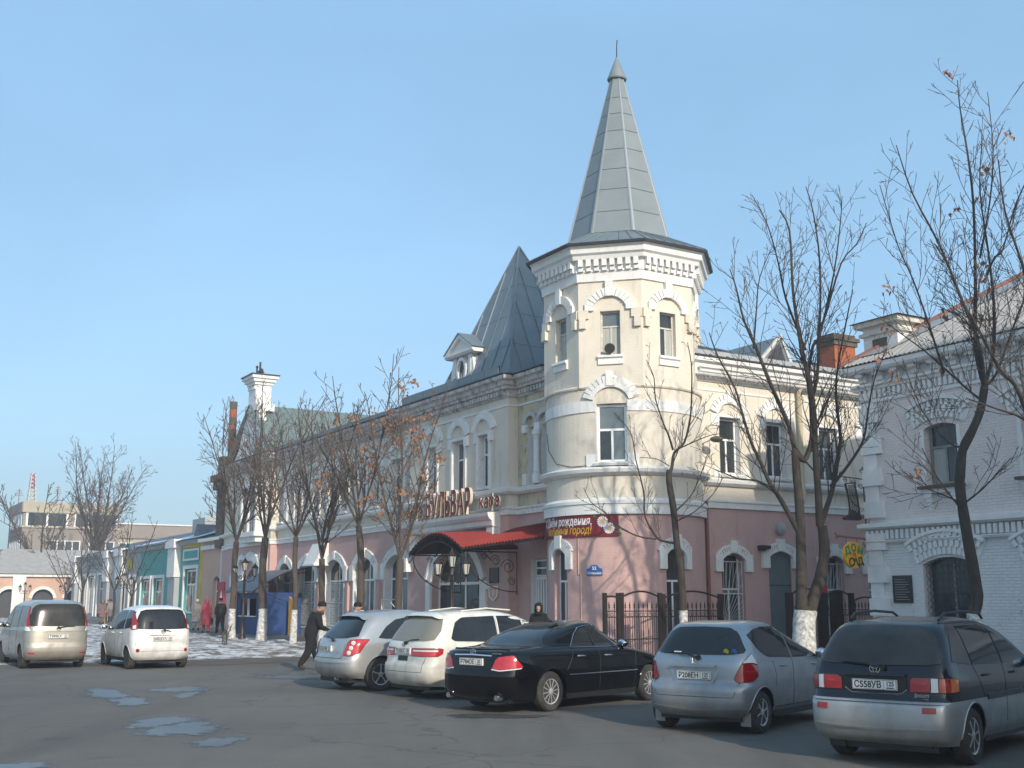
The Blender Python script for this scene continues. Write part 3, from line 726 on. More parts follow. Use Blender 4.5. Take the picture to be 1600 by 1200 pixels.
q = MB(); sweep(q, fa, PATH, [(-0.1, 4.80), (0.07, 4.80), (0.07, 4.98), (0.11, 5.0), (0.11, 5.06), (-0.1, 5.12)]); q.build('floor_band', 'white_trim', BLD)
q = MB(); sweep(q, fa, PATH, [(-0.1, 5.50), (0.10, 5.52), (0.20, 5.60), (0.22, 5.72), (0.0, 5.80), (-0.1, 5.80)]); q.build('sill_ledge', 'white_trim', BLD)
q = MB(); sweep(q, fa, PATH, [(-0.1, 8.68), (0.04, 8.69), (0.04, 8.76), (-0.1, 8.77)]); q.build('string_course', 'white_trim', BLD)
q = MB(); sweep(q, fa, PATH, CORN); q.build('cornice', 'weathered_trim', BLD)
q = MB()
def dent(x0, x1, F):
    n = int((x1 - x0) / 0.2)
    for i in range(n): q.box(F, x0 + 0.2 * i + 0.05, x0 + 0.2 * i + 0.15, 0.08, 0.20, 9.10, 9.255)
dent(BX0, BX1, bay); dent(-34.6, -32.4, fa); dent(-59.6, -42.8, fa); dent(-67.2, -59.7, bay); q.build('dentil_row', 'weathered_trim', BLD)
q = MB(); sweep(q, fa, PATH, [(0.30, 9.745), (0.56, 9.745), (0.56, 9.79), (0.30, 9.80)]); q.build('roof_edge', 'dark_flashing', BLD)
# metal upstand of separate sheets along the eaves
def upstand(F, x0, x1, h):
    n = max(1, int((x1 - x0) / 0.9)); w_ = (x1 - x0) / n
    for i in range(n):
        q = MB(); q.box(F, x0 + w_ * i + 0.012, x0 + w_ * (i + 1) - 0.012, 0.40, 0.43, 9.80, 9.80 + h); q.build('sheet', 'dark_metal_roof', UP)
q = MB(); q.box(bay, BX0, BX1, 0.35, 0.398, 9.80, 10.12); q.box(fa, -59.6, -42.8, 0.35, 0.398, 9.80, 9.98); UP = q.build('eaves_upstand', 'dark_flashing', BLD)
upstand(bay, BX0, BX1, 0.34); upstand(fa, -59.6, -42.75, 0.20)
for p in pairs:
    for a in (p, p + 1.5):
        w = window(BLD, fa, -a - 0.84, -a - 0.02, 6.0, 7.84, -0.2, 0.065, 0.64, 2, pm=['pane_pale', 'pane', 'pane_pale']); sill(w, fa, -a - 0.86, -a, 5.97, 0.14, 0.12)
        fan_hood(BLD, fa, -a - 0.92, -a + 0.06, 8.0, 0.36, 0.26, 9, 0.36)
    q = MB(); q.box(fa, -p - 2.66, -p + 0.30, 0, 0.04, 7.862, 7.998)
    for xa, xb in ((-p - 2.66, -p - 2.364), (-p - 1.496, -p - 0.864), (-p + 0.004, -p + 0.30)): q.box(fa, xa, xb, 0, 0.04, 7.55, 7.86)
    q.box(fa, -p - 2.55, -p - 2.37, 0, 0.05, 5.81, 7.55); q.box(fa, -p + 0.01, -p + 0.2, 0, 0.05, 5.81, 7.55); q.box(fa, -p - 1.45, -p - 0.91, 0, 0.05, 5.81, 7.55)
    q.build('window_surround', 'white_trim', BLD)
for a, b in BW:
    w = window(BLD, bay, -b + 0.02, -a - 0.02, 5.92, 7.84, -0.22, 0.065, 0.64, 2 if b - a > 0.9 else 1, pm=['pane_pale', 'pane']); sill(w, bay, -b, -a, 5.89, 0.12, 0.08)
    q = MB(); q.box(bay, -b - 0.14, -b - 0.002, 0, 0.05, 5.81, 7.58); q.box(bay, -a + 0.002, -a + 0.14, 0, 0.05, 5.81, 7.58)
    q.box(bay, -b - 0.34, -b - 0.002, 0, 0.07, 7.58, 7.97); q.box(bay, -a + 0.002, -a + 0.34, 0, 0.07, 7.58, 7.97); q.box(bay, -b - 0.002, -a + 0.002, 0, 0.065, 7.862, 7.968); q.build('window_surround', 'white_trim', BLD)
    c = (a + b) / 2
    g = arc_geo(-c - 0.62, -c + 0.62, 7.972, 0.46); q = MB(); ring(q, bay, g, 0, 0.26, 0, 0.09, n=12); ring(q, bay, g, 0.26, 0.34, 0, 0.05, n=12)
    q.prism(bay, [(-c - 0.12, 8.44), (-c + 0.12, 8.44), (-c + 0.20, 8.67), (-c - 0.20, 8.67)], 0.0, 0.13); q.build('arch_hood', 'white_trim', BLD)
# recess: twin lights with a column, door below
for a, b in ((32.55, 33.10), (33.44, 34.02)):
    w = window(BLD, fa, -b + 0.02, -a - 0.02, 5.78, 7.84, -0.2, 0.05, 0.60, 1)
    g = arc_geo(-b - 0.04, -a + 0.04, 7.95, 0.28); q = MB(); ring(q, fa, g, 0, 0.18, 0, 0.12, n=10); q.build('arch_hood', 'weathered_trim', BLD)
q = MB(); q.box(fa, -34.3, -34.03, 0, 0.10, 7.66, 7.94); q.box(fa, -33.44, -33.10, 0, 0.12, 7.66, 7.94); q.box(fa, -34.32, -34.05, 0, 0.06, 5.81, 6.2)
q.lathe(fa(-33.27, 0.10, 0), [(0.17, 5.80), (0.17, 6.12), (0.12, 6.14), (0.14, 6.22), (0.105, 6.28), (0.10, 7.36), (0.13, 7.40), (0.13, 7.48), (0.17, 7.50), (0.17, 7.66)], 14)
q.build('twin_window_column', 'white_trim', BLD, True, 35)
w = window(BLD, fa, -33.83, -32.87, 2.62, 3.20, -0.18, 0.06, 0.5, 1); w['label'] = 'dark two-pane transom light above the white door'
q = MB()
q.box(fa, -33.83, -33.75, -0.25, -0.18, 0.30, 2.61); q.box(fa, -32.95, -32.87, -0.25, -0.18, 0.30, 2.61); q.box(fa, -33.75, -32.95, -0.25, -0.18, 2.53, 2.61); q.box(fa, -33.75, -32.95, -0.25, -0.18, 0.30, 1.0)
for k in range(5): q.box(fa, -33.70 + k * 0.165, -33.62 + k * 0.165, -0.24, -0.185, 1.0, 2.53)
dr = q.build('entrance_door', 'white_plastic', BLD)
q = MB(); q.box(fa, -33.75, -32.95, -0.235, -0.225, 1.0, 2.53); q.build('pane', 'pane', dr)
q = MB(); q.box(fa, -34.2, -32.2, 0.0, 0.8, 0.0, 0.16); q.box(fa, -34.1, -32.2, 0.0, 0.45, 0.16, 0.30); q.build('door_step', 'kerb_stone', BLD)
# ground-floor shop windows
for i, (a, b) in enumerate(GL):
    eared_hood(BLD, fa, -b, -a, 3.17, 0.55, 0.36, 0.42, 0.46)
    w = window(BLD, fa, -b + 0.02, -a - 0.02, 0.57, 3.74, -0.26, 0.08, 0.68, 2, pm=['pane', 'pane', 'pane_pale'], top_cols=2 if i else 1)
    sill(w, fa, -b, -a, 0.55, 0.1, 0.14)
    q = MB(); q.box(fa, -b - 0.10, -b - 0.003, 0, 0.05, 0.56, 2.70); q.box(fa, -a + 0.003, -a + 0.10, 0, 0.05, 0.56, 2.70); q.build('window_surround', 'white_trim', BLD)
    if i in (2, 3):                                       # lattice grilles
        q = MB(); zt = 2.60
        for k in range(-8, 17):
            xx = -b + k * 0.16
            for sg in (1, -1):
                pts = []
                for t in range(13):
                    z = 0.6 + t * 0.166; x = (xx + sg * (z - 0.6) * 0.62) if sg > 0 else (xx + 1.1 + sg * (z - 0.6) * 0.62)
                    if -b + 0.05 <= x <= -a - 0.05: pts.append(fa(x, -0.08, z))
                if len(pts) > 1: q.tube([pts[0], pts[-1]], 0.008, 4)
        for zz in (0.65, 1.7, zt): q.tube([fa(-b + 0.04, -0.08, zz), fa(-a - 0.04, -0.08, zz)], 0.014, 4)
        q.build('window_grille', 'white_bar', w)
q = MB()
for a, b in zip([g[1] for g in GL[:-1]], [g[0] for g in GL[1:]]):
    c = -(a + b) / 2; q.box(fa, c - 0.10, c + 0.10, 0, 0.12, 0.62, 2.6)
q.build('pier_strip', 'pink_stucco', BLD)
q = MB(); q.box(fa, -69.6, -42.8, 0, 0.08, -0.1, 0.48); q.build('plinth', 'pale_grey_paint', BLD)
# bay arch
g = arc_geo(-40.55, -36.55, 2.51, 1.35); q = MB(); ring(q, bay, g, 0.0, 0.36, 0.0, 0.10, n=20); ring(q, bay, g, 0.30, 0.42, 0.0, 0.16, n=20)
q.box(bay, -40.93, -40.552, 0, 0.10, 0.1, 2.51); q.box(bay, -36.548, -36.17, 0, 0.10, 0.1, 2.51); q.box(bay, -36.5, -35.95, 0.0, 0.14, 2.2, 2.5)
q.build('arch_surround', 'white_trim', BLD)
q = MB(); y = -0.30
for x in (-40.5, -39.4, -38.35, -37.25, -36.6): q.box(bay, x - 0.05, x + 0.05, y - 0.06, y, 0.1, 3.84)
for z in (0.3, 2.45): q.box(bay, -40.5, -36.6, y - 0.055, y - 0.005, z - 0.05, z + 0.05)
w = q.build('arch_window', 'white_plastic', BLD)
for xa, xb in ((-40.45, -39.45), (-39.35, -38.4), (-38.3, -37.3), (-37.2, -36.65)):
    for za, zb in ((0.36, 2.39), (2.51, 3.86)):
        q = MB(); q.box(bay, xa, xb, y - 0.045, y - 0.03, za, zb); q.build('pane', 'pane', w)
q = MB(); q.profile(bay, -42.0, -35.25, [(0, 4.38), (0.30, 4.40), (0.36, 4.46), (0.36, 4.62), (0.44, 4.66), (0.52, 4.78), (0.54, 4.90), (0, 4.94)])
q.box(bay, -35.72, -35.27, 0, 0.32, 3.95, 4.378); q.box(bay, -41.98, -41.53, 0, 0.32, 3.6, 4.378)
ar = arc_geo(-41.5, -35.75, 3.9, 0.36)
q.build('portal_lintel', 'white_trim', BLD)
# ---- pyramid roof over the bay, dormer with an oval light
apx = uv(37.4, 22.8, 15.72); c = [uv(34.75, 20.75, 9.85), uv(40.3, 20.75, 9.85), uv(40.3, 25.3, 9.85), uv(34.75, 25.3, 9.85)]
q = MB()
for i in range(4): quad(q, c[i], c[(i + 1) % 4], apx)
pyr = q.build('pyramid_roof', 'dark_metal_roof', BLD)
for i in range(4):
    for k in range(1, 7):
        t = k / 7; base = c[i].lerp(c[(i + 1) % 4], t); lim = min(t, 1 - t) * 2 * 0.96
        mid = (c[i] + c[(i + 1) % 4]) / 2; top = base + (apx - mid) * lim
        nrm = (c[(i + 1) % 4] - c[i]).cross(apx - c[i]); nrm.normalize(); nrm = nrm if nrm.z > 0 else -nrm
        q = MB(); q.tube([base + nrm * 0.02, top + nrm * 0.02], 0.022, 4); q.build('standing_seam', 'roof_seam' if i == 0 and k > 3 else 'dark_metal_roof', pyr)
    q = MB(); q.tube([c[i], apx], 0.05, 6); q.build('hip_cap', 'dark_metal_roof', pyr)
    for lv, fr in ((0.22, 1), (0.45, 1), (0.68, 1)):
        q = MB(); a_ = c[i].lerp(apx, lv); b_ = c[(i + 1) % 4].lerp(apx, lv + 0.01); q.tube([a_ + Vector((0, 0, 0.01)), b_ + Vector((0, 0, 0.01))], 0.010, 4); q.build('lap_joint', 'dark_metal_roof', pyr)
dF = FA(21.05); xc = -38.75
q = MB(); q.box(dF, xc - 0.75, xc + 0.75, -1.6, 0.0, 10.0, 11.30); dm = q.build('gable_dormer', 'weathered_trim', BLD)
q = MB(); q.profile(dF, xc - 1.15, xc + 1.15, [(-1.7, 11.30), (0.18, 11.30), (0.26, 11.38), (0.26, 11.46), (-1.7, 11.46)]); q.prism(dF, [(xc - 1.0, 11.46), (xc + 1.0, 11.46), (xc, 12.05)], -1.7, 0.10)
q.band(dF, [(xc - 1.0, 11.47), (xc, 12.02), (xc + 1.0, 11.47)], [(xc - 1.18, 11.47), (xc, 12.18), (xc + 1.18, 11.47)], -1.7, 0.24); q.build('dormer_pediment', 'white_trim', dm)
q = MB(); q.band(dF, [(xc - 1.19, 11.475), (xc, 12.19), (xc + 1.19, 11.475)], [(xc - 1.24, 11.48), (xc, 12.23), (xc + 1.24, 11.48)], -1.75, 0.28); q.build('dormer_roof', 'dark_metal_roof', dm)
q = MB(); ov = [(xc + 0.26 * math.cos(t * math.pi / 8), 10.72 + 0.40 * math.sin(t * math.pi / 8)) for t in range(17)]; ov2 = [(xc + 0.40 * math.cos(t * math.pi / 8), 10.72 + 0.54 * math.sin(t * math.pi / 8)) for t in range(17)]
q.band(dF, ov, ov2, 0.0, 0.12); q.box(dF, xc - 0.72, xc - 0.52, 0, 0.08, 10.05, 11.28); q.box(dF, xc + 0.52, xc + 0.72, 0, 0.08, 10.05, 11.28)
for s in (-1, 1):
    q.prism(dF, [(xc + s * 0.76, 10.0), (xc + s * 1.5, 10.0), (xc + s * 1.42, 10.14), (xc + s * 1.1, 10.22), (xc + s * 0.95, 10.5), (xc + s * 0.86, 10.95), (xc + s * 0.76, 11.2)][::s], -0.5, 0.05)
q.build('dormer_scrolls', 'white_trim', dm)
q = MB(); q.prism(dF, ov[:-1], -0.02, 0.02); q.build('oval_opening', 'dark_flashing', dm)
# ---- long roof, end gable
q = MB(); e0, e1, r0, r1 = uv(33, 20.7, 9.79), uv(69.6, 20.7, 9.79), uv(36, 27.0, 11.1), uv(69.6, 27.0, 11.1); quad(q, e0, e1, r1, r0)
quad(q, r0, r1, uv(69.6, 33, 9.79), uv(36, 33, 9.79)); q.build('street_roof', 'green_metal_roof', BLD)
gx = -63.5
q = MB(); quad(q, uv(59.3, 20.4, 9.8), uv(63.5, 20.4, 12.95), uv(63.5, 31, 12.95), uv(59.3, 31, 9.8)); quad(q, uv(67.7, 20.4, 9.8), uv(67.7, 31, 9.8), uv(63.5, 31, 12.95), uv(63.5, 20.4, 12.95)); gr = q.build('cross_gable_roof', 'green_metal_roof', BLD)
q = MB()
for i in range(12):
    v_ = 20.5 + i * 0.85; q.tube([uv(59.3, v_, 9.83), uv(63.5, v_, 12.97)], 0.02, 4)
q.build('standing_seam', 'green_metal_roof', gr)
q = MB(); prof = [(-67.1, 9.75)]
for t in range(9): f = t / 8; prof.append((-67.1 + 2.5 * f ** 0.75, 9.75 + 2.9 * f ** 1.6))
prof += [(-127.0 - x, z) for x, z in prof[::-1]]
q.prism(bay, prof, -0.3, 0.08); gw = q.build('end_gable', 'white_trim', BLD)
q = MB(); q.box(bay, gx - 1.0, gx + 1.0, -0.9, 0.2, 12.5, 12.95); q.box(bay, gx - 0.62, gx + 0.62, -0.8, 0.12, 12.95, 14.05); q.box(bay, gx - 0.72, gx + 0.72, -0.9, 0.22, 14.05, 14.22); q.box(bay, gx - 0.86, gx + 0.86, -1.0, 0.34, 14.22, 14.40); q.box(bay, gx - 0.98, gx + 0.98, -1.1, 0.46, 14.40, 14.58)
for k in range(6): q.box(bay, gx - 0.6 + k * 0.22, gx - 0.5 + k * 0.22, 0.12, 0.2, 13.8, 14.0)
q.build('gable_pier', 'white_trim', gw)
q = MB(); q.box(bay, gx - 1.05, gx + 1.05, -1.16, 0.52, 14.58, 14.64)
q.tube([bay(gx - 0.3, -0.2, 14.6), bay(gx - 0.3, -0.2, 15.2)], 0.05, 6); q.tube([bay(gx + 0.25, -0.2, 14.6), bay(gx + 0.28, -0.2, 15.45)], 0.06, 6); q.tube([bay(gx - 0.3, -0.2, 14.9), bay(gx + 0.26, -0.2, 14.95)], 0.05, 5)
q.ball(bay(gx + 0.48, -0.2, 14.85), 0.14, 0.14, 0.2); q.ball(bay(gx - 0.3, -0.2, 15.25), 0.08, 0.08, 0.1); q.build('iron_cresting', 'black_iron', gw)
q = MB(); q.wall(bay, -67.2, -59.7, 4.84, 9.2, [U2(64.6, 65.4, 6.0, 7.9)], 0.3); q.box(bay, -59.712, -59.7, -0.42, -0.002, 4.84, 9.2); q.build('end_bay_wall', 'yellow_stucco', BLD)
window(BLD, bay, -65.38, -64.62, 6.02, 7.88, -0.2, 0.06)
q = MB(); q.wall(bay, -67.2, -59.7, -0.1, 4.84, [U2(61.6, 63.6, 0.2, 3.5, 0.9), U2(64.6, 66.0, 0.9, 3.4, 0.4)], 0.4); q.box(bay, -59.712, -59.7, -0.42, -0.002, -0.1, 4.84); q.build('end_bay_ground_wall', 'pink_stucco', BLD)
window(BLD, bay, -63.58, -61.62, 0.22, 3.5, -0.3, 0.08, 0.6, 2); window(BLD, bay, -65.98, -64.62, 0.92, 3.4, -0.3, 0.08, 0.6, 2)
eared_hood(BLD, bay, -66.0, -64.6, 3.0, 0.4, 0.34, 0.3, 0.4)
g = arc_geo(-63.9, -61.3, 2.7, 1.3); q = MB(); ring(q, bay, g, 0, 0.5, 0, 0.14, n=14)
for cx in (-64.35, -60.85): ring(q, bay, arc_geo(cx - 0.45, cx + 0.45, 3.6, 0.5), 0, 0.3, 0, 0.1, n=10)
q.box(bay, -60.4, -60.05, 0, 0.2, 3.2, 4.8); q.build('portal_arches', 'white_trim', BLD)
q = MB(); q.box(bay, -63.4, -60.3, 0, 0.75, 5.25, 5.5); q.box(bay, -63.2, -60.5, 0, 0.6, 4.95, 5.25); q.box(bay, -63.3, -60.4, 0, 0.65, 8.0, 8.3)
for x in (-63.2, -62.0, -60.7): q.box(bay, x - 0.12, x + 0.12, 0, 0.6, 5.5, 8.0)
ori = q.build('oriel', 'white_trim', BLD)
for xa, xb in ((-63.08, -62.12), (-61.88, -60.82)):
    q = MB(); q.box(bay, xa, xb, 0.44, 0.46, 5.5, 8.0); q.build('pane', 'pane', ori)
q = MB(); q.box(fa, -71.0, -69.3, -1.2, 0.35, 8.6, 9.1); q.box(fa, -71.2, -69.3, -1.2, 0.5, 9.1, 9.5); q.box(fa, -70.3, -69.4, -1.0, 0.3, 9.5, 10.6); q.box(fa, -70.6, -69.4, -1.0, 0.2, 5.0, 8.6); q.build('end_pilaster', 'soot_brick', BLD)
q = MB()
for i in range(7):
    q.cm = i % 2; q.lathe(fa(-69.65, -0.3, 0), [(0.24, 10.6 + i * 0.5), (0.24, 11.1 + i * 0.5)], 10)
q.build('banded_flue', ['soot_brick', 'red_brick'], BLD, True)
# hidden rear shell
q = MB(); q.box(FA(33.0), -69.6, -28.9, -0.3, 0.0, -0.1, 9.8); q.box(FA(27), -69.9, -69.62, -6.0, 5.9, -0.1, 9.8); q.box(FB(28.9), 37.4, 37.6, -10, 0.1, -0.1, 9.8); q.build('rear_wall', 'yellow_stucco', BLD)
# ================================================================== things fixed to the corner building
# entrance canopy: barrel vault over the arch, then a sloping sheet towards the turret
CAN = root('entrance_canopy', uv(35.5, 19.5, 3.2), 'red corrugated entrance canopy with arched front on scrolled iron brackets', 'canopy', world_verts=True)
def vault(t): # t 0..1 across the vault
    a = math.pi * (1 - t); return 36.1 + 2.15 * -math.cos(math.pi - a) , 3.42 + 0.78 * math.sin(a) ** 0.85
rows = []
for i in range(43):
    t = i / 42; u_ = 38.25 - 4.35 * t; z = 3.35 + 0.80 * math.sin(math.pi * min(1, t * 0.93 + 0.035)) ** 0.9; zc = 0.03 * math.cos(i * math.pi)
    rows.append([uv(u_, 18.5, z + zc), uv(u_, 19.6, z + zc + 0.05), uv(u_, 20.68, z + zc + 0.1)])
q = MB(); q.sheet(rows); vt = q.build('vault_sheet', 'red_sheet', CAN)
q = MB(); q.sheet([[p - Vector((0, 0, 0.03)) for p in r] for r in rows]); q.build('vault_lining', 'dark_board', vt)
rows = []
for i in range(53):
    t = i / 52; a = uv(34.0, 18.5, 3.58).lerp(uv(31.25, 20.02, 3.86), t); b = uv(34.2, 20.69, 4.28).lerp(uv(32.6, 21.0, 4.42), t)
    zc = Vector((0, 0, 0.03 * math.cos(i * math.pi))); rows.append([a + zc, a.lerp(b, 0.5) + zc, b + zc])
q = MB(); q.sheet(rows); ss = q.build('slope_sheet', 'red_sheet', CAN)
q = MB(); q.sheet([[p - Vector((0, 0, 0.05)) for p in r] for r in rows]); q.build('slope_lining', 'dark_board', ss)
q = MB()
for v_ in (18.55, 19.6):
    q.tube([uv(38.2 - 4.2 * i / 14, v_, 3.30 + 0.80 * math.sin(math.pi * min(1, i / 14 * 0.93 + 0.035)) ** 0.9) for i in range(15)], 0.025, 5)
    q.tube([uv(38.2 - 4.2 * i / 14, v_, 3.05 + 0.80 * math.sin(math.pi * min(1, i / 14 * 0.93 + 0.035)) ** 0.9) for i in range(15)], 0.02, 5)
    for i in range(1, 14):
        z = 0.80 * math.sin(math.pi * min(1, i / 14 * 0.93 + 0.035)) ** 0.9; q.tube([uv(38.2 - 0.3 * i, v_, 3.05 + z), uv(38.2 - 0.3 * i + (0.15 if i % 2 else -0.15), v_, 3.30 + z)], 0.010, 4)
def scroll(q, P, cx, cz, r, turns=1.6, s=1, n=18, rad=0.014):
    q.tube([P(cx + s * r * (1 - 0.75 * i / n) * math.cos(2 * math.pi * turns * i / n), cz + r * (1 - 0.75 * i / n) * math.sin(2 * math.pi * turns * i / n)) for i in range(n + 1)], rad, 4)
for u_ in (38.1, 34.05):
    P = lambda a, z, u_=u_: uv(u_, 20.65 - a, z)
    q.tube([P(0, 2.0), P(0, 3.45), P(2.1, 3.45)], 0.025, 5); q.tube([P(0, 2.1)] + [P(2.0 * math.sin(t * 0.157), 3.4 - 1.3 * math.cos(t * 0.157)) for t in range(11)], 0.02, 5)
    for cx, cz, r in ((0.35, 2.95, 0.28), (0.85, 3.15, 0.2), (0.2, 2.45, 0.16), (1.3, 3.28, 0.12)): scroll(q, P, cx, cz, r)
q.tube([uv(34.0, 18.5, 3.5), uv(31.3, 20.0, 3.78)], 0.025, 5)
q.build('iron_brackets', 'black_iron', CAN)

def sign_letters(F, s, x, y, z, size, width, rt, d=0.11, bold=0.0):
    """raised letters: cream body with a maroon face, one part per letter"""
    adv = 0
    ws = []
    for ch in s:
        vs, fs = text_mesh(ch, size, 0.0, width=width, bold=bold); w_ = max(v[0] for v in vs) - min(v[0] for v in vs); ws.append((vs, fs, w_))
    tot = sum(w[2] for w in ws) + 0.05 * size * (len(s) - 1); cx = x - tot / 2
    for ch, (vs, fs, w_) in zip(s, ws):
        x0 = min(v[0] for v in vs); q = MB(); n = len(vs)
        P = lambda v, yy: F(cx + v[0] - x0, yy, z + v[1])
        front = [P(v, y + d) for v in vs]; back = [P(v, y) for v in vs]
        q.cm = 0; q.add(front, fs)
        edges = {}
        for f in fs:
            for a, b in zip(f, f[1:] + f[:1]): edges[tuple(sorted((a, b)))] = edges.get(tuple(sorted((a, b))), 0) + 1
        q.cm = 1; q.add(front + back, [(a, b, b + n, a + n) for (a, b), c in edges.items() if c == 1])
        q.build('letter', ['maroon', 'sign_cream'], rt); cx += w_ + 0.05 * size
LS = root('cafe_sign', uv(38.5, 20.35, 4.9), 'raised maroon letters reading БУЛЬВАР with кафе on each side above the portal', 'sign', world_verts=True)
sF = FA(20.45)
sign_letters(sF, 'БУЛЬВАР', -38.62, 0.0, 4.97, 1.30, 0.60, LS, 0.12, 0.02)
sign_letters(sF, 'кафе', -35.50, 0.0, 5.10, 0.66, 0.95, LS, 0.07, 0.014)
sign_letters(sF, 'кафе', -41.55, 0.0, 5.08, 0.66, 0.95, LS, 0.07, 0.014)
q = MB(); q.box(sF, -42.0, -34.9, -0.06, -0.03, 4.99, 5.04); q.box(sF, -40.6, -36.7, -0.06, -0.03, 5.6, 5.64); q.build('mounting_rail', 'grey_sheet', LS)
# banner on the turret
def tarc(phi): return R(phi - PHI) * TR
BN = root('city_day_banner', TC + Vector((-1.6, -2.0, 3.7)), 'dark red banner with white and yellow lettering and a daisy on the turret', 'banner', world_verts=True)
q = MB(); q.box(T, tarc(-86), tarc(-10), 0.03, 0.045, 3.74, 4.40, 30); q.build('banner_cloth', 'banner_red', BN)
q = MB(); lettering(q, T, 'С Днём рождения,', tarc(-56), 0.048, 4.11, 0.36, 0.002, 0.15, 0.004, 1.0, 0.74); q.build('white_lettering', 'sign_white', BN)
q = MB(); lettering(q, T, 'любимый город!', tarc(-53), 0.048, 3.84, 0.33, 0.002, 0.25, 0.004, 1.0, 0.80); q.build('yellow_lettering', 'gold', BN)
q = MB()
for dx, dz in ((0.0, 0.12), (0.20, -0.08)):
    cx, cz = tarc(-21) + dx, 4.07 + dz
    for k in range(14):
        a = k * math.pi / 7; c_, s_ = math.cos(a), math.sin(a)
        q.prism(T, [(cx + 0.04 * c_, cz + 0.04 * s_), (cx + 0.15 * c_ - 0.03 * s_, cz + 0.15 * s_ + 0.03 * c_), (cx + 0.18 * c_, cz + 0.18 * s_), (cx + 0.15 * c_ + 0.03 * s_, cz + 0.15 * s_ - 0.03 * c_)], 0.047, 0.052)
q.build('daisy_petals', 'sign_white', BN)
q = MB()
for dx, dz in ((0.0, 0.12), (0.20, -0.08)):
    q.prism(T, [(tarc(-21) + dx + 0.045 * math.cos(k * math.pi / 5), 4.07 + dz + 0.045 * math.sin(k * math.pi / 5)) for k in range(10)], 0.05, 0.058)
q.build('daisy_centre', 'gold', BN)
q = MB()
for cx, cz, a in ((tarc(-25), 4.30, 2.4), (tarc(-13), 3.98, 0.2), (tarc(-12), 3.90, -0.5)):
    c_, s_ = math.cos(a), math.sin(a); q.prism(T, [(cx, cz), (cx + 0.1 * c_ - 0.04 * s_, cz + 0.1 * s_ + 0.04 * c_), (cx + 0.22 * c_, cz + 0.22 * s_), (cx + 0.1 * c_ + 0.04 * s_, cz + 0.1 * s_ - 0.04 * c_)], 0.047, 0.051)
q.build('daisy_leaves', 'leaf_green', BN)
HN = root('house_number_sign', TC + Vector((-1, -2.3, 2.5)), 'small blue street sign with white number 52 on the pink turret', 'sign', world_verts=True)
q = MB(); x0, x1 = tarc(-33), tarc(-21.8)
q.prism(T, [(x0, 2.56), (x1, 2.56), (x1, 2.76), (x1 - 0.1, 2.80), (x1 - 0.16, 2.88), (x0 + 0.16, 2.88), (x0 + 0.1, 2.80), (x0, 2.76)], 0.02, 0.04); q.build('plate', 'sign_blue', HN)
q = MB(); lettering(q, T, '52', (x0 + x1) / 2, 0.042, 2.735, 0.14, 0.001, bold=0.003); lettering(q, T, 'Калинина', (x0 + x1) / 2, 0.042, 2.60, 0.115, 0.001, bold=0.002, width=0.85); q.build('lettering', 'sign_white', HN)
# plaques beside the arch
q = MB(); q.box(bay, -35.97, -35.33, 0.0, 0.05, 2.42, 2.96); single('wall_plaque', q, 'plaque_black', 'black square plaque on the pink wall right of the arched cafe window', 'plaque')
SH = root('shield_plaque', uv(35.6, 20.7, 1.8), 'pale shield-shaped plaque with numeral below the black plaque', 'plaque', world_verts=True)
q = MB(); q.prism(bay, [(-35.98, 2.32), (-35.34, 2.32), (-35.36, 1.95), (-35.5, 1.86), (-35.66, 1.78), (-35.82, 1.86), (-35.96, 1.95)], 0.0, 0.05); q.build('plate', 'peach', SH)
q = MB(); q.band(bay, [(-35.94, 2.28), (-35.38, 2.28), (-35.40, 1.97), (-35.66, 1.82), (-35.92, 1.97), (-35.94, 2.28)], [(-35.98, 2.32), (-35.34, 2.32), (-35.36, 1.95), (-35.66, 1.78), (-35.96, 1.95), (-35.98, 2.32)], 0.05, 0.07); lettering(q, bay, '52', -35.66, 0.055, 2.03, 0.22, 0.002); q.build('rim', 'sign_white', SH)
# air conditioner and small boxes on the long front
AC = root('air_conditioner', uv(42.2, 20.8, 2.5), 'white outdoor air conditioner box on the pink wall left of the canopy', 'air conditioner', world_verts=True)
q = MB(); q.box(fa, -43.0, -42.2, 0.42, 0.75, 2.95, 3.5); q.build('casing', 'white_plastic', AC)
q = MB(); q.lathe((0, 0, 0), [(0.22, 0), (0.22, 0.02), (0.05, 0.03)], 16, 'y'); q.v = [tuple(fa(-42.5 + p[0], 0.75 + p[1], 3.22 + p[2])) for p in q.v]; q.build('fan_grille', 'grey_sheet', AC)
q = MB()
for x in (-42.9, -42.3): q.tube([fa(x, 0.38, 2.75), fa(x, 0.38, 2.93), fa(x, 0.74, 2.93)], 0.02, 4)
q.build('wall_bracket', 'grey_sheet', AC)
AC2 = root('awning_box', uv(52.9, 20.7, 3.6), 'white boxy shop awning between two arched windows of the pink front', 'awning', world_verts=True)
q = MB(); q.prism(Fr(fa(-53.8, 0, 0), -VV, UU * -1), [(0.02, 4.55), (0.28, 4.55), (0.75, 3.55), (0.02, 3.55)], 0.0, 1.5); q.build('hood', 'white_trim', AC2)
q = MB(); q.box(fa, -53.85, -52.25, 0.0, 0.8, 3.46, 3.548); q.build('frame', 'white_plastic', AC2)
LSP = root('horn_loudspeaker', TC + Vector((-0.62, -2.5, 9.4)), 'round black horn loudspeaker on the sill of the middle turret window', 'loudspeaker', world_verts=True)
F = tf(PHI, 2.46); q = MB(); q.lathe((0, 0, 0), [(0.05, -0.22), (0.06, -0.1), (0.13, 0.0), (0.17, 0.05)], 16, 'y'); q.v = [tuple(F(0.0 + p[0], 0.12 + p[1], 9.60 + p[2])) for p in q.v]; q.build('horn', 'black_iron', LSP, True)
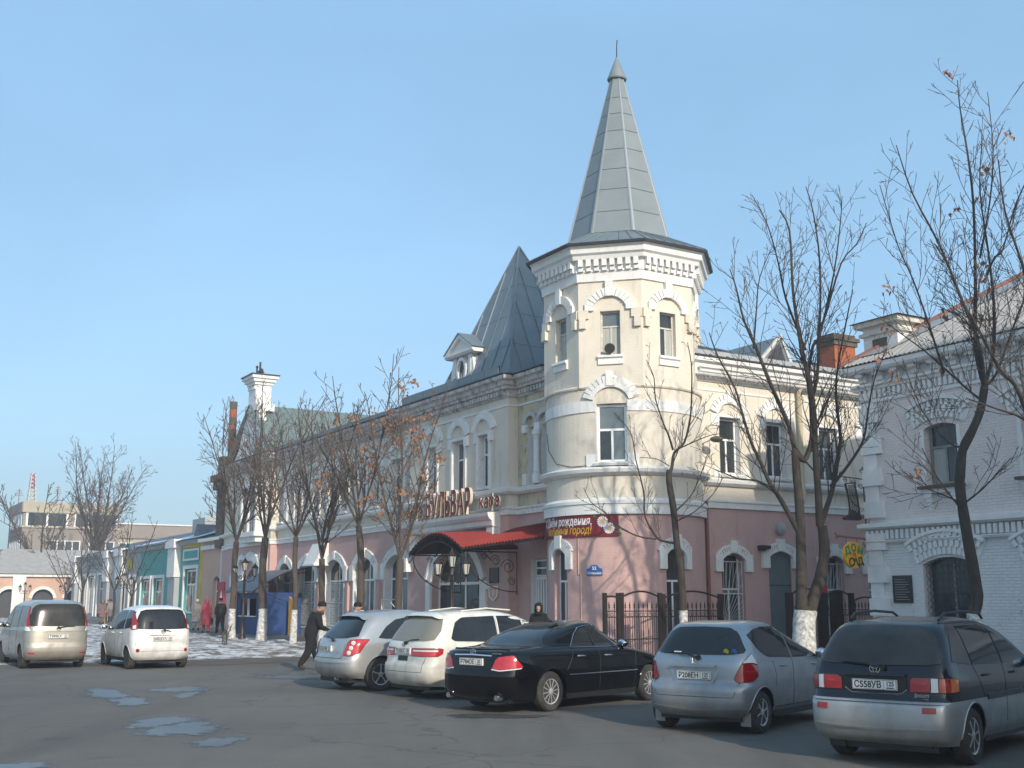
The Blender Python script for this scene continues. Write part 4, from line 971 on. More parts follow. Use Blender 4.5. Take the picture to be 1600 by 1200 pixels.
q = MB(); q.lathe((0, 0, 0), [(0.05, 0.0), (0.035, 0.04), (0.01, 0.06)], 10, 'y'); q.v = [tuple(F(0.0 + p[0], 0.10 + p[1], 9.60 + p[2])) for p in q.v]; q.build('driver_cap', 'white_plastic', LSP)
q = MB(); q.tube([F(0, -0.05, 9.44), F(0, 0.02, 9.5), F(0, 0.0, 9.6)], 0.015, 5); q.build('stand', 'black_iron', LSP)
q = MB(); q.tube([T(tarc(-82), 0.03, 7.2), T(tarc(-76), 0.03, 6.6), T(tarc(-62), 0.03, 6.1), T(tarc(-45), 0.03, 5.93), T(tarc(-32), 0.05, 5.93)], 0.012, 5)
single('wall_cable', q, 'black_iron', 'thin cable sagging across the cream turret below the flat white band', 'cable')
q = MB(); q.tube([T(tarc(-38), 0.02, 0.3), T(tarc(-38), 0.02, 2.6), T(tarc(-40), 0.02, 2.6), T(tarc(-40), 0.02, 3.7)], 0.018, 5)
single('wall_conduit', q, 'peach', 'thin pink conduit running up the turret beside its narrow window', 'pipe')

# ================================================================== white brick building on the right
WB = root('white_brick_building', uv(20, 30), 'white painted brick house with corner quoins and toothed cornice', 'building', world_verts=True)
fw = FA(26.6)
wup = [U2(20.40, 21.50, 4.98, 6.72, 0.12), U2(17.3, 18.4, 4.98, 6.72, 0.12), U2(14.2, 15.3, 4.98, 6.72, 0.12), U2(11.1, 12.2, 4.98, 6.72, 0.12)]
wlo = [U2(20.15, 21.85, 0.85, 3.0, 0.2), U2(16.8, 18.5, 0.85, 3.0, 0.2), U2(13.4, 15.1, 0.85, 3.0, 0.2)]
q = MB(); q.wall(fw, -23.65, -8, -0.1, 3.6, wlo, 0.3); q.build('lower_wall', 'white_brick', WB)
q = MB(); q.wall(fw, -23.65, -8, 3.6, 8.1, wup, 0.3); q.build('upper_wall', 'pinkish_brick', WB)
q = MB(); q.box(FA(26.61), -23.65, -23.35, -9.0, 0.0, -0.1, 8.1); q.box(FA(35.6), -23.65, -8, -0.3, 0.0, -0.1, 8.1); q.box(FA(26.61), -8.3, -8.0, -9.0, -0.02, -0.1, 8.1); q.build('rear_wall', 'white_brick', WB)
z = 0.0; k = 0
while z < 7.6:
    h = 0.50 if k % 2 else 0.44
    w_ = 0.62 if k % 2 else 0.42
    if not (3.35 < z < 4.0):
        q = MB(); q.box(fw, -23.70 - (0.05 if k % 2 else 0), -23.65 + w_, -0.3, 0.06 + (0.05 if k % 2 else 0), z + 0.004, z + h - 0.004); q.build('quoin', 'white_quoin', WB)
    z += h; k += 1
q = MB(); q.profile(fw, -23.9, -8, [(0, 3.45), (0.10, 3.46), (0.14, 3.52), (0.06, 3.56), (0, 3.56)]); q.profile(fw, -23.95, -8, [(0, 3.84), (0.16, 3.86), (0.24, 3.92), (0.24, 4.02), (0, 4.06)]); q.build('floor_ledge', 'white_quoin', WB)
q = MB()
for i in range(86): q.box(fw, -23.72 + 0.18 * i, -23.61 + 0.18 * i, 0.0, 0.12, 3.57, 3.83)
q.build('brick_teeth', 'white_quoin', WB)
q = MB(); q.profile(fw, -23.95, -8, [(0, 7.62), (0.06, 7.63), (0.06, 7.72), (0, 7.74)]); q.profile(fw, -23.95, -8, [(-0.2, 8.02), (0.10, 8.02), (0.12, 8.10), (0.2, 8.12), (0.2, 8.2), (-0.2, 8.2)]); q.profile(fw, -24.1, -8, [(-0.2, 8.50), (0.42, 8.50), (0.5, 8.58), (0.5, 8.72), (-0.2, 8.74)]); q.box(fw, -23.7, -8, -0.2, 0.05, 8.2, 8.5); q.build('cornice', 'white_quoin', WB)
q = MB()
for i in range(86): q.box(fw, -23.72 + 0.18 * i, -23.62 + 0.18 * i, 0.0, 0.08, 7.76, 8.01)
q.build('brick_teeth', 'white_quoin', WB)
q = MB()
for i in range(24): q.profile(fw, -23.6 + 0.65 * i, -23.36 + 0.65 * i, [(0.05, 8.21), (0.18, 8.25), (0.2, 8.36), (0.34, 8.4), (0.36, 8.495), (0.05, 8.495)])
q.build('cornice_bracket', 'white_quoin', WB)
def tooth_hood(F, xa, xb, zsp, rise, rows, t, m='white_quoin'):
    g = arc_geo(xa, xb, zsp, rise); q = MB(); n = int((xb - xa) / 0.145)
    for r_ in range(rows):
        for i in range(n):
            f0 = -1 + 2.0 * (i + (0.5 if r_ % 2 else 0.0)) / n; f1 = f0 + 1.15 / n
            if f1 > 1: continue
            ring(q, F, g, r_ * t, r_ * t + t * 0.97, 0.0, 0.05 + 0.045 * (r_ + 1) / rows * 1.4, f0, f1, 1)
    ring(q, F, g, rows * t, rows * t + 0.09, 0.0, 0.16, n=12); ring(q, F, g, 0.0, rows * t, 0.0, 0.03, n=12)
    return q.build('arch_hood', m, WB)
for i, (a, b, za, zb, r_) in enumerate(wup):
    w = window(WB, fw, a + 0.03, b - 0.03, za + 0.02, zb, -0.2, 0.07, 0.62, 2, fm='old_white_wood' if i else 'grey_wood', pm=['pane', 'curtain', 'pane'])
    q = MB(); q.box(fw, a - 0.16, b + 0.16, -0.1, 0.26, za - 0.09, za - 0.01); q.build('sill', 'soot_brick', w)
    q = MB(); q.box(fw, a - 0.06, b + 0.06, 0, 0.16, za - 0.22, za - 0.095)
    for x in (a + 0.0, b - 0.22):
        for j in range(4): q.box(fw, x + 0.02 * j, x + 0.22 - 0.02 * j, 0, 0.15 - 0.03 * j, za - 0.34 - 0.12 * j, za - 0.225 - 0.12 * j)
    q.build('sill_corbels', 'white_quoin', WB); tooth_hood(fw, a - 0.30, b + 0.30, zb - r_ + 0.06, 0.22, 3, 0.17)
    q = MB(); q.box(fw, a - 0.12, a - 0.003, -0.02, 0.03, za, zb - r_); q.box(fw, b + 0.003, b + 0.12, -0.02, 0.03, za, zb - r_); q.build('window_surround', 'white_quoin', WB)
for a, b, za, zb, r_ in wlo:
    w = window(WB, fw, a + 0.03, b - 0.03, za + 0.02, zb, -0.24, 0.07, 0.0, 2, fm='grey_wood', pm=['pane', 'pane'])
    q = MB()
    for i in range(9):
        for j in range(11):
            cx, cz = a + 0.12 + i * 0.185, za + 0.12 + j * 0.19; q.tube([fw(cx + 0.09 * math.cos(t * math.pi / 4), -0.1, cz + 0.09 * math.sin(t * math.pi / 4)) for t in range(9)], 0.007, 3)
    q.build('window_grille', 'black_iron', w); tooth_hood(fw, a - 0.12, b + 0.12, zb - r_ + 0.02, 0.26, 3, 0.20)
HK = 0.66; ev = 26.05
q = MB(); rows = []
nx = 260
for i in range(nx + 1):
    u_ = 24.0 - 16.0 * i / nx; t = min(24.0 - u_, 5.2); w_ = 0.025 * math.cos(i * math.pi * 0.75)
    rows.append([uv(u_, ev + t * f, 8.76 + HK * t * f + w_) for f in (0, 0.2, 0.4, 0.6, 0.8, 1.0)])
q.sheet(rows); rf = q.build('front_roof_slope', 'slate_sheet', WB)
q = MB(); quad(q, uv(24.0, ev, 8.75), uv(18.8, ev + 5.2, 8.75 + HK * 5.2), uv(24.0, ev + 10.4, 8.75)); quad(q, uv(24, ev + 10.4, 8.75), uv(18.8, ev + 5.2, 8.75 + HK * 5.2), uv(8, ev + 5.2, 8.75 + HK * 5.2), uv(8, ev + 10.4, 8.75)); q.build('rear_roof_slope', 'slate_sheet', WB)
for j in range(6):
    a0, a1 = 0.4 + j * 0.8, 1.17 + j * 0.8; q = MB()
    P = lambda t, s_: uv(24.0 - t - s_, ev + t, 8.80 + HK * t)
    quad(q, P(a0, 0.0), P(a0, 1.0), P(a1, 1.0), P(a1, 0.0)); q.build('hip_sheet', 'grey_sheet', rf)
q = MB(); q.tube([uv(24.05, ev, 8.80), uv(18.8, ev + 5.2, 8.86 + HK * 5.2), uv(8, ev + 5.2, 8.86 + HK * 5.2)], 0.07, 6); q.build('ridge_cap', 'rust_pipe', rf)
cF = FA(26.9); q = MB(); q.box(cF, -23.75, -22.45, -1.1, 0.0, 8.8, 10.15); dmm = q.build('roof_turret', 'white_brick', WB)
q = MB(); q.box(cF, -23.85, -22.35, -1.2, 0.1, 9.75, 9.85); q.box(cF, -23.95, -22.25, -1.3, 0.2, 10.02, 10.18); q.build('turret_mouldings', 'old_white_wood', dmm)
q = MB(); q.box(cF, -23.4, -22.85, 0.0, 0.02, 9.0, 9.62); q.build('blind_opening', 'soot_brick', dmm)
q = MB(); quad(q, cF(-24.05, 0.3, 10.18), cF(-22.15, 0.3, 10.18), cF(-23.1, -0.5, 10.42)); quad(q, cF(-22.15, 0.3, 10.18), cF(-22.15, -1.4, 10.18), cF(-23.1, -0.5, 10.42)); quad(q, cF(-22.15, -1.4, 10.18), cF(-24.05, -1.4, 10.18), cF(-23.1, -0.5, 10.42)); quad(q, cF(-24.05, -1.4, 10.18), cF(-24.05, 0.3, 10.18), cF(-23.1, -0.5, 10.42)); q.build('turret_cap', 'rust_pipe', dmm)
q = MB(); q.box(fw, -22.90, -22.24, 0.0, 0.06, 1.75, 2.52)
PB = root('memorial_board', uv(22.5, 26.6, 1.7), 'black rectangular memorial board on the white brick wall left of the barred window', 'plaque', world_verts=True)
q.build('board', 'plaque_black', PB)
q = MB()
for j in range(9): q.box(fw, -22.82, -22.32 - 0.06 * (j % 3), 0.06, 0.063, 1.83 + 0.07 * j, 1.85 + 0.07 * j)
q.build('lettering_rows', 'grey_wood', PB)

# unseen block added behind the viewer, shaped to shade the short pink front
TB = root('tall_shade_block', uv(-26, 21), 'unseen grey block added behind the viewer to shade the short pink front', 'building', world_verts=True)
tb1 = FB(-20.0)
q = MB(); q.box(FB(-20.1), 16.75, 21.9, 0.0, 11.9, -0.1, 28.3); q.build('block', 'pale_grey_paint', TB)
tb1 = Fr(UU * -20.098, -VV, UU)
for fl in range(9):
    for k in range(2):
        x = -19.3 + (-1.1 if k == 0 else 1.1); q = MB(); z = 1.2 + fl * 3.05; q.box(tb1, x - 0.75, x + 0.75, 0.0, 0.05, z, z + 1.5); w = q.build('window', 'white_plastic', TB)
        q = MB(); q.box(tb1, x - 0.65, x + 0.65, 0.05, 0.06, z + 0.1, z + 1.4); q.build('pane', 'pane', w)
PV = root('low_shade_block', uv(-8, 14), 'unseen beige block added to the right behind the viewer to shade the cars', 'building', world_verts=True)  # unseen low block added so its shadow covers the right-hand cars
q = MB(); q.box(FB(-14.0), 9.06, 20.0, -12.0, 0.0, -0.1, 8.9); q.build('block', 'apt_wall', PV)
pv = FA(9.06)
q = MB(); q.box(pv, 1.9, 14.1, 0.0, 0.12, 8.6, 9.2); q.build('parapet_band', 'white_trim', PV)
for fl in range(2):
    for k in range(4):
        q = MB(); x = 3.6 + k * 2.9; z = 0.9 + fl * 4.0; q.box(pv, x - 1.0, x + 1.0, 0.0, 0.05, z, z + 2.2); w = q.build('window', 'white_plastic', PV)
        q = MB(); q.box(pv, x - 0.9, x + 0.9, 0.05, 0.06, z + 0.1, z + 2.1); q.build('pane', 'pane', w)
# hanging signs on the corner of the white building; they hang across the passage, along -v
hs = Fr(uv(23.78, 26.55), -VV, -UU)
RS = root('round_shop_sign', uv(23.78, 26.0, 2.75), 'round orange sign lettered ДОМ И САД hanging from a rusty red arm', 'sign', world_verts=True)
q = MB(); q.tube([hs(-0.1, 0, 3.60), hs(1.15, 0, 3.66)], 0.03, 6); q.prism(hs, [(1.15, 3.60), (1.30, 3.76), (1.24, 3.66), (1.3, 3.56)], -0.02, 0.02)
for x in (0.40, 0.85): q.tube([hs(x, 0, 3.64), hs(x, 0, 3.42)], 0.012, 4)
scroll(q, lambda a, z: hs(a, 0, z), 0.05, 3.45, 0.12); q.build('bracket_arm', 'rust_pipe', RS)
disc = [(0.60 + 0.39 * math.cos(t * math.pi / 16), 3.13 + 0.39 * math.sin(t * math.pi / 16)) for t in range(32)]
q = MB(); q.prism(hs, disc, -0.05, 0.05); q.build('disc', 'sign_orange', RS)
hm = Fr(hs(0, 0, 0), VV, -UU)
q = MB(); lettering(q, hm, 'Д', -0.84, 0.052, 3.15, 0.31, 0.002, bold=0.014, rot=0.3); lettering(q, hm, 'О', -0.61, 0.052, 3.23, 0.29, 0.002, bold=0.014); lettering(q, hm, 'М', -0.36, 0.052, 3.17, 0.29, 0.002, bold=0.014, rot=-0.25); q.build('green_letters', 'sign_green', RS)
q = MB(); lettering(q, hm, 'С', -0.74, 0.052, 2.80, 0.33, 0.002, bold=0.014, rot=-0.2); lettering(q, hm, 'А', -0.55, 0.053, 2.83, 0.31, 0.002, bold=0.014); lettering(q, hm, 'Д', -0.33, 0.052, 2.85, 0.29, 0.002, bold=0.014, rot=0.25); q.build('dark_letters', 'sign_dark_green', RS)
q = MB(); lettering(q, hm, 'И', -0.59, 0.054, 3.09, 0.15, 0.002, bold=0.008); q.build('red_letter', 'sign_red', RS)
BS = root('boot_sign', uv(23.8, 26.2, 4.2), 'dark pierced metal boot hanging from an ornate scrolled iron bracket', 'sign', world_verts=True)
q = MB(); q.tube([hs(-0.02, 0, 3.95), hs(-0.02, 0, 4.3), hs(0.0, 0, 5.75)], 0.022, 5); q.tube([hs(0, 0, 5.38), hs(0.95, 0, 5.42)], 0.018, 5)
q.tube([hs(0.02, 0, 4.45)] + [hs(0.05 + 0.75 * math.sin(t * 0.2), 0, 5.35 - 0.85 * math.cos(t * 0.2)) for t in range(8)], 0.014, 4)
for cx, cz, r in ((0.12, 4.25, 0.09), (0.12, 5.15, 0.10), (0.4, 5.25, 0.11), (0.75, 5.32, 0.08), (0.05, 5.62, 0.08), (0.92, 5.48, 0.07), (-0.08, 3.9, 0.1)): scroll(q, lambda a, z: hs(a, 0, z), cx, cz, r, rad=0.011)
q.build('bracket', 'black_iron', BS)
q = MB(); q.prism(hs, [(0.22, 4.32), (0.20, 4.18), (0.30, 4.14), (0.85, 4.14), (0.92, 4.20), (0.80, 4.28), (0.66, 4.32), (0.62, 4.45)][::-1], -0.05, 0.05)
for r_ in range(9):
    zz = 4.40 + r_ * 0.092; xa = 0.26 + 0.012 * r_
    for i in range(4):
        x = xa + i * 0.085 + (0.03 if r_ % 2 else 0); q.tube([hs(x + 0.035 * math.cos(t * math.pi / 3), 0, zz + 0.04 * math.sin(t * math.pi / 3)) for t in range(7)], 0.012, 4)
q.tube([hs(0.22, 0, 4.32), hs(0.27, 0, 4.8), hs(0.36, 0, 5.25), hs(0.74, 0, 5.22), hs(0.66, 0, 4.8), hs(0.62, 0, 4.42)], 0.028, 5); q.tube([hs(0.55, 0, 5.22), hs(0.55, 0, 5.40)], 0.01, 4)
q.build('boot', 'black_iron', BS)

# ================================================================== fence beside the turret
fF = FB(26.2)
def picket_mesh():
    q = MB(); q.tube([(0, 0, 0.15), (0, 0, 1.62)], 0.011, 5); q.lathe((0, 0, 1.60), [(0.012, 0), (0.032, 0.03), (0.012, 0.05), (0.026, 0.08), (0.014, 0.12), (0.002, 0.20)], 6)
    me = q.build('picket', 'black_iron').data; bpy.data.objects.remove(bpy.data.objects['picket']); return me
PICK = picket_mesh()
def short_mesh():
    q = MB(); q.tube([(0, 0, 0.15), (0, 0, 1.36)], 0.009, 4); q.tube([(0.05 * math.cos(t), 0, 1.42 + 0.05 * math.sin(t)) for t in [k * math.pi / 4 for k in range(9)]], 0.008, 4)
    me = q.build('scroll_bar', 'black_iron').data; bpy.data.objects.remove(bpy.data.objects['scroll_bar']); return me
SHORT = short_mesh()
def fence(x0, x1, label, zr=2.0, rise=0.16, post=0.05, gate=False):
    o = fF(x0, 0, 0); rt = root('iron_gate' if gate else 'iron_fence_panel', o, label, 'gate' if gate else 'fence', 'iron fence beside the turret', world_verts=True)
    for x in (x0, x1):
        q = MB(); q.box(fF, x - post, x + post, -post, post, 0.0, zr); q.build('post', 'black_iron', rt)
    q = MB(); n = 12
    q.tube([fF(x0 + (x1 - x0) * i / n, 0, zr - 0.12 + rise * math.sin(math.pi * i / n)) for i in range(n + 1)], 0.028, 6); q.build('arched_top_rail', 'black_iron', rt)
    q = MB()
    for zz in (1.52, 1.36, 0.75, 0.2): q.box(fF, x0 + post, x1 - post, -0.012, 0.012, zz - 0.014, zz + 0.014)
    q.build('rail', 'black_iron', rt)
    n = max(2, int((x1 - x0 - 0.1) / 0.15)); st = (x1 - x0 - 0.1) / n
    rz = math.atan2(VV.y, VV.x)
    for i in range(n):
        p = bpy.data.objects.new('picket', PICK); p.parent = rt; p.location = VV * (0.05 + st * (i + 0.5)); p.rotation_euler = (0, 0, rz); COL.objects.link(p)
        p = bpy.data.objects.new('scroll_bar', SHORT); p.parent = rt; p.location = VV * (0.05 + st * i + 0.005); p.rotation_euler = (0, 0, rz); COL.objects.link(p)
    return rt
fence(18.74, 19.20, 'narrow end panel of the black iron fence left of the arched panel', 2.02, 0.03)
fence(19.31, 20.66, 'black iron fence panel with shallow arched top in front of the lit pink turret', 2.03, 0.16)
fence(20.77, 22.92, 'arched black iron fence panel behind the whitewashed thin tree', 2.0, 0.20, 0.06)
fence(25.70, 27.05, 'black iron double gate leaf left of the forked tree', 2.05, 0.26, 0.09, True)
fence(27.2, 28.4, 'black iron gate leaf right of the forked tree with dark sheet', 2.05, 0.20, 0.07, True)
fence(28.45, 29.6, 'black iron fence panel beside the white brick corner', 1.9, 0.14)
q = MB(); q.box(fF, 27.45, 28.05, -0.03, -0.02, 0.4, 2.1); single('fence_sheet', q, 'black_iron', 'dark metal sheet fixed behind the gate right of the forked tree', 'panel')
q = MB(); q.box(fF, 27.05, 27.3, 0.04, 0.05, 2.0, 2.28); single('red_notice', q, 'poster_red', 'small red notice fixed above the gate by the forked tree', 'notice')
# ================================================================== ground
def struct(name, q, m, smooth=False): return tag(q.build(name, m, None, smooth), kind='structure')
rnd = random.Random(5)
q = MB(); q.add([(-700, -120, 0), (700, -120, 0), (700, 1200, 0), (-700, 1200, 0)], [(0, 1, 2, 3)]); struct('ground', q, 'asphalt')
def plate(name, pts, z0, z1, m):
    q = MB(); n = len(pts); vs = [uv(u_, v_, z0) for u_, v_ in pts] + [uv(u_, v_, z1) for u_, v_ in pts]
    q.add(vs, [tuple(range(n, 2 * n))] + [(i, (i + 1) % n, n + (i + 1) % n, n + i) for i in range(n)]); return struct(name, q, m)
plate('pavement', [(2, 16.6), (38.5, 16.6), (38.5, 17.3), (122, 17.3), (122, 45), (2, 45)], -0.05, 0.12, 'pavement')
q = MB()
n = 38
for i in range(n): q.box(FA(16.6), -38.4 + i * 0.96, -37.46 + i * 0.96, 0.0, 0.16, -0.05, 0.135)
struct('kerb', q, 'kerb_stone')
q = MB(); q.box(FA(17.3), -122, -38.5, 0.0, 0.12, -0.05, 0.14); struct('lawn_kerb', q, 'kerb_stone')
def nz(x, y, s=0): return math.sin(x * 1.7 + s) * math.sin(y * 1.3 - s) + 0.5 * math.sin(x * 3.9 + 1.3 * s) * math.cos(y * 4.3)
# snowy lawn
sm = bpy.data.materials.new('patchy_snow'); sm.use_nodes = True; nt = sm.node_tree; b = nt.nodes['Principled BSDF']; b.inputs['Roughness'].default_value = 0.8
tc = nt.nodes.new('ShaderNodeTexCoord'); n1 = nt.nodes.new('ShaderNodeTexNoise'); n1.inputs['Scale'].default_value = 1.7; n1.inputs['Detail'].default_value = 12; n1.inputs['Roughness'].default_value = 0.75
rp = nt.nodes.new('ShaderNodeMapRange'); rp.inputs['From Min'].default_value = 0.45; rp.inputs['From Max'].default_value = 0.56
mx = nt.nodes.new('ShaderNodeMix'); mx.data_type = 'RGBA'; mx.inputs['A'].default_value = (0.16, 0.13, 0.10, 1); mx.inputs['B'].default_value = (0.70, 0.71, 0.73, 1)
bp = nt.nodes.new('ShaderNodeBump'); bp.inputs['Strength'].default_value = 0.8; bp.inputs['Distance'].default_value = 0.1
nt.links.new(tc.outputs['Object'], n1.inputs['Vector']); nt.links.new(n1.outputs['Fac'], rp.inputs['Value']); nt.links.new(rp.outputs[0], mx.inputs['Factor']); nt.links.new(mx.outputs['Result'], b.inputs['Base Color']); nt.links.new(n1.outputs['Fac'], bp.inputs['Height']); nt.links.new(bp.outputs[0], b.inputs['Normal'])
MATS['patchy_snow'] = sm
mat('dirt', (0.13, 0.105, 0.08), 0.95, (0.07, 0.058, 0.048), 1.2, 0.6, 0.8, 18)
q = MB(); rows = []
for i in range(90):
    u_ = 36.3 + i * 0.95 * (1 + i * 0.001)
    rows.append([uv(u_, -1 + j * 0.45, (0.10 + 0.05 * nz(u_, j * 0.45) + 0.09 * rnd.random()) * min(1, i / 3.0 + 0.02)) for j in range(41)])
q.sheet(rows); struct('snowy_lawn', q, 'patchy_snow', True)
q = MB()
pts = [(34.9, 6.5), (33.6, 8.5), (32.9, 10.0), (33.3, 12), (34.4, 14.2), (35.4, 16.0), (37.6, 16.5), (37.6, 5.0)]
q.add([uv(a, b_, 0.006) for a, b_ in pts], [tuple(range(len(pts)))]); struct('dirt_verge', q, 'dirt')
def blob(pts, seed, z=0.005):
    """irregular thin sheet on the asphalt around (x, y) lobes (cx, cy, rx, ry, turn); uv.x runs 0 at the middle to 1 at the rim"""
    q = MB(); rn = random.Random(seed)
    for j, (cx, cy, rx, ry, an) in enumerate(pts):
        ph = [rn.uniform(0, 6.28) for _ in range(5)]; n = 48; vs = [(cx, cy, z + j * 0.0015)]; us = [(0.0, 0.0)]; ca, sa = math.cos(R(an)), math.sin(R(an))
        for ring_ in (0.55, 1.0):
            for i in range(n):
                t = 2 * math.pi * i / n; k = ring_ * (1 + 0.22 * math.sin(2 * t + ph[0]) + 0.14 * math.sin(3 * t + ph[1]) + 0.09 * math.sin(5 * t + ph[2]) + 0.05 * math.sin(11 * t + ph[3]))
                x, y = rx * k * math.cos(t), ry * k * math.sin(t); vs.append((cx + x * ca - y * sa, cy + x * sa + y * ca, z + j * 0.0015)); us.append((ring_, 0.0))
        fs = [(0, 1 + i, 1 + (i + 1) % n) for i in range(n)] + [(1 + i, 1 + n + i, 1 + n + (i + 1) % n, 1 + (i + 1) % n) for i in range(n)]
        q.add(vs, fs, us)
    return q
def feather(name, lo=0.35, hi=0.95):
    """thin films break up towards their rim"""
    m = MATS[name]; nt = m.node_tree; N, L = nt.nodes, nt.links; b = N['Principled BSDF']; o = N['Material Output']
    u = N.new('ShaderNodeUVMap'); sp = N.new('ShaderNodeSeparateXYZ'); L.new(u.outputs[0], sp.inputs[0]); tc = N.new('ShaderNodeTexCoord'); nz_ = N.new('ShaderNodeTexNoise'); nz_.inputs['Scale'].default_value = 4.0; nz_.inputs['Detail'].default_value = 9; nz_.inputs['Roughness'].default_value = 0.7
    L.new(tc.outputs['Object'], nz_.inputs['Vector']); ma = N.new('ShaderNodeMath'); ma.operation = 'MULTIPLY_ADD'; ma.inputs[1].default_value = 1.6; L.new(nz_.outputs['Fac'], ma.inputs[0]); L.new(sp.outputs['X'], ma.inputs[2])
    mr = N.new('ShaderNodeMapRange'); mr.inputs['From Min'].default_value = 1.35; mr.inputs['From Max'].default_value = 1.62; mr.inputs['To Min'].default_value = 1.0; mr.inputs['To Max'].default_value = 0.0; L.new(ma.outputs[0], mr.inputs['Value']); L.new(mr.outputs[0], b.inputs['Alpha'])
feather('ice'); feather('asphalt_patch')
ICE = [([(-8.0, 23.3, 0.55, 1.9, 32), (-7.0, 21.6, 0.55, 1.2, 15)], 'narrow bluish ice streak nearest the silver minivan'),
       ([(-6.9, 24.4, 0.75, 1.1, 20), (-6.35, 23.0, 0.35, 0.9, 5)], 'pale ice patch behind the white hatchback'),
       ([(-5.35, 18.0, 0.65, 1.0, 10), (-4.7, 17.0, 0.7, 1.3, 22)], 'largest bluish ice patch on the open asphalt'),
       ([(-3.85, 15.5, 0.5, 0.6, 20)], 'small ice patch touching the largest one'),
       ([(-5.6, 13.1, 0.8, 0.5, 10)], 'ice streak at the bottom left corner of the picture'),
       ([(-4.6, 28.4, 1.3, 2.6, 40)], 'wet icy strip beside the person in black')]
for i, (pts, lb) in enumerate(ICE): single('ice_patch', blob(pts, 20 + i), 'ice', lb, 'ice patch', 'ice patches on the asphalt')
single('asphalt_patch', blob([(-0.25, 18.85, 1.0, 0.5, 5)], 9, 0.006), 'asphalt_patch', 'dark damp asphalt repair behind the black sedan', 'road patch')
q = MB(); rr = random.Random(8)
for i in range(300):
    d_ = rr.uniform(11.5, 34); x = rr.uniform(-0.46, 0.46) * d_; s_ = rr.uniform(0.004, 0.016)
    q.add([(x - s_, d_ - s_, 0.002), (x + s_, d_ - s_ * 0.6, 0.002), (x + s_ * 0.7, d_ + s_, 0.002), (x - s_ * 0.5, d_ + s_, 0.002), (x, d_, s_ * 0.9)], [(0, 1, 4), (1, 2, 4), (2, 3, 4), (3, 0, 4)])
tag(q.build('grit', 'pavement'), 'scattered grit and small stones on the asphalt', 'gravel', kind='stuff')

# ================================================================== turquoise shop row
SR = root('turquoise_shop_row', uv(95, 23), 'long single-storey turquoise and grey shop row with white pilasters', 'building', world_verts=True)
fs_ = FA(21.5)
sops = [U2(76.2, 79.2, 0.9, 3.9), U2(84.8, 87.6, 0.6, 3.4), U2(88.6, 91.4, 0.6, 3.4), U2(93.2, 95.2, 0.1, 3.6), U2(104.5, 107.5, 0.6, 4.0), U2(109, 112, 0.6, 4.0), U2(113, 115.5, 0.6, 4.0)]
q = MB(); q.wall(fs_, -83.0, -75.1, -0.1, 5.6, [sops[0]], 0.3); q.build('shop_wall', 'turquoise', SR)
q = MB(); q.wall(fs_, -92.2, -83.0, -0.1, 5.6, sops[1:3], 0.3); q.build('shop_wall', 'turquoise', SR)
q = MB(); q.wall(fs_, -118.0, -92.2, -0.1, 5.6, sops[3:], 0.3); q.build('shop_wall', 'pale_grey_paint', SR)
for a, b_, za, zb, _ in sops:
    w = window(SR, fs_, a + 0.05, b_ - 0.05, za + 0.05, zb - 0.05, -0.15, 0.12, 0.66, 2, pm=['pane', 'pane_pale', 'curtain'])
    q = MB(); q.box(fs_, a - 0.25, a - 0.01, 0, 0.1, za - 0.2, zb + 0.25); q.box(fs_, b_ + 0.01, b_ + 0.25, 0, 0.1, za - 0.2, zb + 0.25); q.box(fs_, a - 0.01, b_ + 0.01, 0, 0.08, zb + 0.01, zb + 0.25); q.build('surround', 'white_trim', SR)
for i, (u_, w_) in enumerate(((81.4, 1.7), (97.8, 2.2), (103.0, 1.6), (117.2, 1.4))):
    q = MB(); q.box(fs_, -u_ - w_ / 2, -u_ + w_ / 2, 0, 0.35, -0.1, 3.4); q.build('pilaster', 'pale_grey_paint', SR)
    q = MB(); q.box(fs_, -u_ - w_ / 2 - 0.1, -u_ + w_ / 2 + 0.1, 0, 0.45, 3.4, 5.4); q.box(fs_, -u_ - w_ / 2 - 0.3, -u_ + w_ / 2 + 0.3, 0, 0.6, 5.4, 6.0); q.build('pilaster_head', 'white_trim', SR)
q = MB(); q.box(fs_, -79.6, -75.8, 0.0, 0.07, 4.45, 5.25); q.build('sign_board', 'turquoise', SR)
q = MB(); q.band(fs_, [(-79.4, 4.6), (-76.0, 4.6), (-76.0, 5.1), (-79.4, 5.1), (-79.4, 4.6)], [(-79.6, 4.45), (-75.8, 4.45), (-75.8, 5.25), (-79.6, 5.25), (-79.6, 4.45)], 0.07, 0.1); q.build('sign_board_rim', 'white_trim', SR)
q = MB(); q.box(fs_, -75.1, -74.4, 0.0, 0.2, -0.1, 5.5); q.box(fs_, -79.7, -75.6, 0.06, 0.12, 5.3, 5.55); q.box(fs_, -96.0, -94.6, 0.05, 0.12, 4.2, 5.2); q.build('yellow_trim', 'mustard', SR)
for a in (77.0, 78.3, 85.6, 86.6, 89.6, 90.4):
    q = MB(); q.box(fs_, -a - 0.42, -a + 0.42, -0.12, -0.11, 1.3 + (a % 2) * 0.2, 2.1 + (a % 2) * 0.2); q.build('window_poster', 'peach', SR)
q = MB(); q.profile(fs_, -118.0, -75.1, [(0, 5.5), (0.2, 5.52), (0.35, 5.7), (0.35, 5.82), (0, 5.84)]); q.build('eaves_cornice', 'pale_grey_paint', SR)
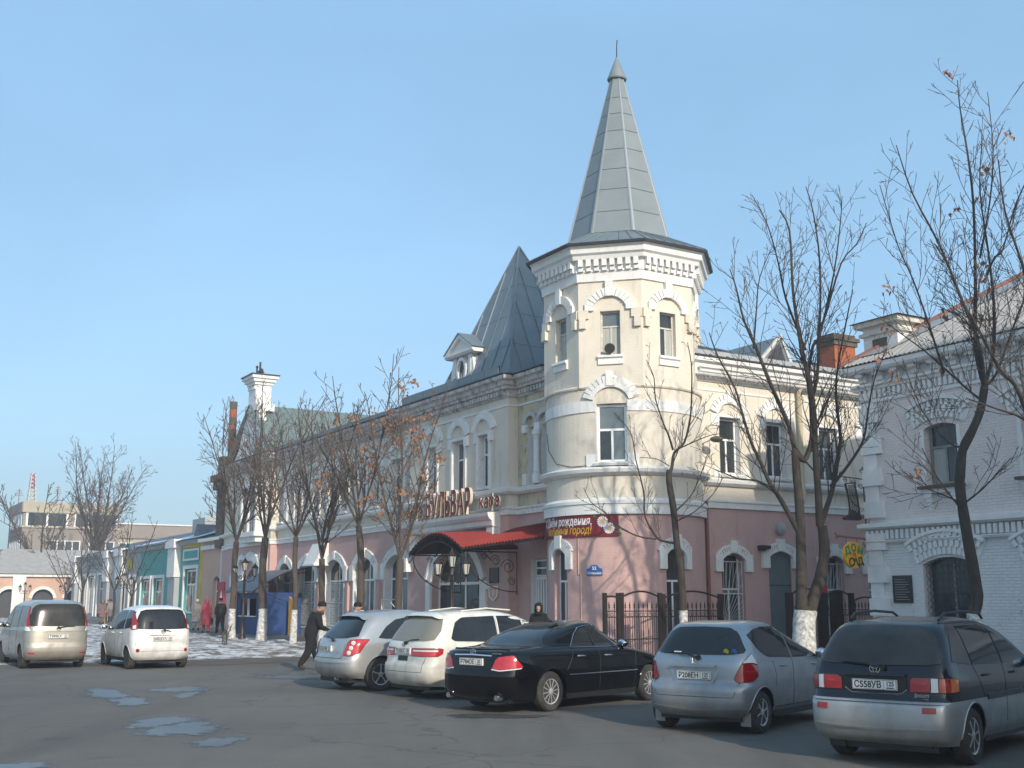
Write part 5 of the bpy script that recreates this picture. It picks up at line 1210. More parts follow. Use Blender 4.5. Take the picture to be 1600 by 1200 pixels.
q = MB(); quad(q, fs_(-118, 0.5, 5.82), fs_(-75.0, 0.5, 5.82), fs_(-75.0, -4.5, 7.3), fs_(-118, -4.5, 7.3)); quad(q, fs_(-118, -4.5, 7.3), fs_(-75, -4.5, 7.3), fs_(-75, -9, 5.8), fs_(-118, -9, 5.8)); q.add([fs_(-75.0, 0.3, 5.82), fs_(-75, -9, 5.8), fs_(-75, -4.5, 7.3)], [(0, 1, 2)]); rf = q.build('roof', 'kiosk_roof', SR)
mat('roof_snow', (0.66, 0.70, 0.76), 0.7, (0.36, 0.40, 0.46), 0.8, 0.6)
for a, b_, f0, f1 in ((75.3, 84, 0.05, 0.85), (88, 97, 0.15, 0.4)):
    q = MB(); q.box(fs_, -b_, -a, 0, 0.001, 0, 0.001); q = MB(); P = lambda x, f: fs_(x, 0.5 - 5.0 * f, 5.82 + 1.48 * f + 0.03); quad(q, P(-b_, f0), P(-a, f0), P(-a, f1), P(-b_, f1)); q.build('roof_snow', 'roof_snow', rf)
q = MB(); q.box(fs_, -118, -75.0, -8.9, -8.6, -0.1, 5.8); q.box(fs_, -118.1, -117.9, -8.8, -0.02, -0.1, 5.8); q.build('rear_wall', 'pale_grey_paint', SR)
q = MB(); q.prism(fs_, [(-79.9, 5.9), (-78.2, 5.9), (-79.05, 7.0)], -3.5, -0.6); q.build('roof_dormer', 'kiosk_roof', rf)
q = MB(); q.box(fs_, -92.5, -89.0, -6.2, -4.0, 6.8, 8.2); hut = q.build('roof_hut', 'pale_grey_paint', rf)
# peach annexe between the corner building and the shop row
PA = root('peach_annexe', uv(72, 23), 'narrow peach annexe between the corner building and the turquoise shops', 'building', world_verts=True)
fp = FA(21.3); q = MB(); q.wall(fp, -74.38, -69.65, -0.1, 5.5, [U2(70.5, 71.9, 0.2, 3.3, 0.3)], 0.3); q.build('front_wall', 'peach', PA)
window(PA, fp, -71.88, -70.52, 0.22, 3.3, -0.2, 0.1, 0.7, 2)
q = MB(); q.box(fp, -74.38, -69.65, 0.0, 0.2, 5.0, 5.25); q.box(fp, -74.38, -69.65, 0.0, 0.4, 5.5, 5.7); q.build('cornice', 'white_trim', PA)
q = MB(); q.box(fp, -74.38, -69.65, -6.0, -0.3, 5.3, 5.9); q.build('flat_roof', 'kiosk_roof', PA)
q = MB(); q.box(FA(20.7), -68.6, -67.4, 0.0, 0.06, 0.5, 2.9)
PO = root('red_poster_board', uv(68, 20.6, 0.5), 'tall red and white poster board leaning by the pink doorway', 'poster', world_verts=True)
q.build('board', 'poster_red', PO)
q = MB(); q.prism(FA(20.7), [(-68.3, 0.8), (-67.7, 0.8), (-67.6, 1.6), (-67.9, 2.4), (-68.2, 1.8)], 0.06, 0.07); q.build('white_print', 'sign_white', PO)

# ================================================================== low peach arcade at the end of the street
AR = root('peach_arcade', uv(124, 12), 'low peach building with dark arched openings and grey roof at the far left', 'building', world_verts=True)
fr = FB(122.5); ar = [(9.0 + 3.1 * i, 11.0 + 3.1 * i, 0.1, 2.9, 0.9) for i in range(-2, 5)]
q = MB(); q.wall(fr, 0.0, 25.5, -0.1, 4.1, ar, 0.5); q.build('front_wall', 'peach', AR)
for a, b_, za, zb, _ in ar:
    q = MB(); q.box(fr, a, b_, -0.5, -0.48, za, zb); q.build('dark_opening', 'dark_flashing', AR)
    q = MB(); ring(q, fr, arc_geo(a, b_, 2.0, 0.9), 0, 0.3, 0, 0.08, n=10); q.build('arch_surround', 'white_trim', AR)
q = MB(); q.box(fr, 0, 25.5, -0.02, 0.3, 4.1, 4.4); q.box(fr, 16.4, 17.6, 0, 0.4, 0, 4.1); q.build('cornice', 'white_trim', AR)
q = MB(); quad(q, fr(-0.3, 0.5, 4.4), fr(26, 0.5, 4.4), fr(26, -5, 7.0), fr(-0.3, -5, 7.0)); quad(q, fr(-0.3, -5, 7.0), fr(26, -5, 7), fr(26, -10, 4.4), fr(-0.3, -10, 4.4)); q.build('roof', 'slate_sheet', AR)
q = MB(); q.box(fr, 0.0, 25.5, -9.6, -9.3, -0.1, 4.4); q.build('rear_wall', 'peach', AR)

# ================================================================== flat-roofed block of flats behind
AP = root('apartment_block', uv(165, 27), 'beige flat-roofed apartment block with strip windows behind the bare trees', 'building', world_verts=True)
f1, f2 = FB(161.6), FA(22.3)
def strip_windows(rt, F, x0, x1, z0, z1, n, gap=0.15):
    w_ = (x1 - x0) / n; q = MB(); q.box(F, x0 - 0.1, x1 + 0.1, 0.0, 0.08, z0 - 0.18, z0 - 0.02); q.box(F, x0 - 0.1, x1 + 0.1, 0.0, 0.06, z1 + 0.02, z1 + 0.12)
    for i in range(n + 1): q.box(F, x0 + w_ * i - gap / 2, x0 + w_ * i + gap / 2, 0.0, 0.07, z0 - 0.02, z1 + 0.02)
    w = q.build('window', 'white_plastic', rt)
    for i in range(n):
        q = MB(); q.box(F, x0 + w_ * i + gap / 2, x0 + w_ * (i + 1) - gap / 2, 0.01, 0.03, z0, z1); q.build('pane', 'pane', w)
q = MB(); q.box(f1, 22.3, 34.5, -12, 0.0, -0.1, 14.4); q.build('front_block', 'apt_wall', AP)
q = MB(); q.box(f2, -174, -161.61, -0.5, 0.0, -0.1, 14.4) ; q.build('side_wall', 'apt_wall', AP)
q = MB(); q.box(f1, 22.2, 34.6, 0.0, 0.25, 13.2, 14.6); q.box(f1, 22.2, 34.6, 0.0, 0.18, 11.2, 11.45); q.build('parapet', 'apt_cream', AP)
strip_windows(AP, f1, 22.8, 27.8, 11.5, 13.1, 2, 0.25); strip_windows(AP, f1, 28.8, 34.2, 11.5, 13.1, 3, 0.2)
for zz in (7.6, 4.2):
    strip_windows(AP, f1, 25.8, 29.6, zz, zz + 1.9, 4); strip_windows(AP, f1, 30.8, 34.0, zz, zz + 1.9, 3); strip_windows(AP, f2, -172, -162.8, zz, zz + 1.9, 6)
strip_windows(AP, f2, -172, -162.5, 11.5, 13.1, 4, 0.3)
q = MB(); q.box(f2, -161.7, -174, 0.0, 0.2, 13.2, 14.6); q.build('side_parapet', 'apt_wall', AP)
AW = root('apartment_wing', uv(185, 45), 'long cream apartment wing with a brown attic behind the turquoise shops', 'building', world_verts=True)
f3 = FB(182); q = MB(); q.box(f3, 33, 62, -12, 0.0, -0.1, 11.2); q.build('wall', 'apt_cream', AW)
q = MB(); q.box(f3, 32.8, 62.2, -12.2, 0.3, 11.2, 13.3); q.build('attic', 'apt_wall', AW)
q = MB(); q.box(f3, 32.6, 62.4, -12.4, 0.5, 13.3, 13.5); q.build('roof_edge', 'white_trim', AW)
for zz in (8.6, 5.2):
    for i in range(6): strip_windows(AW, f3, 34.5 + i * 4.6, 37.6 + i * 4.6, zz, zz + 1.8, 3)
def mast(u_, v_, z0, h, label, m='rust_pipe', lattice=False):
    rt = root('roof_mast', uv(u_, v_, z0), label, 'antenna', world_verts=True); q = MB()
    if lattice:
        for k in range(4):
            dx, dy = (-0.5, 0.5)[k % 2], (-0.5, 0.5)[k // 2]
            q.tube([uv(u_ + dx, v_ + dy, z0), uv(u_ + dx * 0.4, v_ + dy * 0.4, z0 + h)], 0.09, 4)
        q.build('legs', 'old_white_wood', rt)
        for i in range(8):
            q = MB(); z = z0 + h * i / 8; s_ = 0.5 * (1 - 0.6 * i / 8)
            q.tube([uv(u_ - s_, v_ - s_, z), uv(u_ + s_, v_ - s_, z + h / 8), uv(u_ + s_, v_ + s_, z), uv(u_ - s_, v_ + s_, z + h / 8), uv(u_ - s_, v_ - s_, z)], 0.08, 4); q.build('bracing', 'poster_red' if i >= 4 else 'old_white_wood', rt)
    else:
        q.tube([uv(u_, v_, z0), uv(u_, v_, z0 + h)], 0.05, 4); q.build('pole', m, rt)
        q = MB()
        for k in range(4): q.tube([uv(u_, v_ - 0.5 + 0.06 * k, z0 + h * (0.6 + 0.1 * k)), uv(u_, v_ + 0.5 - 0.06 * k, z0 + h * (0.6 + 0.1 * k))], 0.03, 4)
        q.build('aerial', m, rt)
mast(164, 23.5, 14.4, 4.2, 'red and white lattice mast on the apartment roof', lattice=True)
mast(163, 26.6, 14.4, 2.6, 'thin aerial on the middle of the apartment roof'); mast(164, 32.4, 14.4, 2.4, 'short aerial at the right end of the apartment roof', 'poster_red'); mast(166, 22.2, 14.4, 2.2, 'thin aerial left of the lattice mast')

# ================================================================== blue kiosk
KI = root('blue_kiosk', uv(57, 20), 'blue kiosk with curved dark canopy beside the pink front', 'kiosk', world_verts=True)
kf, ks = FA(18.95), FB(55.5)
q = MB(); q.box(ks, 18.95, 20.98, -0.05, 0.0, 0.12, 2.12); q.box(ks, 18.95, 20.98, -0.07, 0.02, 2.12, 2.2); q.build('side_panel', 'kiosk_blue', KI)
q = MB(); q.box(kf, -59.4, -55.5, -0.06, 0.0, 0.12, 1.05); q.box(kf, -56.4, -55.5, -0.06, 0.0, 1.05, 2.1); q.box(kf, -59.4, -58.9, -0.06, 0.0, 1.05, 2.1); q.box(kf, -59.4, -55.5, -0.06, 0.0, 1.9, 2.2); q.build('front_panel', 'kiosk_blue', KI)
q = MB(); q.box(kf, -58.9, -57.7, -0.05, -0.04, 1.05, 1.9); q.box(kf, -57.6, -56.4, -0.9, -0.88, 1.05, 1.9); q.build('pane', 'pane', KI)
q = MB(); q.box(kf, -57.7, -57.6, -0.06, 0.02, 1.05, 1.9); q.box(kf, -58.95, -56.35, -0.02, 0.1, 1.0, 1.05); q.build('counter_frame', 'white_plastic', KI)
q = MB(); q.box(kf, -59.4, -55.6, -2.0, -0.06, 0.1, 0.14); q.box(kf, -59.4, -59.35, -2.0, -0.06, 0.12, 2.2); q.build('floor_and_back', 'dark_board', KI)
rows = []
for i in range(15):
    t = i / 14; v_ = 18.3 + 2.75 * t; z = 2.25 + 1.15 * math.sin(t * math.pi / 2); rows.append([uv(55.1, v_, z), uv(59.8, v_, z)])
q = MB(); q.sheet(rows); q.sheet([[p - Vector((0, 0, 0.04)) for p in r] for r in rows]); q.build('curved_canopy', 'kiosk_roof', KI)
q = MB(); q.tube([r[0] - Vector((0, 0, 0.02)) for r in rows], 0.035, 5); q.tube([r[0] - Vector((0, 0, 0.22)) for r in rows[2:]], 0.02, 5)
for u_ in (55.6, 59.3): q.tube([uv(u_, 18.9, 0.12), uv(u_, 18.9, 2.5)], 0.03, 5)
for i in range(3, 14, 2): q.tube([rows[i][0] - Vector((0, 0, 0.02)), rows[i][0] - Vector((0, 0, 0.22))], 0.015, 4)
q.tube([uv(55.15, 20.9, 3.2), uv(55.15, 20.9, 1.4), uv(55.15, 18.9, 2.2)], 0.015, 4); q.build('canopy_frame', 'black_iron', KI)
q = MB()
for i in range(4): q.box(FA(20.2), -55.0 + 0.18 * i - 0.06, -55.0 + 0.18 * i + 0.06, 0, 0.04, 0.12, 2.0 - 0.05 * i)
single('orange_board', q, 'sign_orange', 'narrow upright orange boards at the right end of the blue kiosk', 'boards')
# barrier frame by the canopy
q = MB(); P = lambda a, z: uv(41.5 - a, 19.0, z)
q.tube([P(0, 0.12), P(0, 1.85), P(1.4, 1.85), P(1.4, 0.12)], 0.03, 5); q.tube([P(0, 1.45), P(1.4, 1.45)], 0.025, 5); q.tube([P(0, 1.45), P(0.7, 1.8), P(1.4, 1.45)], 0.02, 4)
single('white_barrier', q, 'white_bar', 'white tubular barrier frame left of the canopy arch', 'barrier')

# ================================================================== three-armed street lamps
def lantern(q, c):
    c = Vector(c)
    q.lathe(c, [(0.02, -0.06), (0.06, -0.02), (0.09, 0.0)], 6)
    for j in range(6):
        t = 2 * math.pi * j / 6; q.tube([c + Vector((0.085 * math.cos(t), 0.085 * math.sin(t), 0)), c + Vector((0.14 * math.cos(t), 0.14 * math.sin(t), 0.34))], 0.010, 4)
    q.lathe(c, [(0.155, 0.34), (0.16, 0.37), (0.10, 0.44), (0.06, 0.50), (0.03, 0.52), (0.015, 0.60)], 6)
mat('lamp_glass', (0.55, 0.54, 0.48), 0.2, (0.35, 0.34, 0.30), 5, 0.5)
def lamp(loc, label, rz=0.0, h=3.0):
    rt = root('street_lamp', loc, label, 'street lamp', 'black three-lantern street lamps', rz)
    q = MB(); q.lathe((0, 0, 0), [(0.17, 0), (0.17, 0.12), (0.11, 0.2), (0.09, 0.9), (0.12, 0.95), (0.06, 1.05), (0.05, h - 0.3), (0.08, h - 0.25), (0.04, h - 0.1), (0.03, h + 0.02)], 10); q.build('post', 'black_iron', rt, True)
    q = MB()
    for s_ in (-1, 1):
        q.tube([(0, 0, h - 0.4), (s_ * 0.2, 0, h - 0.5), (s_ * 0.42, 0, h - 0.42), (s_ * 0.45, 0, h - 0.3)], 0.02, 5); scroll(q, lambda a, z: Vector((a, 0, z)), s_ * 0.18, h - 0.3, 0.1, s=s_)
    q.build('arms', 'black_iron', rt)
    for x, z in ((0, h), (-0.45, h - 0.24), (0.45, h - 0.24)):
        q = MB(); lantern(q, (x, 0, z)); ln = q.build('lantern', 'black_iron', rt)
        q = MB(); q.lathe((x, 0, z), [(0.075, 0.01), (0.128, 0.335)], 6); q.build('glass', 'lamp_glass', ln)
    return rt
lamp(uv(50.27, 16.3, 0.1), 'black three-lantern street lamp in front of the blue kiosk', 0.0, 3.02)
lamp(uv(32.7, 17.4, 0.12), 'black three-lantern street lamp in front of the arched cafe window', 0.0, 2.75)
lamp(uv(76.98, 17.0, 0.1), 'black three-lantern street lamp in front of the turquoise shops', 0.0, 2.95)
lamp(uv(112.7, 16.2, 0.1), 'leftmost black street lamp before the peach arcade', 0.0, 2.8)
lamp(uv(110.6, 19.3, 0.1), 'far black street lamp among the bare trees by the peach arcade', 0.0, 2.8)
# ================================================================== cars
def pchip(pts):
    """monotone cubic through (x, y) points"""
    xs = [p[0] for p in pts]; ys = [p[1] for p in pts]; n = len(xs)
    h = [xs[i + 1] - xs[i] for i in range(n - 1)]; d = [(ys[i + 1] - ys[i]) / h[i] for i in range(n - 1)]
    m = [d[0]] + [0 if d[i - 1] * d[i] <= 0 else 2 * d[i - 1] * d[i] / (d[i - 1] + d[i]) for i in range(1, n - 1)] + [d[-1]]
    def f(x):
        if x <= xs[0]: return ys[0]
        if x >= xs[-1]: return ys[-1]
        i = 0
        while x > xs[i + 1]: i += 1
        t = (x - xs[i]) / h[i]; t2, t3 = t * t, t * t * t
        return (2 * t3 - 3 * t2 + 1) * ys[i] + (t3 - 2 * t2 + t) * h[i] * m[i] + (-2 * t3 + 3 * t2) * ys[i + 1] + (t3 - t2) * h[i] * m[i + 1]
    return f
def lin(pts):
    def f(x):
        if x <= pts[0][0]: return pts[0][1]
        for (a, b), (c, d) in zip(pts, pts[1:]):
            if x <= c: return b + (d - b) * (x - a) / (c - a) if c > a else d
        return pts[-1][1]
    return f
def paint(name, col, metal=0.0, rough=0.35, dirt=(0.20, 0.17, 0.13), dlo=0.52, spec=0.5):
    m = mat(name, col, rough, None, coat=0.7, metal=metal, spec=spec)
    nt = m.node_tree; N, L = nt.nodes, nt.links; b = N['Principled BSDF']
    tc = N.new('ShaderNodeTexCoord'); sp = N.new('ShaderNodeSeparateXYZ'); L.new(tc.outputs['Object'], sp.inputs[0])
    nz_ = N.new('ShaderNodeTexNoise'); nz_.inputs['Scale'].default_value = 3.5; nz_.inputs['Detail'].default_value = 8; L.new(tc.outputs['Object'], nz_.inputs['Vector'])
    mr = N.new('ShaderNodeMapRange'); mr.inputs['From Min'].default_value = 1.0; mr.inputs['From Max'].default_value = 0.15; L.new(sp.outputs['Z'], mr.inputs['Value'])
    ad = N.new('ShaderNodeMath'); ad.operation = 'MULTIPLY_ADD'; ad.inputs[1].default_value = 0.45; L.new(mr.outputs[0], ad.inputs[0]); L.new(nz_.outputs['Fac'], ad.inputs[2])
    m2 = N.new('ShaderNodeMapRange'); m2.inputs['From Min'].default_value = dlo; m2.inputs['From Max'].default_value = dlo + 0.55; m2.inputs['To Max'].default_value = 0.75; L.new(ad.outputs[0], m2.inputs['Value'])
    mx = N.new('ShaderNodeMix'); mx.data_type = 'RGBA'; mx.inputs['A'].default_value = (*col, 1); mx.inputs['B'].default_value = (*dirt, 1); L.new(m2.outputs[0], mx.inputs['Factor']); L.new(mx.outputs['Result'], b.inputs['Base Color'])
    r2 = N.new('ShaderNodeMapRange'); r2.inputs['To Min'].default_value = rough; r2.inputs['To Max'].default_value = 0.8; L.new(m2.outputs[0], r2.inputs['Value']); L.new(r2.outputs[0], b.inputs['Roughness'])
    c2 = N.new('ShaderNodeMapRange'); c2.inputs['To Min'].default_value = 0.7 if max(col) > 0.05 else 0.3; c2.inputs['To Max'].default_value = 0.05; L.new(m2.outputs[0], c2.inputs['Value']); L.new(c2.outputs[0], b.inputs['Coat Weight'])
    return m
paint('paint_silver', (0.42, 0.44, 0.45), 0.55, 0.32)
paint('paint_bluegrey', (0.30, 0.335, 0.37), 0.55, 0.32)
paint('paint_champagne', (0.40, 0.385, 0.34), 0.5, 0.34, dlo=0.45)
paint('paint_white', (0.74, 0.74, 0.72), 0.0, 0.3)
paint('paint_cream', (0.68, 0.665, 0.60), 0.05, 0.3, dlo=0.48)
paint('paint_black', (0.003, 0.003, 0.004), 0.0, 0.08, (0.02, 0.019, 0.017), 0.82, 0.3)
paint('paint_navy', (0.007, 0.009, 0.018), 0.1, 0.2, (0.05, 0.046, 0.042), 0.66, 0.4)
mat('car_glass', (0.010, 0.012, 0.014), 0.05, (0.020, 0.022, 0.024), 2.0, 0.5, spec=0.55)
mat('dusty_glass', (0.014, 0.014, 0.014), 0.2, (0.048, 0.044, 0.037), 2.2, 0.5, spec=0.5)
mat('beige_glass', (0.21, 0.20, 0.165), 0.12, (0.17, 0.16, 0.135), 1.2, 0.4, spec=0.5)
mat('tyre', (0.018, 0.018, 0.018), 0.85, (0.06, 0.055, 0.048), 5, 0.5, 0.4, 60)
mat('alloy', (0.62, 0.62, 0.63), 0.35, (0.48, 0.48, 0.48), 6, 0.4, metal=0.5)
mat('chrome', (0.75, 0.75, 0.76), 0.12, metal=1.0)
mat('black_plastic', (0.012, 0.012, 0.013), 0.5)
mat('lamp_red', (0.36, 0.008, 0.012), 0.12, (0.24, 0.004, 0.008), 9, 0.4, coat=0.6)
mat('lamp_pink', (0.52, 0.03, 0.045), 0.12, (0.36, 0.012, 0.02), 9, 0.4, coat=0.6)
mat('lamp_clear', (0.62, 0.62, 0.60), 0.12, coat=0.5)
mat('lamp_amber', (0.55, 0.13, 0.01), 0.15, coat=0.5)
mat('plate_white', (0.72, 0.72, 0.70), 0.45, (0.58, 0.57, 0.54), 7, 0.4)
mat('plate_black', (0.01, 0.01, 0.01), 0.5)

class Shape:
    def __init__(s, L, rear, front, width, cr=0.5, cf=0.7, n=3.6):
        s.L, s.rear, s.front, s.w, s.cr, s.cf, s.n = L, pchip(rear), pchip(front), pchip(width), cr, cf, n
        s.zt = rear[-1][0]; s.zb = rear[0][0]
    def tp(s, y): t = abs(2 * y / s.L - 1); return 1 - 0.045 * t ** 3
    def side_x(s, y, z):
        r, f, w = s.rear(z), s.front(z), s.w(z); c = min(s.cr, (f - r) * 0.45); cf = min(s.cf, (f - r) * 0.45)
        if y < r + c: t = max(0, min(1, (r + c - y) / c)); k = (1 - t ** s.n) ** (1 / s.n)
        elif y > f - cf: t = max(0, min(1, (y - f + cf) / cf)); k = (1 - t ** s.n) ** (1 / s.n)
        else: k = 1
        return w * k * s.tp(y)
    def rear_y(s, x, z):
        r, f, w = s.rear(z), s.front(z), s.w(z) * s.tp(s.rear(z)); c = min(s.cr, (f - r) * 0.45)
        t = min(1, abs(x) / w); return r + c - c * (1 - t ** s.n) ** (1 / s.n)
    def half(s, z, n1=14, n2=60, n3=14):
        r, f, w = s.rear(z), s.front(z), s.w(z); c = min(s.cr, (f - r) * 0.45); cf = min(s.cf, (f - r) * 0.45); e = 2 / s.n; o = []
        for i in range(n1):
            a = math.pi / 2 * (i / n1) ** 1.0; y = r + c - c * math.cos(a) ** e; o.append((w * math.sin(a) ** e * s.tp(y), y))
        for i in range(n2):
            y = r + c + (f - cf - r - c) * i / n2; o.append((w * s.tp(y), y))
        for i in range(n3 + 1):
            a = math.pi / 2 * i / n3; y = f - cf + cf * math.sin(a) ** e; o.append((w * max(0, math.cos(a)) ** e * s.tp(y), y))
        return o
    def wrap(s, d, z):
        """point and outward normal at arc length |d| from the rear centre"""
        o = s.half(z, 24, 12, 4); L = 0; sg = 1 if d >= 0 else -1; d = abs(d)
        for (ax, ay), (bx, by) in zip(o, o[1:]):
            l = math.hypot(bx - ax, by - ay)
            if l > 1e-9 and L + l >= d:
                t = (d - L) / l; return sg * (ax + (bx - ax) * t), ay + (by - ay) * t, sg * (by - ay) / l, -(bx - ax) / l
            L += l
        return sg * o[-1][0], o[-1][1], sg, 0
def patch(S, kind, bot, top, off=0.006, nu=16, nv=6, sd=1, skirt=0.015):
    """thin panel lying on the car's skin between a lower and an upper curve"""
    b, t = lin(bot), lin(top); u0, u1 = bot[0][0], bot[-1][0]; q = MB(); grids = []
    for o in (off, off - skirt):
        g = []
        for i in range(nu + 1):
            u_ = u0 + (u1 - u0) * i / nu; row = []
            for j in range(nv + 1):
                z = b(u_) + (t(u_) - b(u_)) * j / nv
                if kind == 'R': row.append((u_, S.rear_y(u_, z) - o, z))
                elif kind == 'S': row.append((sd * (S.side_x(u_, z) + o), u_, z))
                else:
                    x, y, nx, ny = S.wrap(u_ * sd, z); row.append((x + nx * o, y + ny * o, z))
            g.append(row)
        grids.append(g)
    q.sheet(grids[0]); A_, B_ = grids
    ed = [(i, 0) for i in range(nu)] + [(nu, j) for j in range(nv)] + [(i, nv) for i in range(nu, 0, -1)] + [(0, j) for j in range(nv, 0, -1)]
    n = len(ed); q.add([A_[i][j] for i, j in ed] + [B_[i][j] for i, j in ed], [(k, (k + 1) % n, n + (k + 1) % n, n + k) for k in range(n)])
    return q
def sym(pts): return [(-a, b) for a, b in pts[::-1] if a != 0] + pts
def body_mesh(S, wheels, ra, two=None, zs=None):
    zt = S.zt; zl = sorted(set([S.zb + (0.55 - S.zb) * i / 10 for i in range(11)] + [0.55 + (zt - 0.14 - 0.55) * i / 22 for i in range(23)] + [zt - 0.14 + 0.14 * (1 - (1 - i / 7) ** 2) for i in range(8)]))
    q = MB(); n1, n2, n3 = 14, 60, 14; rows = []
    for z in zl:
        h = S.half(z, n1, n2, n3); rows.append([(x, y, z) for x, y in h] )
    nc = len(rows[0]); nr = len(rows)
    for sd in (1, -1):
        V = [[Vector((sd * x, y, z)) for x, y, z in r] for r in rows]; ins = [[False] * nc for _ in rows]
        for wy, wz in wheels:
            for i in range(nr):
                for j in range(n1 // 2, nc - n3 // 2):
                    p = V[i][j]; d = math.hypot(p.y - wy, p.z - wz)
                    if d < ra: ins[i][j] = (wy, wz)
        fs = []
        for i in range(nr - 1):
            for j in range(nc - 1):
                c = [(i, j), (i, j + 1), (i + 1, j + 1), (i + 1, j)]; k = [ins[a][b] for a, b in c]
                if all(k): continue
                fs.append(tuple(a * nc + b for a, b in (c if sd > 0 else c[::-1])))
        used = {v for f in fs for v in f}
        for i in range(nr):
            for j in range(nc):
                if ins[i][j] and i * nc + j in used:
                    wy, wz = ins[i][j]; p = V[i][j]; d = max(1e-4, math.hypot(p.y - wy, p.z - wz)); ny, nz2 = wy + (p.y - wy) * ra / d, wz + (p.z - wz) * ra / d
                    V[i][j] = Vector((sd * S.side_x(ny, max(nz2, S.zb)), ny, nz2))
        base = len(q.v); q.add([p for r in V for p in r], [])
        for f in fs:
            zc = sum(q.v[base + k][2] for k in f) / 4; q.f.append(tuple(base + k for k in f)); q.mi.append(1 if two and zc < two else 0)
    top = rows[-1]; n = len(top); q.add([(x, y, zt) for x, y, _ in top] + [(-x, y, zt) for x, y, _ in top[::-1]], [tuple(range(2 * n))])
    return q
def weld(o):
    import bmesh
    bm = bmesh.new(); bm.from_mesh(o.data); bmesh.ops.remove_doubles(bm, verts=bm.verts, dist=0.0008); bmesh.ops.recalc_face_normals(bm, faces=bm.faces); bm.to_mesh(o.data); bm.free()
    o.data.polygons.foreach_set('use_smooth', [True] * len(o.data.polygons)); o.data.set_sharp_from_angle(angle=R(50)); o.data.update()
def wheel(rt, x, y, r, spokes, sd, w_=0.19, steel=False):
    q = MB(); q.lathe((x, y, r), [(r * 0.62, -w_ / 2), (r * 0.92, -w_ / 2), (r, -w_ * 0.32), (r, w_ * 0.32), (r * 0.92, w_ / 2), (r * 0.66, w_ / 2 - 0.004), (r * 0.62, w_ / 2 - 0.02)], 32, 'x')
    wh = q.build('wheel', 'tyre', rt, True, 35); q = MB(); s_ = sd * (w_ / 2 - 0.022)
    X = lambda a, rr, o: Vector((x + s_ + sd * o, y + rr * math.cos(a), r + rr * math.sin(a)))
    n = 32
    for r0, r1, o0, o1 in ((r * 0.66, r * 0.58, 0.014, 0.0), (r * 0.58, r * 0.56, 0.0, -0.05)):
        q.add([X(2 * math.pi * k / n, r0, o0) for k in range(n)] + [X(2 * math.pi * k / n, r1, o1) for k in range(n)], [(k, (k + 1) % n, n + (k + 1) % n, n + k) for k in range(n)])
    for k in range(spokes):
        a = 2 * math.pi * (k + 0.25) / spokes; d0, d1 = 1.0 / spokes * 1.05, 0.9 / spokes * 0.75
        vs = [X(a - d0, r * 0.14, 0.012), X(a + d0, r * 0.14, 0.012), X(a + d1 * 0.6, r * 0.59, 0.008), X(a - d1 * 0.6, r * 0.59, 0.008)]; vb = [v - Vector((sd * 0.03, 0, 0)) for v in vs]
        q.add(vs + vb, [(0, 1, 2, 3), (0, 1, 5, 4), (1, 2, 6, 5), (2, 3, 7, 6), (3, 0, 4, 7)])
    q.lathe((x + s_, y, r), [(r * 0.16, sd * -0.03), (r * 0.16, sd * 0.012), (r * 0.08, sd * 0.02)], 14, 'x'); q.build('rim', 'alloy', wh, True, 30)
    q = MB(); q.lathe((x + s_ - sd * 0.055, y, r), [(r * 0.57, 0), (r * 0.57, sd * 0.004)], 20, 'x'); q.build('brake_disc', 'black_plastic', wh)
    return wh
def plate(rt, S, zc, txt, xc=0.0, rec=None, out=0.03):
    y = S.rear_y(0, zc) - out; F = Fr((xc, y, 0), (1, 0, 0), (0, -1, 0)); q = MB(); q.box(F, -0.26, 0.26, -0.03, 0.008, zc - 0.056, zc + 0.056); p = q.build('license_plate', 'plate_white', rt)
    q = MB(); a, b = txt; lettering(q, F, a, -0.075, 0.0085, zc - 0.034, 0.10, 0.0006, bold=0.0025, width=0.92); lettering(q, F, b, 0.185, 0.0085, zc - 0.012, 0.07, 0.0006, bold=0.002, width=0.9); q.box(F, 0.108, 0.112, 0.008, 0.0092, zc - 0.05, zc + 0.05); q.box(F, 0.14, 0.23, 0.008, 0.0092, zc - 0.04, zc - 0.028)
    q.band(F, [(-0.252, zc - 0.048), (0.252, zc - 0.048), (0.252, zc + 0.048), (-0.252, zc + 0.048), (-0.252, zc - 0.048)], [(-0.256, zc - 0.052), (0.256, zc - 0.052), (0.256, zc + 0.052), (-0.256, zc + 0.052), (-0.256, zc - 0.052)], 0.008, 0.0092)
    q.build('plate_lettering', 'plate_black', p)
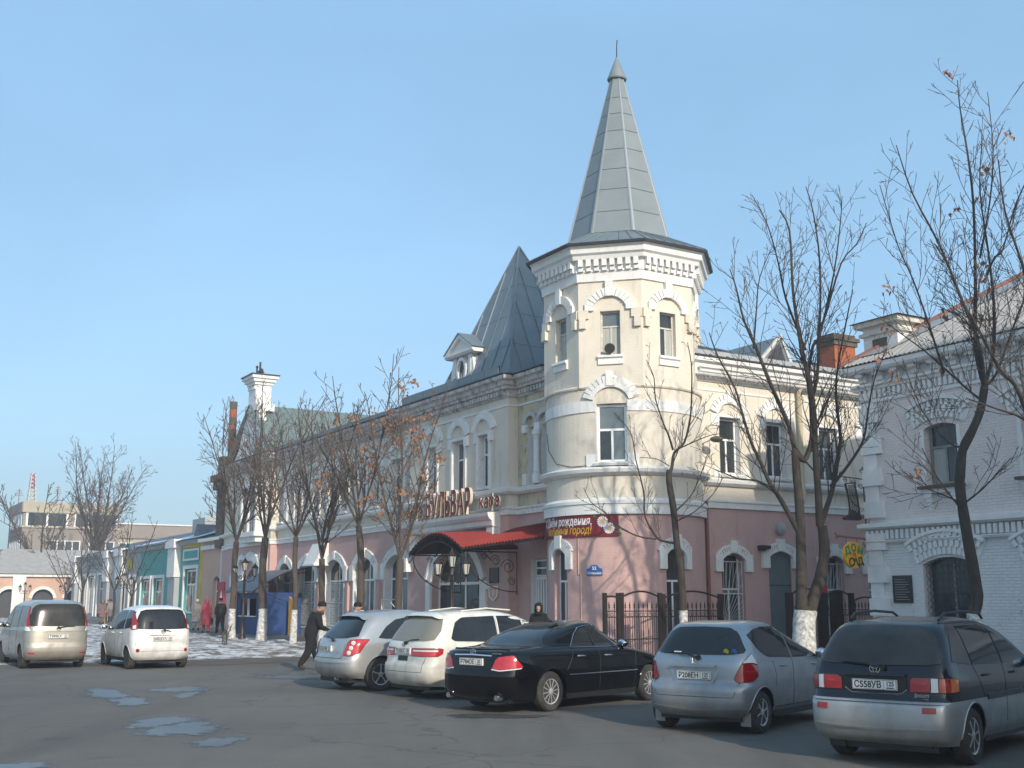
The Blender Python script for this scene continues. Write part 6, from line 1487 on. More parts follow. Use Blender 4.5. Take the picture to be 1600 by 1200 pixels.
def build_car(loc, a, label, S, axle, wb, r, col, group='parked cars', spec=None, two=None, spokes=5, ra=None):
    h = Vector((math.sin(R(a)), math.cos(R(a)), 0)); base = Vector((*loc, 0)) - h * axle
    rt = root('parked_car', base, label, 'car', group, -R(a)); ra = ra or r + 0.055
    wheels = [(axle, r), (axle + wb, r)]
    o = body_mesh(S, wheels, ra, two).build('body', [col, two and two_mat] if two else col, rt); weld(o)
    zb = S.zb; w_ = S.w(0.5)
    q = MB(); q.box(LOC, -w_ + 0.21, w_ - 0.21, 0.22, S.L - 0.25, 0.17, 0.75); q.box(LOC, -w_ + 0.05, w_ - 0.05, axle + ra + 0.05, axle + wb - ra - 0.05, zb - 0.02, zb + 0.1); q.box(LOC, -w_ + 0.28, w_ - 0.28, 0.2, max(0.3, axle - ra), zb - 0.03, zb + 0.12); q.build('underbody', 'black_plastic', rt)
    for wy, _ in wheels:
        for sd in (1, -1):
            wheel(rt, sd * (S.w(0.5) * S.tp(wy) - 0.11), wy, r, spokes, sd)
            q = MB(); pts = []
            for k in range(17):
                t = math.pi * (-0.08 + 1.16 * k / 16); y, z = wy + ra * math.cos(t), r + ra * math.sin(t)
                if z > zb: pts.append((sd * (S.side_x(y, z) + 0.003), y, z))
            q.tube(pts, 0.011, 5); q.build('wheel_arch', col if not two else two_mat, rt, True)
    return rt
def glass(rt, S, kind, bot, top, m='car_glass', name='side_window', off=0.007, sd=1, nu=16, trim=None):
    o = patch(S, kind, bot, top, off, nu, 6, sd).build(name, m, rt, True, 30); return o
def seam(rt, S, sd, pts, m='black_plastic', w_=0.006, name='door_seam'):
    q = MB(); out = []
    for (ya, za), (yb, zb) in zip(pts, pts[1:]):
        n = max(2, int(math.hypot(yb - ya, zb - za) / 0.06))
        for k in range(n): out.append((ya + (yb - ya) * k / n, za + (zb - za) * k / n))
    out.append(pts[-1]); q.tube([(sd * (S.side_x(y, z) - w_ * 0.35), y, z) for y, z in out], w_, 4); return q.build(name, m, rt)
def rseam(rt, S, pts, m='black_plastic', w_=0.005):
    q = MB(); out = []
    for (xa, za), (xb, zb) in zip(pts, pts[1:]):
        n = max(2, int(math.hypot(xb - xa, zb - za) / 0.06))
        for k in range(n): out.append((xa + (xb - xa) * k / n, za + (zb - za) * k / n))
    out.append(pts[-1]); q.tube([(x, S.rear_y(x, z) + w_ * 0.35, z) for x, z in out], w_, 4); return q.build('panel_gap', m, rt)
def handle(rt, S, sd, y, z, m, w_=0.16):
    q = MB(); x = S.side_x(y, z); q.tube([(sd * (x - 0.01), y - w_ / 2, z), (sd * (x + 0.03), y - w_ / 3, z), (sd * (x + 0.032), y + w_ / 3, z), (sd * (x - 0.01), y + w_ / 2, z)], 0.014, 6); return q.build('door_handle', m, rt, True)
def mirror(rt, S, sd, y, z, m):
    q = MB(); x = S.side_x(y, z); q.ball((sd * (x + 0.11), y, z + 0.03), 0.11, 0.07, 0.075); q.tube([(sd * (x - 0.03), y + 0.02, z - 0.03), (sd * (x + 0.08), y, z)], 0.03, 6); o = q.build('door_mirror', m, rt, True)
    q = MB(); q.ball((sd * (x + 0.11), y - 0.045, z + 0.03), 0.09, 0.03, 0.06); q.build('mirror_glass', 'chrome', o, True)
def wiper(rt, S, x0, z0, x1, z1):
    q = MB(); q.lathe((x0, S.rear_y(x0, z0) - 0.03, z0), [(0.03, -0.02), (0.035, 0.03)], 8, 'y'); q.tube([(x0, S.rear_y(x0, z0) - 0.045, z0), ((x0 + x1) / 2, S.rear_y((x0 + x1) / 2, (z0 + z1) / 2) - 0.045, (z0 + z1) / 2 + 0.02), (x1, S.rear_y(x1, z1) - 0.025, z1)], [0.014, 0.011, 0.007], 5); return q.build('wiper', 'black_plastic', rt)
def emblem(rt, S, z, kind):
    y = S.rear_y(0, z) - 0.012; q = MB(); E = lambda rx, rz, cz=0: [(rx * math.cos(t * math.pi / 8), y, z + cz + rz * math.sin(t * math.pi / 8)) for t in range(17)]
    if kind == 'T': q.tube(E(0.062, 0.043), 0.007, 5); q.tube(E(0.022, 0.040), 0.006, 5); q.tube(E(0.045, 0.016, 0.022), 0.006, 5)
    elif kind == 'H':
        q.tube([(-0.05, y, z + 0.04), (0.05, y, z + 0.04), (0.04, y, z - 0.04), (-0.04, y, z - 0.04), (-0.05, y, z + 0.04)], 0.006, 5); q.tube([(-0.026, y, z + 0.034), (-0.02, y, z - 0.034)], 0.008, 5); q.tube([(0.026, y, z + 0.034), (0.02, y, z - 0.034)], 0.008, 5); q.tube([(-0.02, y, z), (0.02, y, z)], 0.008, 5)
    else: q.tube(E(0.05, 0.05), 0.007, 5); q.tube([(-0.06, y, z), (0.06, y, z)], 0.009, 5)
    return q.build('emblem', 'chrome', rt, True)
def strip(rt, S, bot, top, m, name, kind='R', off=0.012, sd=1, skirt=0.02, nu=14): return patch(S, kind, bot, top, off, nu, 3, sd, skirt).build(name, m, rt, True, 30)
def lamp_pair(rt, S, bot, top, m, name='tail_light', off=0.014, nu=12):
    for sd in (1, -1):
        o = patch(S, 'W', bot, top, off, nu, 5, sd, 0.03).build(name, m, rt, True, 30); q = MB(); bz = [(u_, z) for u_, z in bot] + [(u_, z) for u_, z in top[::-1]]; bz.append(bz[0]); pts = []
        for (ua, za), (ub, zb) in zip(bz, bz[1:]):
            for k in range(5):
                u_, z = ua + (ub - ua) * k / 5, za + (zb - za) * k / 5; x, y, nx, ny = S.wrap(u_ * sd, z); pts.append((x + nx * off * 0.7, y + ny * off * 0.7, z))
        q.tube(pts, 0.006, 4); q.build('lamp_gasket', 'black_plastic', o)
        if name == 'tail_light':
            bl, tl = lin(bot), lin(top); ui = bot[0][0] * 0.62 + bot[-1][0] * 0.38; uo = bot[0][0] * 0.2 + bot[-1][0] * 0.8
            i0 = bl(ui) + 0.55 * (tl(ui) - bl(ui)); q = patch(S, 'W', [(min(ui, uo), i0), (max(ui, uo), i0)], [(min(ui, uo), i0 + 0.018), (max(ui, uo), i0 + 0.018)], off + 0.003, 6, 1, sd, 0.006); q.build('lens_rib', 'lamp_pink', o)

# ---- silver-blue hatchback with the plate Р208ЕН
two_mat = 'paint_silver'
S = Shape(3.83, [(0.22, 0.14), (0.30, 0.05), (0.45, 0.0), (0.60, 0.0), (0.655, 0.03), (0.69, 0.075), (0.95, 0.085), (1.02, 0.11), (1.06, 0.13), (1.25, 0.25), (1.42, 0.39), (1.49, 0.52), (1.525, 0.95)],
          [(0.22, 3.70), (0.4, 3.83), (0.6, 3.81), (0.75, 3.6), (0.87, 3.2), (0.97, 2.95), (1.2, 2.3), (1.4, 1.8), (1.5, 1.45), (1.525, 1.25)],
          [(0.22, 0.74), (0.35, 0.82), (0.6, 0.838), (0.85, 0.83), (1.02, 0.80), (1.2, 0.72), (1.4, 0.625), (1.49, 0.56), (1.525, 0.38)], 0.45)
c = build_car((2.86, 16.93), 37, 'silver blue hatchback with plate 208 between black sedan and navy minivan', S, 0.56, 2.45, 0.29, 'paint_bluegrey', spokes=6)
glass(c, S, 'R', sym([(0, 1.07), (0.5, 1.075), (0.72, 1.10)]), sym([(0, 1.45), (0.40, 1.44), (0.54, 1.37), (0.66, 1.17), (0.72, 1.10)]), 'car_glass', 'rear_window', 0.012, nu=28)
for sd in (1, -1):
    glass(c, S, 'S', [(0.50, 1.30), (0.60, 1.12), (0.80, 1.03), (1.55, 1.0)], [(0.50, 1.34), (0.70, 1.41), (1.0, 1.445), (1.55, 1.45)], sd=sd)
    glass(c, S, 'S', [(1.62, 1.0), (2.62, 0.98)], [(1.62, 1.45), (1.9, 1.43), (2.25, 1.26), (2.62, 1.02)], sd=sd)
    seam(c, S, sd, [(1.58, 1.46), (1.58, 0.9), (1.56, 0.35)]); seam(c, S, sd, [(0.92, 0.98), (1.0, 0.75), (0.95, 0.62)]); seam(c, S, sd, [(2.72, 0.95), (2.68, 0.6), (2.6, 0.35)]); seam(c, S, sd, [(0.95, 0.34), (2.6, 0.34)])
    handle(c, S, sd, 1.22, 0.90, 'paint_bluegrey'); handle(c, S, sd, 2.35, 0.88, 'paint_bluegrey'); mirror(c, S, sd, 2.55, 1.0, 'paint_bluegrey')
lamp_pair(c, S, [(0.60, 0.74), (0.66, 0.70), (0.86, 0.72), (0.98, 0.78)], [(0.60, 0.76), (0.70, 0.95), (0.86, 0.955), (0.98, 0.93)], 'lamp_red')
lamp_pair(c, S, [(0.71, 0.962), (0.86, 0.965), (0.97, 0.945)], [(0.71, 0.97), (0.82, 1.09), (0.97, 0.955)], 'lamp_clear', 'reversing_light')
rseam(c, S, [(-0.70, 1.0), (-0.66, 0.66), (-0.60, 0.50), (0.60, 0.50), (0.66, 0.66), (0.70, 1.0)])
strip(c, S, sym([(0, 0.90), (0.34, 0.90)]), sym([(0, 0.935), (0.34, 0.93)]), 'paint_bluegrey', 'tailgate_handle', off=0.05, skirt=0.06)
strip(c, S, sym([(0, 0.665), (0.30, 0.67), (0.40, 0.90)]), sym([(0, 0.90), (0.36, 0.90), (0.40, 0.905)]), 'paint_bluegrey', 'plate_recess', off=0.004, skirt=0.01)
strip(c, S, sym([(0, 0.30), (0.80, 0.34)]), sym([(0, 0.325), (0.80, 0.37)]), 'paint_bluegrey', 'bumper_lip', off=0.03, skirt=0.05, nu=24)
plate(c, S, 0.785, ('Р208ЕН', '125')); wiper(c, S, 0.06, 1.03, -0.40, 1.10); emblem(c, S, 0.985, 'H')
q = MB(); q.box(LOC, -0.30, -0.20, 0.06, 0.09, 1.095, 1.11); q.build('sticker', 'sign_white', c)
for x, m in ((0.46, 'mustard'), (0.57, 'sign_blue')):
    q = MB(); q.lathe((x, S.rear_y(x, 1.115) - 0.022, 1.115), [(0.04, 0), (0.04, 0.004)], 14, 'y'); q.build('round_sticker', m, c)
for sd in (1, -1): q = MB(); q.box(LOC, sd * 0.60, sd * 0.75, 0.27, 0.285, 0.11, 0.30); q.build('mud_flap', 'paint_bluegrey', c)

# ---- navy and silver minivan with the plate С558УВ
S = Shape(4.53, [(0.24, 0.16), (0.32, 0.05), (0.5, 0.0), (0.68, 0.01), (0.715, 0.04), (0.74, 0.095), (1.0, 0.11), (1.09, 0.14), (1.3, 0.27), (1.48, 0.42), (1.56, 0.58), (1.62, 1.2)],
          [(0.24, 4.4), (0.45, 4.53), (0.65, 4.5), (0.85, 4.2), (0.98, 3.75), (1.06, 3.45), (1.3, 2.95), (1.5, 2.45), (1.58, 2.1), (1.62, 1.8)],
          [(0.24, 0.78), (0.4, 0.835), (0.65, 0.848), (0.9, 0.845), (1.08, 0.81), (1.3, 0.735), (1.48, 0.655), (1.57, 0.57), (1.62, 0.40)], 0.36, 0.7, 4.6)
c = build_car((4.6, 13.9), 40, 'dirty navy minivan with silver bumper, roof rails and plate 558', S, 0.85, 2.735, 0.315, 'paint_navy', two=0.72, spokes=7)
glass(c, S, 'R', sym([(0, 1.10), (0.6, 1.11), (0.755, 1.14)]), sym([(0, 1.545), (0.45, 1.53), (0.58, 1.46), (0.70, 1.24), (0.755, 1.15)]), 'dusty_glass', 'rear_window', 0.012, nu=28)
for sd in (1, -1):
    glass(c, S, 'S', [(0.42, 1.14), (0.90, 1.10)], [(0.42, 1.17), (0.62, 1.42), (0.74, 1.50), (0.90, 1.52)], 'dusty_glass', sd=sd)
    glass(c, S, 'S', [(0.98, 1.10), (1.95, 1.07)], [(0.98, 1.525), (1.95, 1.53)], sd=sd); glass(c, S, 'S', [(2.02, 1.07), (3.10, 1.05)], [(2.02, 1.53), (2.35, 1.49), (2.75, 1.30), (3.10, 1.08)], sd=sd)
    seam(c, S, sd, [(1.98, 1.54), (1.98, 0.4)]); seam(c, S, sd, [(0.95, 1.1), (1.1, 0.9), (1.22, 0.72)]); seam(c, S, sd, [(3.2, 1.0), (3.1, 0.4)])
    handle(c, S, sd, 1.30, 0.97, 'paint_navy'); handle(c, S, sd, 2.3, 0.96, 'paint_navy'); mirror(c, S, sd, 3.02, 1.06, 'paint_silver')
    strip(c, S, [(1.3, 0.69), (3.1, 0.69)], [(1.3, 0.75), (3.1, 0.75)], 'paint_navy', 'side_moulding', 'S', sd=sd)
    q = MB(); q.tube([(sd * 0.53, 0.75, 1.59), (sd * 0.545, 0.9, 1.665), (sd * 0.55, 1.5, 1.69), (sd * 0.545, 2.1, 1.665), (sd * 0.53, 2.25, 1.60)], 0.017, 6); q.build('roof_rail', 'black_plastic', c, True)
lamp_pair(c, S, [(0.40, 0.82), (0.62, 0.82)], [(0.40, 0.95), (0.44, 0.975), (0.62, 0.975)], 'lamp_red'); lamp_pair(c, S, [(0.625, 0.82), (0.70, 0.82)], [(0.625, 0.975), (0.70, 0.97)], 'lamp_clear', 'reversing_light')
lamp_pair(c, S, [(0.705, 0.82), (0.83, 0.82)], [(0.705, 0.97), (0.83, 0.97)], 'lamp_red'); lamp_pair(c, S, [(0.835, 0.82), (1.0, 0.83)], [(0.835, 0.97), (1.0, 0.955)], 'lamp_amber', 'turn_light')
strip(c, S, sym([(0, 0.985), (0.36, 0.985)]), sym([(0, 1.02), (0.36, 1.01)]), 'paint_navy', 'tailgate_handle', off=0.05, skirt=0.06)
rseam(c, S, [(-0.78, 1.1), (-0.78, 0.75)]); rseam(c, S, [(0.78, 1.1), (0.78, 0.75)]); strip(c, S, sym([(0, 0.79), (0.28, 0.80), (0.36, 0.86)]), sym([(0, 0.985), (0.34, 0.985), (0.36, 0.97)]), 'black_plastic', 'plate_recess', off=0.008, skirt=0.01); rseam(c, S, [(-0.36, 0.84), (-0.28, 0.79), (0.28, 0.79), (0.36, 0.84)], 'grey_sheet', 0.007)
strip(c, S, sym([(0, 0.40), (0.78, 0.42)]), sym([(0, 0.425), (0.78, 0.445)]), 'paint_silver', 'bumper_crease', off=0.018, skirt=0.025, nu=24); strip(c, S, sym([(0, 0.70), (0.80, 0.70)]), sym([(0, 0.722), (0.80, 0.722)]), 'paint_silver', 'bumper_top_edge', off=0.02, skirt=0.03, nu=24)
for sd in (1, -1): strip(c, S, [(0.62 * sd - 0.07, 0.60), (0.62 * sd + 0.07, 0.60)], [(0.62 * sd - 0.07, 0.665), (0.62 * sd + 0.07, 0.665)], 'lamp_red', 'bumper_reflector', nu=4)
plate(c, S, 0.885, ('С558УВ', '125'), -0.0); wiper(c, S, 0.10, 1.075, -0.40, 1.13); emblem(c, S, 1.055, 'T')
F = Fr((0, S.rear_y(0.55, 0.76) - 0.014, 0), (1, 0, 0), (0, -1, 0)); q = MB(); lettering(q, F, 'Ipsum', 0.52, 0.0, 0.765, 0.07, 0.001, 0.4, 0.001); q.box(F, 0.40, 0.60, -0.002, 0.003, 0.735, 0.75); q.build('badge', 'chrome', c)
q = MB(); q.tube([(-0.45, 0.16, 0.20), (-0.45, 0.5, 0.21)], 0.035, 8); q.box(LOC, -0.65, -0.3, 0.28, 0.5, 0.16, 0.26); q.build('exhaust', 'black_plastic', c)

# ---- black sedan
S = Shape(4.84, [(0.20, 0.16), (0.28, 0.05), (0.45, 0.0), (0.62, 0.0), (0.68, 0.02), (0.90, 0.05), (0.97, 0.07), (1.005, 0.14), (1.025, 0.40), (1.05, 0.72), (1.2, 1.10), (1.33, 1.50), (1.42, 1.95), (1.465, 2.5)],
          [(0.20, 4.6), (0.45, 4.84), (0.65, 4.8), (0.82, 4.4), (0.94, 3.85), (1.0, 3.5), (1.05, 3.38), (1.2, 3.10), (1.33, 2.85), (1.42, 2.65), (1.465, 2.55)],
          [(0.20, 0.80), (0.35, 0.87), (0.6, 0.89), (0.8, 0.885), (0.94, 0.85), (1.005, 0.79), (1.05, 0.745), (1.2, 0.685), (1.33, 0.625), (1.42, 0.55), (1.465, 0.36)], 0.5, 0.8, 3.2)
c = build_car((0.02, 20.22), 42, 'glossy black sedan with red tail lights in front of the white wagon', S, 1.06, 2.85, 0.325, 'paint_black', spokes=12)
glass(c, S, 'R', sym([(0, 1.065), (0.55, 1.075), (0.66, 1.085)]), sym([(0, 1.395), (0.36, 1.37), (0.50, 1.25), (0.66, 1.10)]), 'car_glass', 'rear_window', 0.014, nu=28)
for sd in (1, -1):
    glass(c, S, 'S', [(1.72, 1.035), (2.30, 1.02)], [(1.72, 1.05), (1.92, 1.24), (2.10, 1.33), (2.30, 1.355)], sd=sd); glass(c, S, 'S', [(2.36, 1.02), (3.25, 1.0)], [(2.36, 1.36), (2.60, 1.35), (2.9, 1.22), (3.25, 1.03)], sd=sd)
    q = MB(); q.tube([(sd * (S.side_x(y, z) + 0.012), y, z) for y, z in [(1.66, 1.03), (1.88, 1.25), (2.05, 1.35), (2.3, 1.385), (2.6, 1.38), (2.95, 1.22), (3.3, 1.02)]], 0.010, 5); q.tube([(sd * (S.side_x(y, 1.02) + 0.012), y, 1.025 - 0.01 * (y - 1.66)) for y in (1.66, 2.0, 2.4, 2.8, 3.3)], 0.009, 5); q.build('chrome_window_trim', 'chrome', c)
    q = MB(); q.tube([(sd * (S.side_x(y, 0.58) + 0.01), y, 0.58) for y in (1.5, 2.0, 2.5, 3.0, 3.45)], 0.011, 5); q.build('chrome_side_strip', 'chrome', c)
    seam(c, S, sd, [(2.33, 1.37), (2.38, 0.95), (2.36, 0.3)]); seam(c, S, sd, [(1.70, 1.0), (1.60, 0.85), (1.45, 0.65)]); seam(c, S, sd, [(3.45, 0.95), (3.4, 0.35)])
    handle(c, S, sd, 1.86, 0.88, 'chrome', 0.2); handle(c, S, sd, 2.62, 0.87, 'chrome', 0.2); mirror(c, S, sd, 3.18, 1.03, 'paint_black')
lamp_pair(c, S, [(0.46, 0.72), (0.60, 0.70), (0.98, 0.74)], [(0.46, 0.74), (0.52, 0.90), (0.80, 0.935), (0.98, 0.76)], 'lamp_pink'); strip(c, S, [(0.44, 0.70), (0.60, 0.68), (0.96, 0.72)], [(0.44, 0.72), (0.60, 0.70), (0.96, 0.74)], 'lamp_clear', 'lamp_strip', 'W'); strip(c, S, [(0.44, 0.70), (0.60, 0.68), (0.96, 0.72)], [(0.44, 0.72), (0.60, 0.70), (0.96, 0.74)], 'lamp_clear', 'lamp_strip', 'W', sd=-1)
strip(c, S, sym([(0, 0.925), (0.42, 0.915)]), sym([(0, 0.945), (0.42, 0.935)]), 'chrome', 'boot_trim', off=0.015)
q = MB(); q.tube([(x, 0.30 + 0.1 * (x / 0.6) ** 2 - 0.12, 1.015) for x in (-0.62, -0.3, 0, 0.3, 0.62)], 0.018, 6); q.build('boot_lip', 'paint_black', c, True)
plate(c, S, 0.82, ('Р784ОЕ', '25')); emblem(c, S, 0.975, 'T'); rseam(c, S, [(-0.62, 0.98), (-0.45, 0.68), (0.45, 0.68), (0.62, 0.98)])
for sd in (1, -1): q = MB(); q.lathe((sd * 0.55, 0.03, 0.26), [(0.045, 0.0), (0.05, 0.02), (0.045, 0.25)], 12, 'y'); q.build('exhaust', 'chrome', c, True)
q = MB(); q.tube([(0.35, 1.75, 1.385), (0.35, 1.45, 1.62)], 0.006, 4); q.tube([(0.35, 1.62, 1.37), (0.35, 1.82, 1.41)], 0.02, 5); q.build('aerial', 'black_plastic', c)
q = MB(); y = S.rear_y(0.5, 0.96); q.box(LOC, 0.42, 0.60, y - 0.02, y + 0.01, 0.95, 0.965); q.build('badge', 'chrome', c)

# ---- cream white wagon
S = Shape(4.6, [(0.24, 0.14), (0.32, 0.05), (0.5, 0.0), (0.64, 0.01), (0.68, 0.05), (0.98, 0.09), (1.06, 0.13), (1.3, 0.30), (1.5, 0.46), (1.585, 0.58), (1.64, 1.2)],
          [(0.24, 4.45), (0.45, 4.6), (0.65, 4.55), (0.85, 4.2), (0.98, 3.7), (1.05, 3.45), (1.3, 2.95), (1.5, 2.5), (1.6, 2.1), (1.64, 1.8)],
          [(0.24, 0.80), (0.4, 0.855), (0.65, 0.865), (0.9, 0.86), (1.05, 0.83), (1.3, 0.76), (1.5, 0.68), (1.59, 0.59), (1.64, 0.42)], 0.45)
h = Vector((math.sin(R(52)), math.cos(R(52))))
c = build_car((-2.12 + h.x * 0.85, 22.22 + h.y * 0.85), 52, 'cream white estate wagon between the silver crossover and the black sedan', S, 0.85, 2.7, 0.305, 'paint_cream', spokes=5)
glass(c, S, 'R', sym([(0, 1.06), (0.6, 1.07), (0.77, 1.09)]), sym([(0, 1.555), (0.5, 1.545), (0.62, 1.48), (0.72, 1.25), (0.77, 1.10)]), 'beige_glass', 'rear_window', 0.012, nu=28)
for sd in (1, -1):
    glass(c, S, 'S', [(0.62, 1.10), (0.70, 1.06), (1.70, 1.03)], [(0.62, 1.13), (0.74, 1.40), (0.92, 1.50), (1.70, 1.525)], sd=sd); glass(c, S, 'S', [(1.76, 1.03), (2.35, 1.02)], [(1.76, 1.525), (2.35, 1.52)], sd=sd); glass(c, S, 'S', [(2.42, 1.02), (3.25, 1.0)], [(2.42, 1.515), (2.65, 1.47), (2.95, 1.28), (3.25, 1.04)], sd=sd)
    seam(c, S, sd, [(1.73, 1.53), (1.70, 0.4)]); seam(c, S, sd, [(2.39, 1.52), (2.38, 0.4)]); handle(c, S, sd, 1.95, 0.93, 'paint_cream'); handle(c, S, sd, 2.6, 0.92, 'paint_cream'); mirror(c, S, sd, 3.12, 1.04, 'paint_cream')
    q = MB(); q.tube([(sd * 0.55, 1.0, 1.615), (sd * 0.555, 1.6, 1.67), (sd * 0.55, 2.2, 1.63)], 0.015, 5); q.build('roof_rail', 'paint_cream', c)
lamp_pair(c, S, [(0.28, 0.80), (0.56, 0.79)], [(0.28, 0.93), (0.56, 0.935)], 'lamp_pink'); lamp_pair(c, S, [(0.565, 0.79), (0.90, 0.79), (1.0, 0.84)], [(0.565, 0.935), (0.92, 0.935), (1.0, 0.92)], 'lamp_pink'); lamp_pair(c, S, [(0.34, 0.875), (0.90, 0.875)], [(0.34, 0.905), (0.90, 0.905)], 'lamp_clear', 'reversing_light', 0.02)
strip(c, S, sym([(0, 1.53), (0.45, 1.52), (0.62, 1.47)]), sym([(0, 1.60), (0.45, 1.59), (0.62, 1.53)]), 'paint_cream', 'roof_spoiler', off=0.10, skirt=0.16, nu=20)
plate(c, S, 0.875, ('Т535КХ', '125')); wiper(c, S, 0.05, 1.02, 0.42, 1.10); emblem(c, S, 1.0, 'N'); rseam(c, S, [(-0.66, 0.78), (-0.62, 0.50), (0.62, 0.50), (0.66, 0.78)])
strip(c, S, sym([(0, 0.70), (0.16, 0.70)]), sym([(0, 0.79), (0.16, 0.79)]), 'black_plastic', 'handle_recess', off=0.01)
q = MB(); q.box(LOC, -0.35, 0.35, 1.5, 2.1, 1.63, 1.662); q.build('sunroof', 'car_glass', c)

# ---- silver crossover with round lamps
S = Shape(4.42, [(0.26, 0.16), (0.34, 0.05), (0.5, 0.0), (0.66, 0.01), (0.70, 0.05), (0.96, 0.10), (1.04, 0.15), (1.25, 0.36), (1.45, 0.58), (1.56, 0.74), (1.62, 1.35)],
          [(0.26, 4.3), (0.45, 4.42), (0.65, 4.38), (0.85, 4.05), (1.0, 3.6), (1.08, 3.35), (1.3, 2.85), (1.5, 2.35), (1.58, 2.1), (1.62, 1.85)],
          [(0.26, 0.79), (0.4, 0.84), (0.65, 0.848), (0.9, 0.845), (1.04, 0.81), (1.25, 0.74), (1.45, 0.665), (1.56, 0.58), (1.62, 0.42)], 0.5)
c = build_car((-3.16, 24.7), 54, 'silver crossover with three round lenses in each red tail lamp', S, 0.86, 2.6, 0.33, 'paint_silver', spokes=5)
glass(c, S, 'R', sym([(0, 1.05), (0.5, 1.06), (0.72, 1.09)]), sym([(0, 1.52), (0.42, 1.50), (0.55, 1.42), (0.66, 1.22), (0.72, 1.10)]), 'car_glass', 'rear_window', 0.012, nu=28)
for sd in (1, -1):
    glass(c, S, 'S', [(0.80, 1.06), (0.95, 1.04), (1.75, 1.02)], [(0.80, 1.07), (1.0, 1.28), (1.25, 1.43), (1.75, 1.50)], sd=sd); glass(c, S, 'S', [(1.82, 1.02), (2.35, 1.01)], [(1.82, 1.50), (2.35, 1.50)], sd=sd); glass(c, S, 'S', [(2.42, 1.01), (3.15, 1.0)], [(2.42, 1.49), (2.65, 1.42), (2.95, 1.22), (3.15, 1.04)], sd=sd)
    seam(c, S, sd, [(2.38, 1.5), (2.38, 0.4)]); seam(c, S, sd, [(1.35, 1.0), (1.38, 0.6)]); handle(c, S, sd, 1.6, 0.94, 'paint_silver'); handle(c, S, sd, 2.6, 0.93, 'paint_silver'); mirror(c, S, sd, 3.02, 1.05, 'paint_silver')
lamp_pair(c, S, [(0.60, 0.72), (0.74, 0.70), (0.94, 0.78), (1.06, 1.0)], [(0.60, 0.75), (0.66, 1.02), (0.86, 1.04), (1.06, 1.03)], 'lamp_pink')
for sd in (1, -1):
    for s_, z in ((0.77, 0.965), (0.75, 0.865), (0.72, 0.77)):
        x, y, nx, ny = S.wrap(s_ * sd, z); q = MB(); q.lathe((0, 0, 0), [(0.045, 0.0), (0.045, 0.015), (0.03, 0.022)], 14, 'y'); an = math.atan2(nx, -ny)
        q.v = [(x + nx * (0.012 + p[1]) + p[0] * math.cos(an), y + ny * (0.012 + p[1]) + p[0] * math.sin(an), z + p[2]) for p in q.v]; q.build('round_lens', 'lamp_clear', c, True)
strip(c, S, sym([(0, 1.50), (0.38, 1.49), (0.58, 1.42)]), sym([(0, 1.57), (0.38, 1.56), (0.58, 1.49)]), 'paint_silver', 'roof_spoiler', off=0.10, skirt=0.16, nu=20)
strip(c, S, sym([(0, 0.56), (0.75, 0.58)]), sym([(0, 0.60), (0.75, 0.62)]), 'grey_sheet', 'bumper_step', off=0.02, nu=20)
plate(c, S, 0.84, ('К535АМ', '25'), -0.12); wiper(c, S, 0.12, 1.01, -0.3, 1.10); rseam(c, S, [(-0.58, 1.0), (-0.56, 0.66), (0.56, 0.66), (0.58, 1.0)])
q = MB(); q.tube([(0.25, 0.1, 0.24), (0.25, 0.4, 0.25)], 0.035, 8); q.build('exhaust', 'chrome', c)

# ---- dusty silver minivan at the left
S = Shape(4.6, [(0.24, 0.14), (0.32, 0.05), (0.5, 0.0), (0.60, 0.0), (0.64, 0.03), (1.02, 0.05), (1.12, 0.07), (1.4, 0.12), (1.66, 0.19), (1.76, 0.28), (1.83, 0.85)],
          [(0.24, 4.5), (0.5, 4.6), (0.75, 4.5), (0.95, 4.15), (1.08, 3.85), (1.4, 3.4), (1.66, 2.9), (1.77, 2.5), (1.83, 2.1)],
          [(0.24, 0.78), (0.4, 0.835), (0.65, 0.848), (1.0, 0.845), (1.12, 0.83), (1.4, 0.78), (1.66, 0.715), (1.77, 0.61), (1.83, 0.42)], 0.38)
c = build_car((-12.72, 32.3), -33, 'dusty champagne minivan with tall red lamps beside the white hatchback', S, 0.75, 2.86, 0.31, 'paint_champagne', 'cars on the left of the square', spokes=6)
glass(c, S, 'R', sym([(0, 1.13), (0.7, 1.13), (0.78, 1.14)]), sym([(0, 1.73), (0.5, 1.72), (0.64, 1.66), (0.78, 1.30)]), 'dusty_glass', 'rear_window', 0.012, nu=26)
for sd in (1, -1):
    glass(c, S, 'S', [(0.36, 1.12), (1.25, 1.09)], [(0.36, 1.62), (0.5, 1.67), (1.25, 1.68)], sd=sd); glass(c, S, 'S', [(1.35, 1.09), (2.3, 1.07)], [(1.35, 1.68), (2.3, 1.68)], sd=sd); glass(c, S, 'S', [(2.4, 1.07), (3.55, 1.05)], [(2.4, 1.67), (2.8, 1.58), (3.2, 1.34), (3.55, 1.08)], sd=sd)
    seam(c, S, sd, [(1.3, 1.68), (1.3, 0.4)]); seam(c, S, sd, [(2.35, 1.68), (2.35, 0.4)]); handle(c, S, sd, 2.15, 1.0, 'paint_champagne'); handle(c, S, sd, 2.6, 1.0, 'paint_champagne'); mirror(c, S, sd, 3.45, 1.1, 'black_plastic')
lamp_pair(c, S, [(0.70, 1.0), (0.86, 1.0), (0.95, 1.02)], [(0.70, 1.02), (0.80, 1.20), (0.95, 1.22)], 'lamp_clear', 'reversing_light', 0.012); lamp_pair(c, S, [(0.76, 1.12), (0.90, 1.14)], [(0.76, 1.64), (0.90, 1.66)], 'lamp_red', off=0.02)
strip(c, S, sym([(0, 0.985), (0.74, 0.985)]), sym([(0, 1.0), (0.74, 1.0)]), 'paint_champagne', 'tailgate_crease', off=0.02)
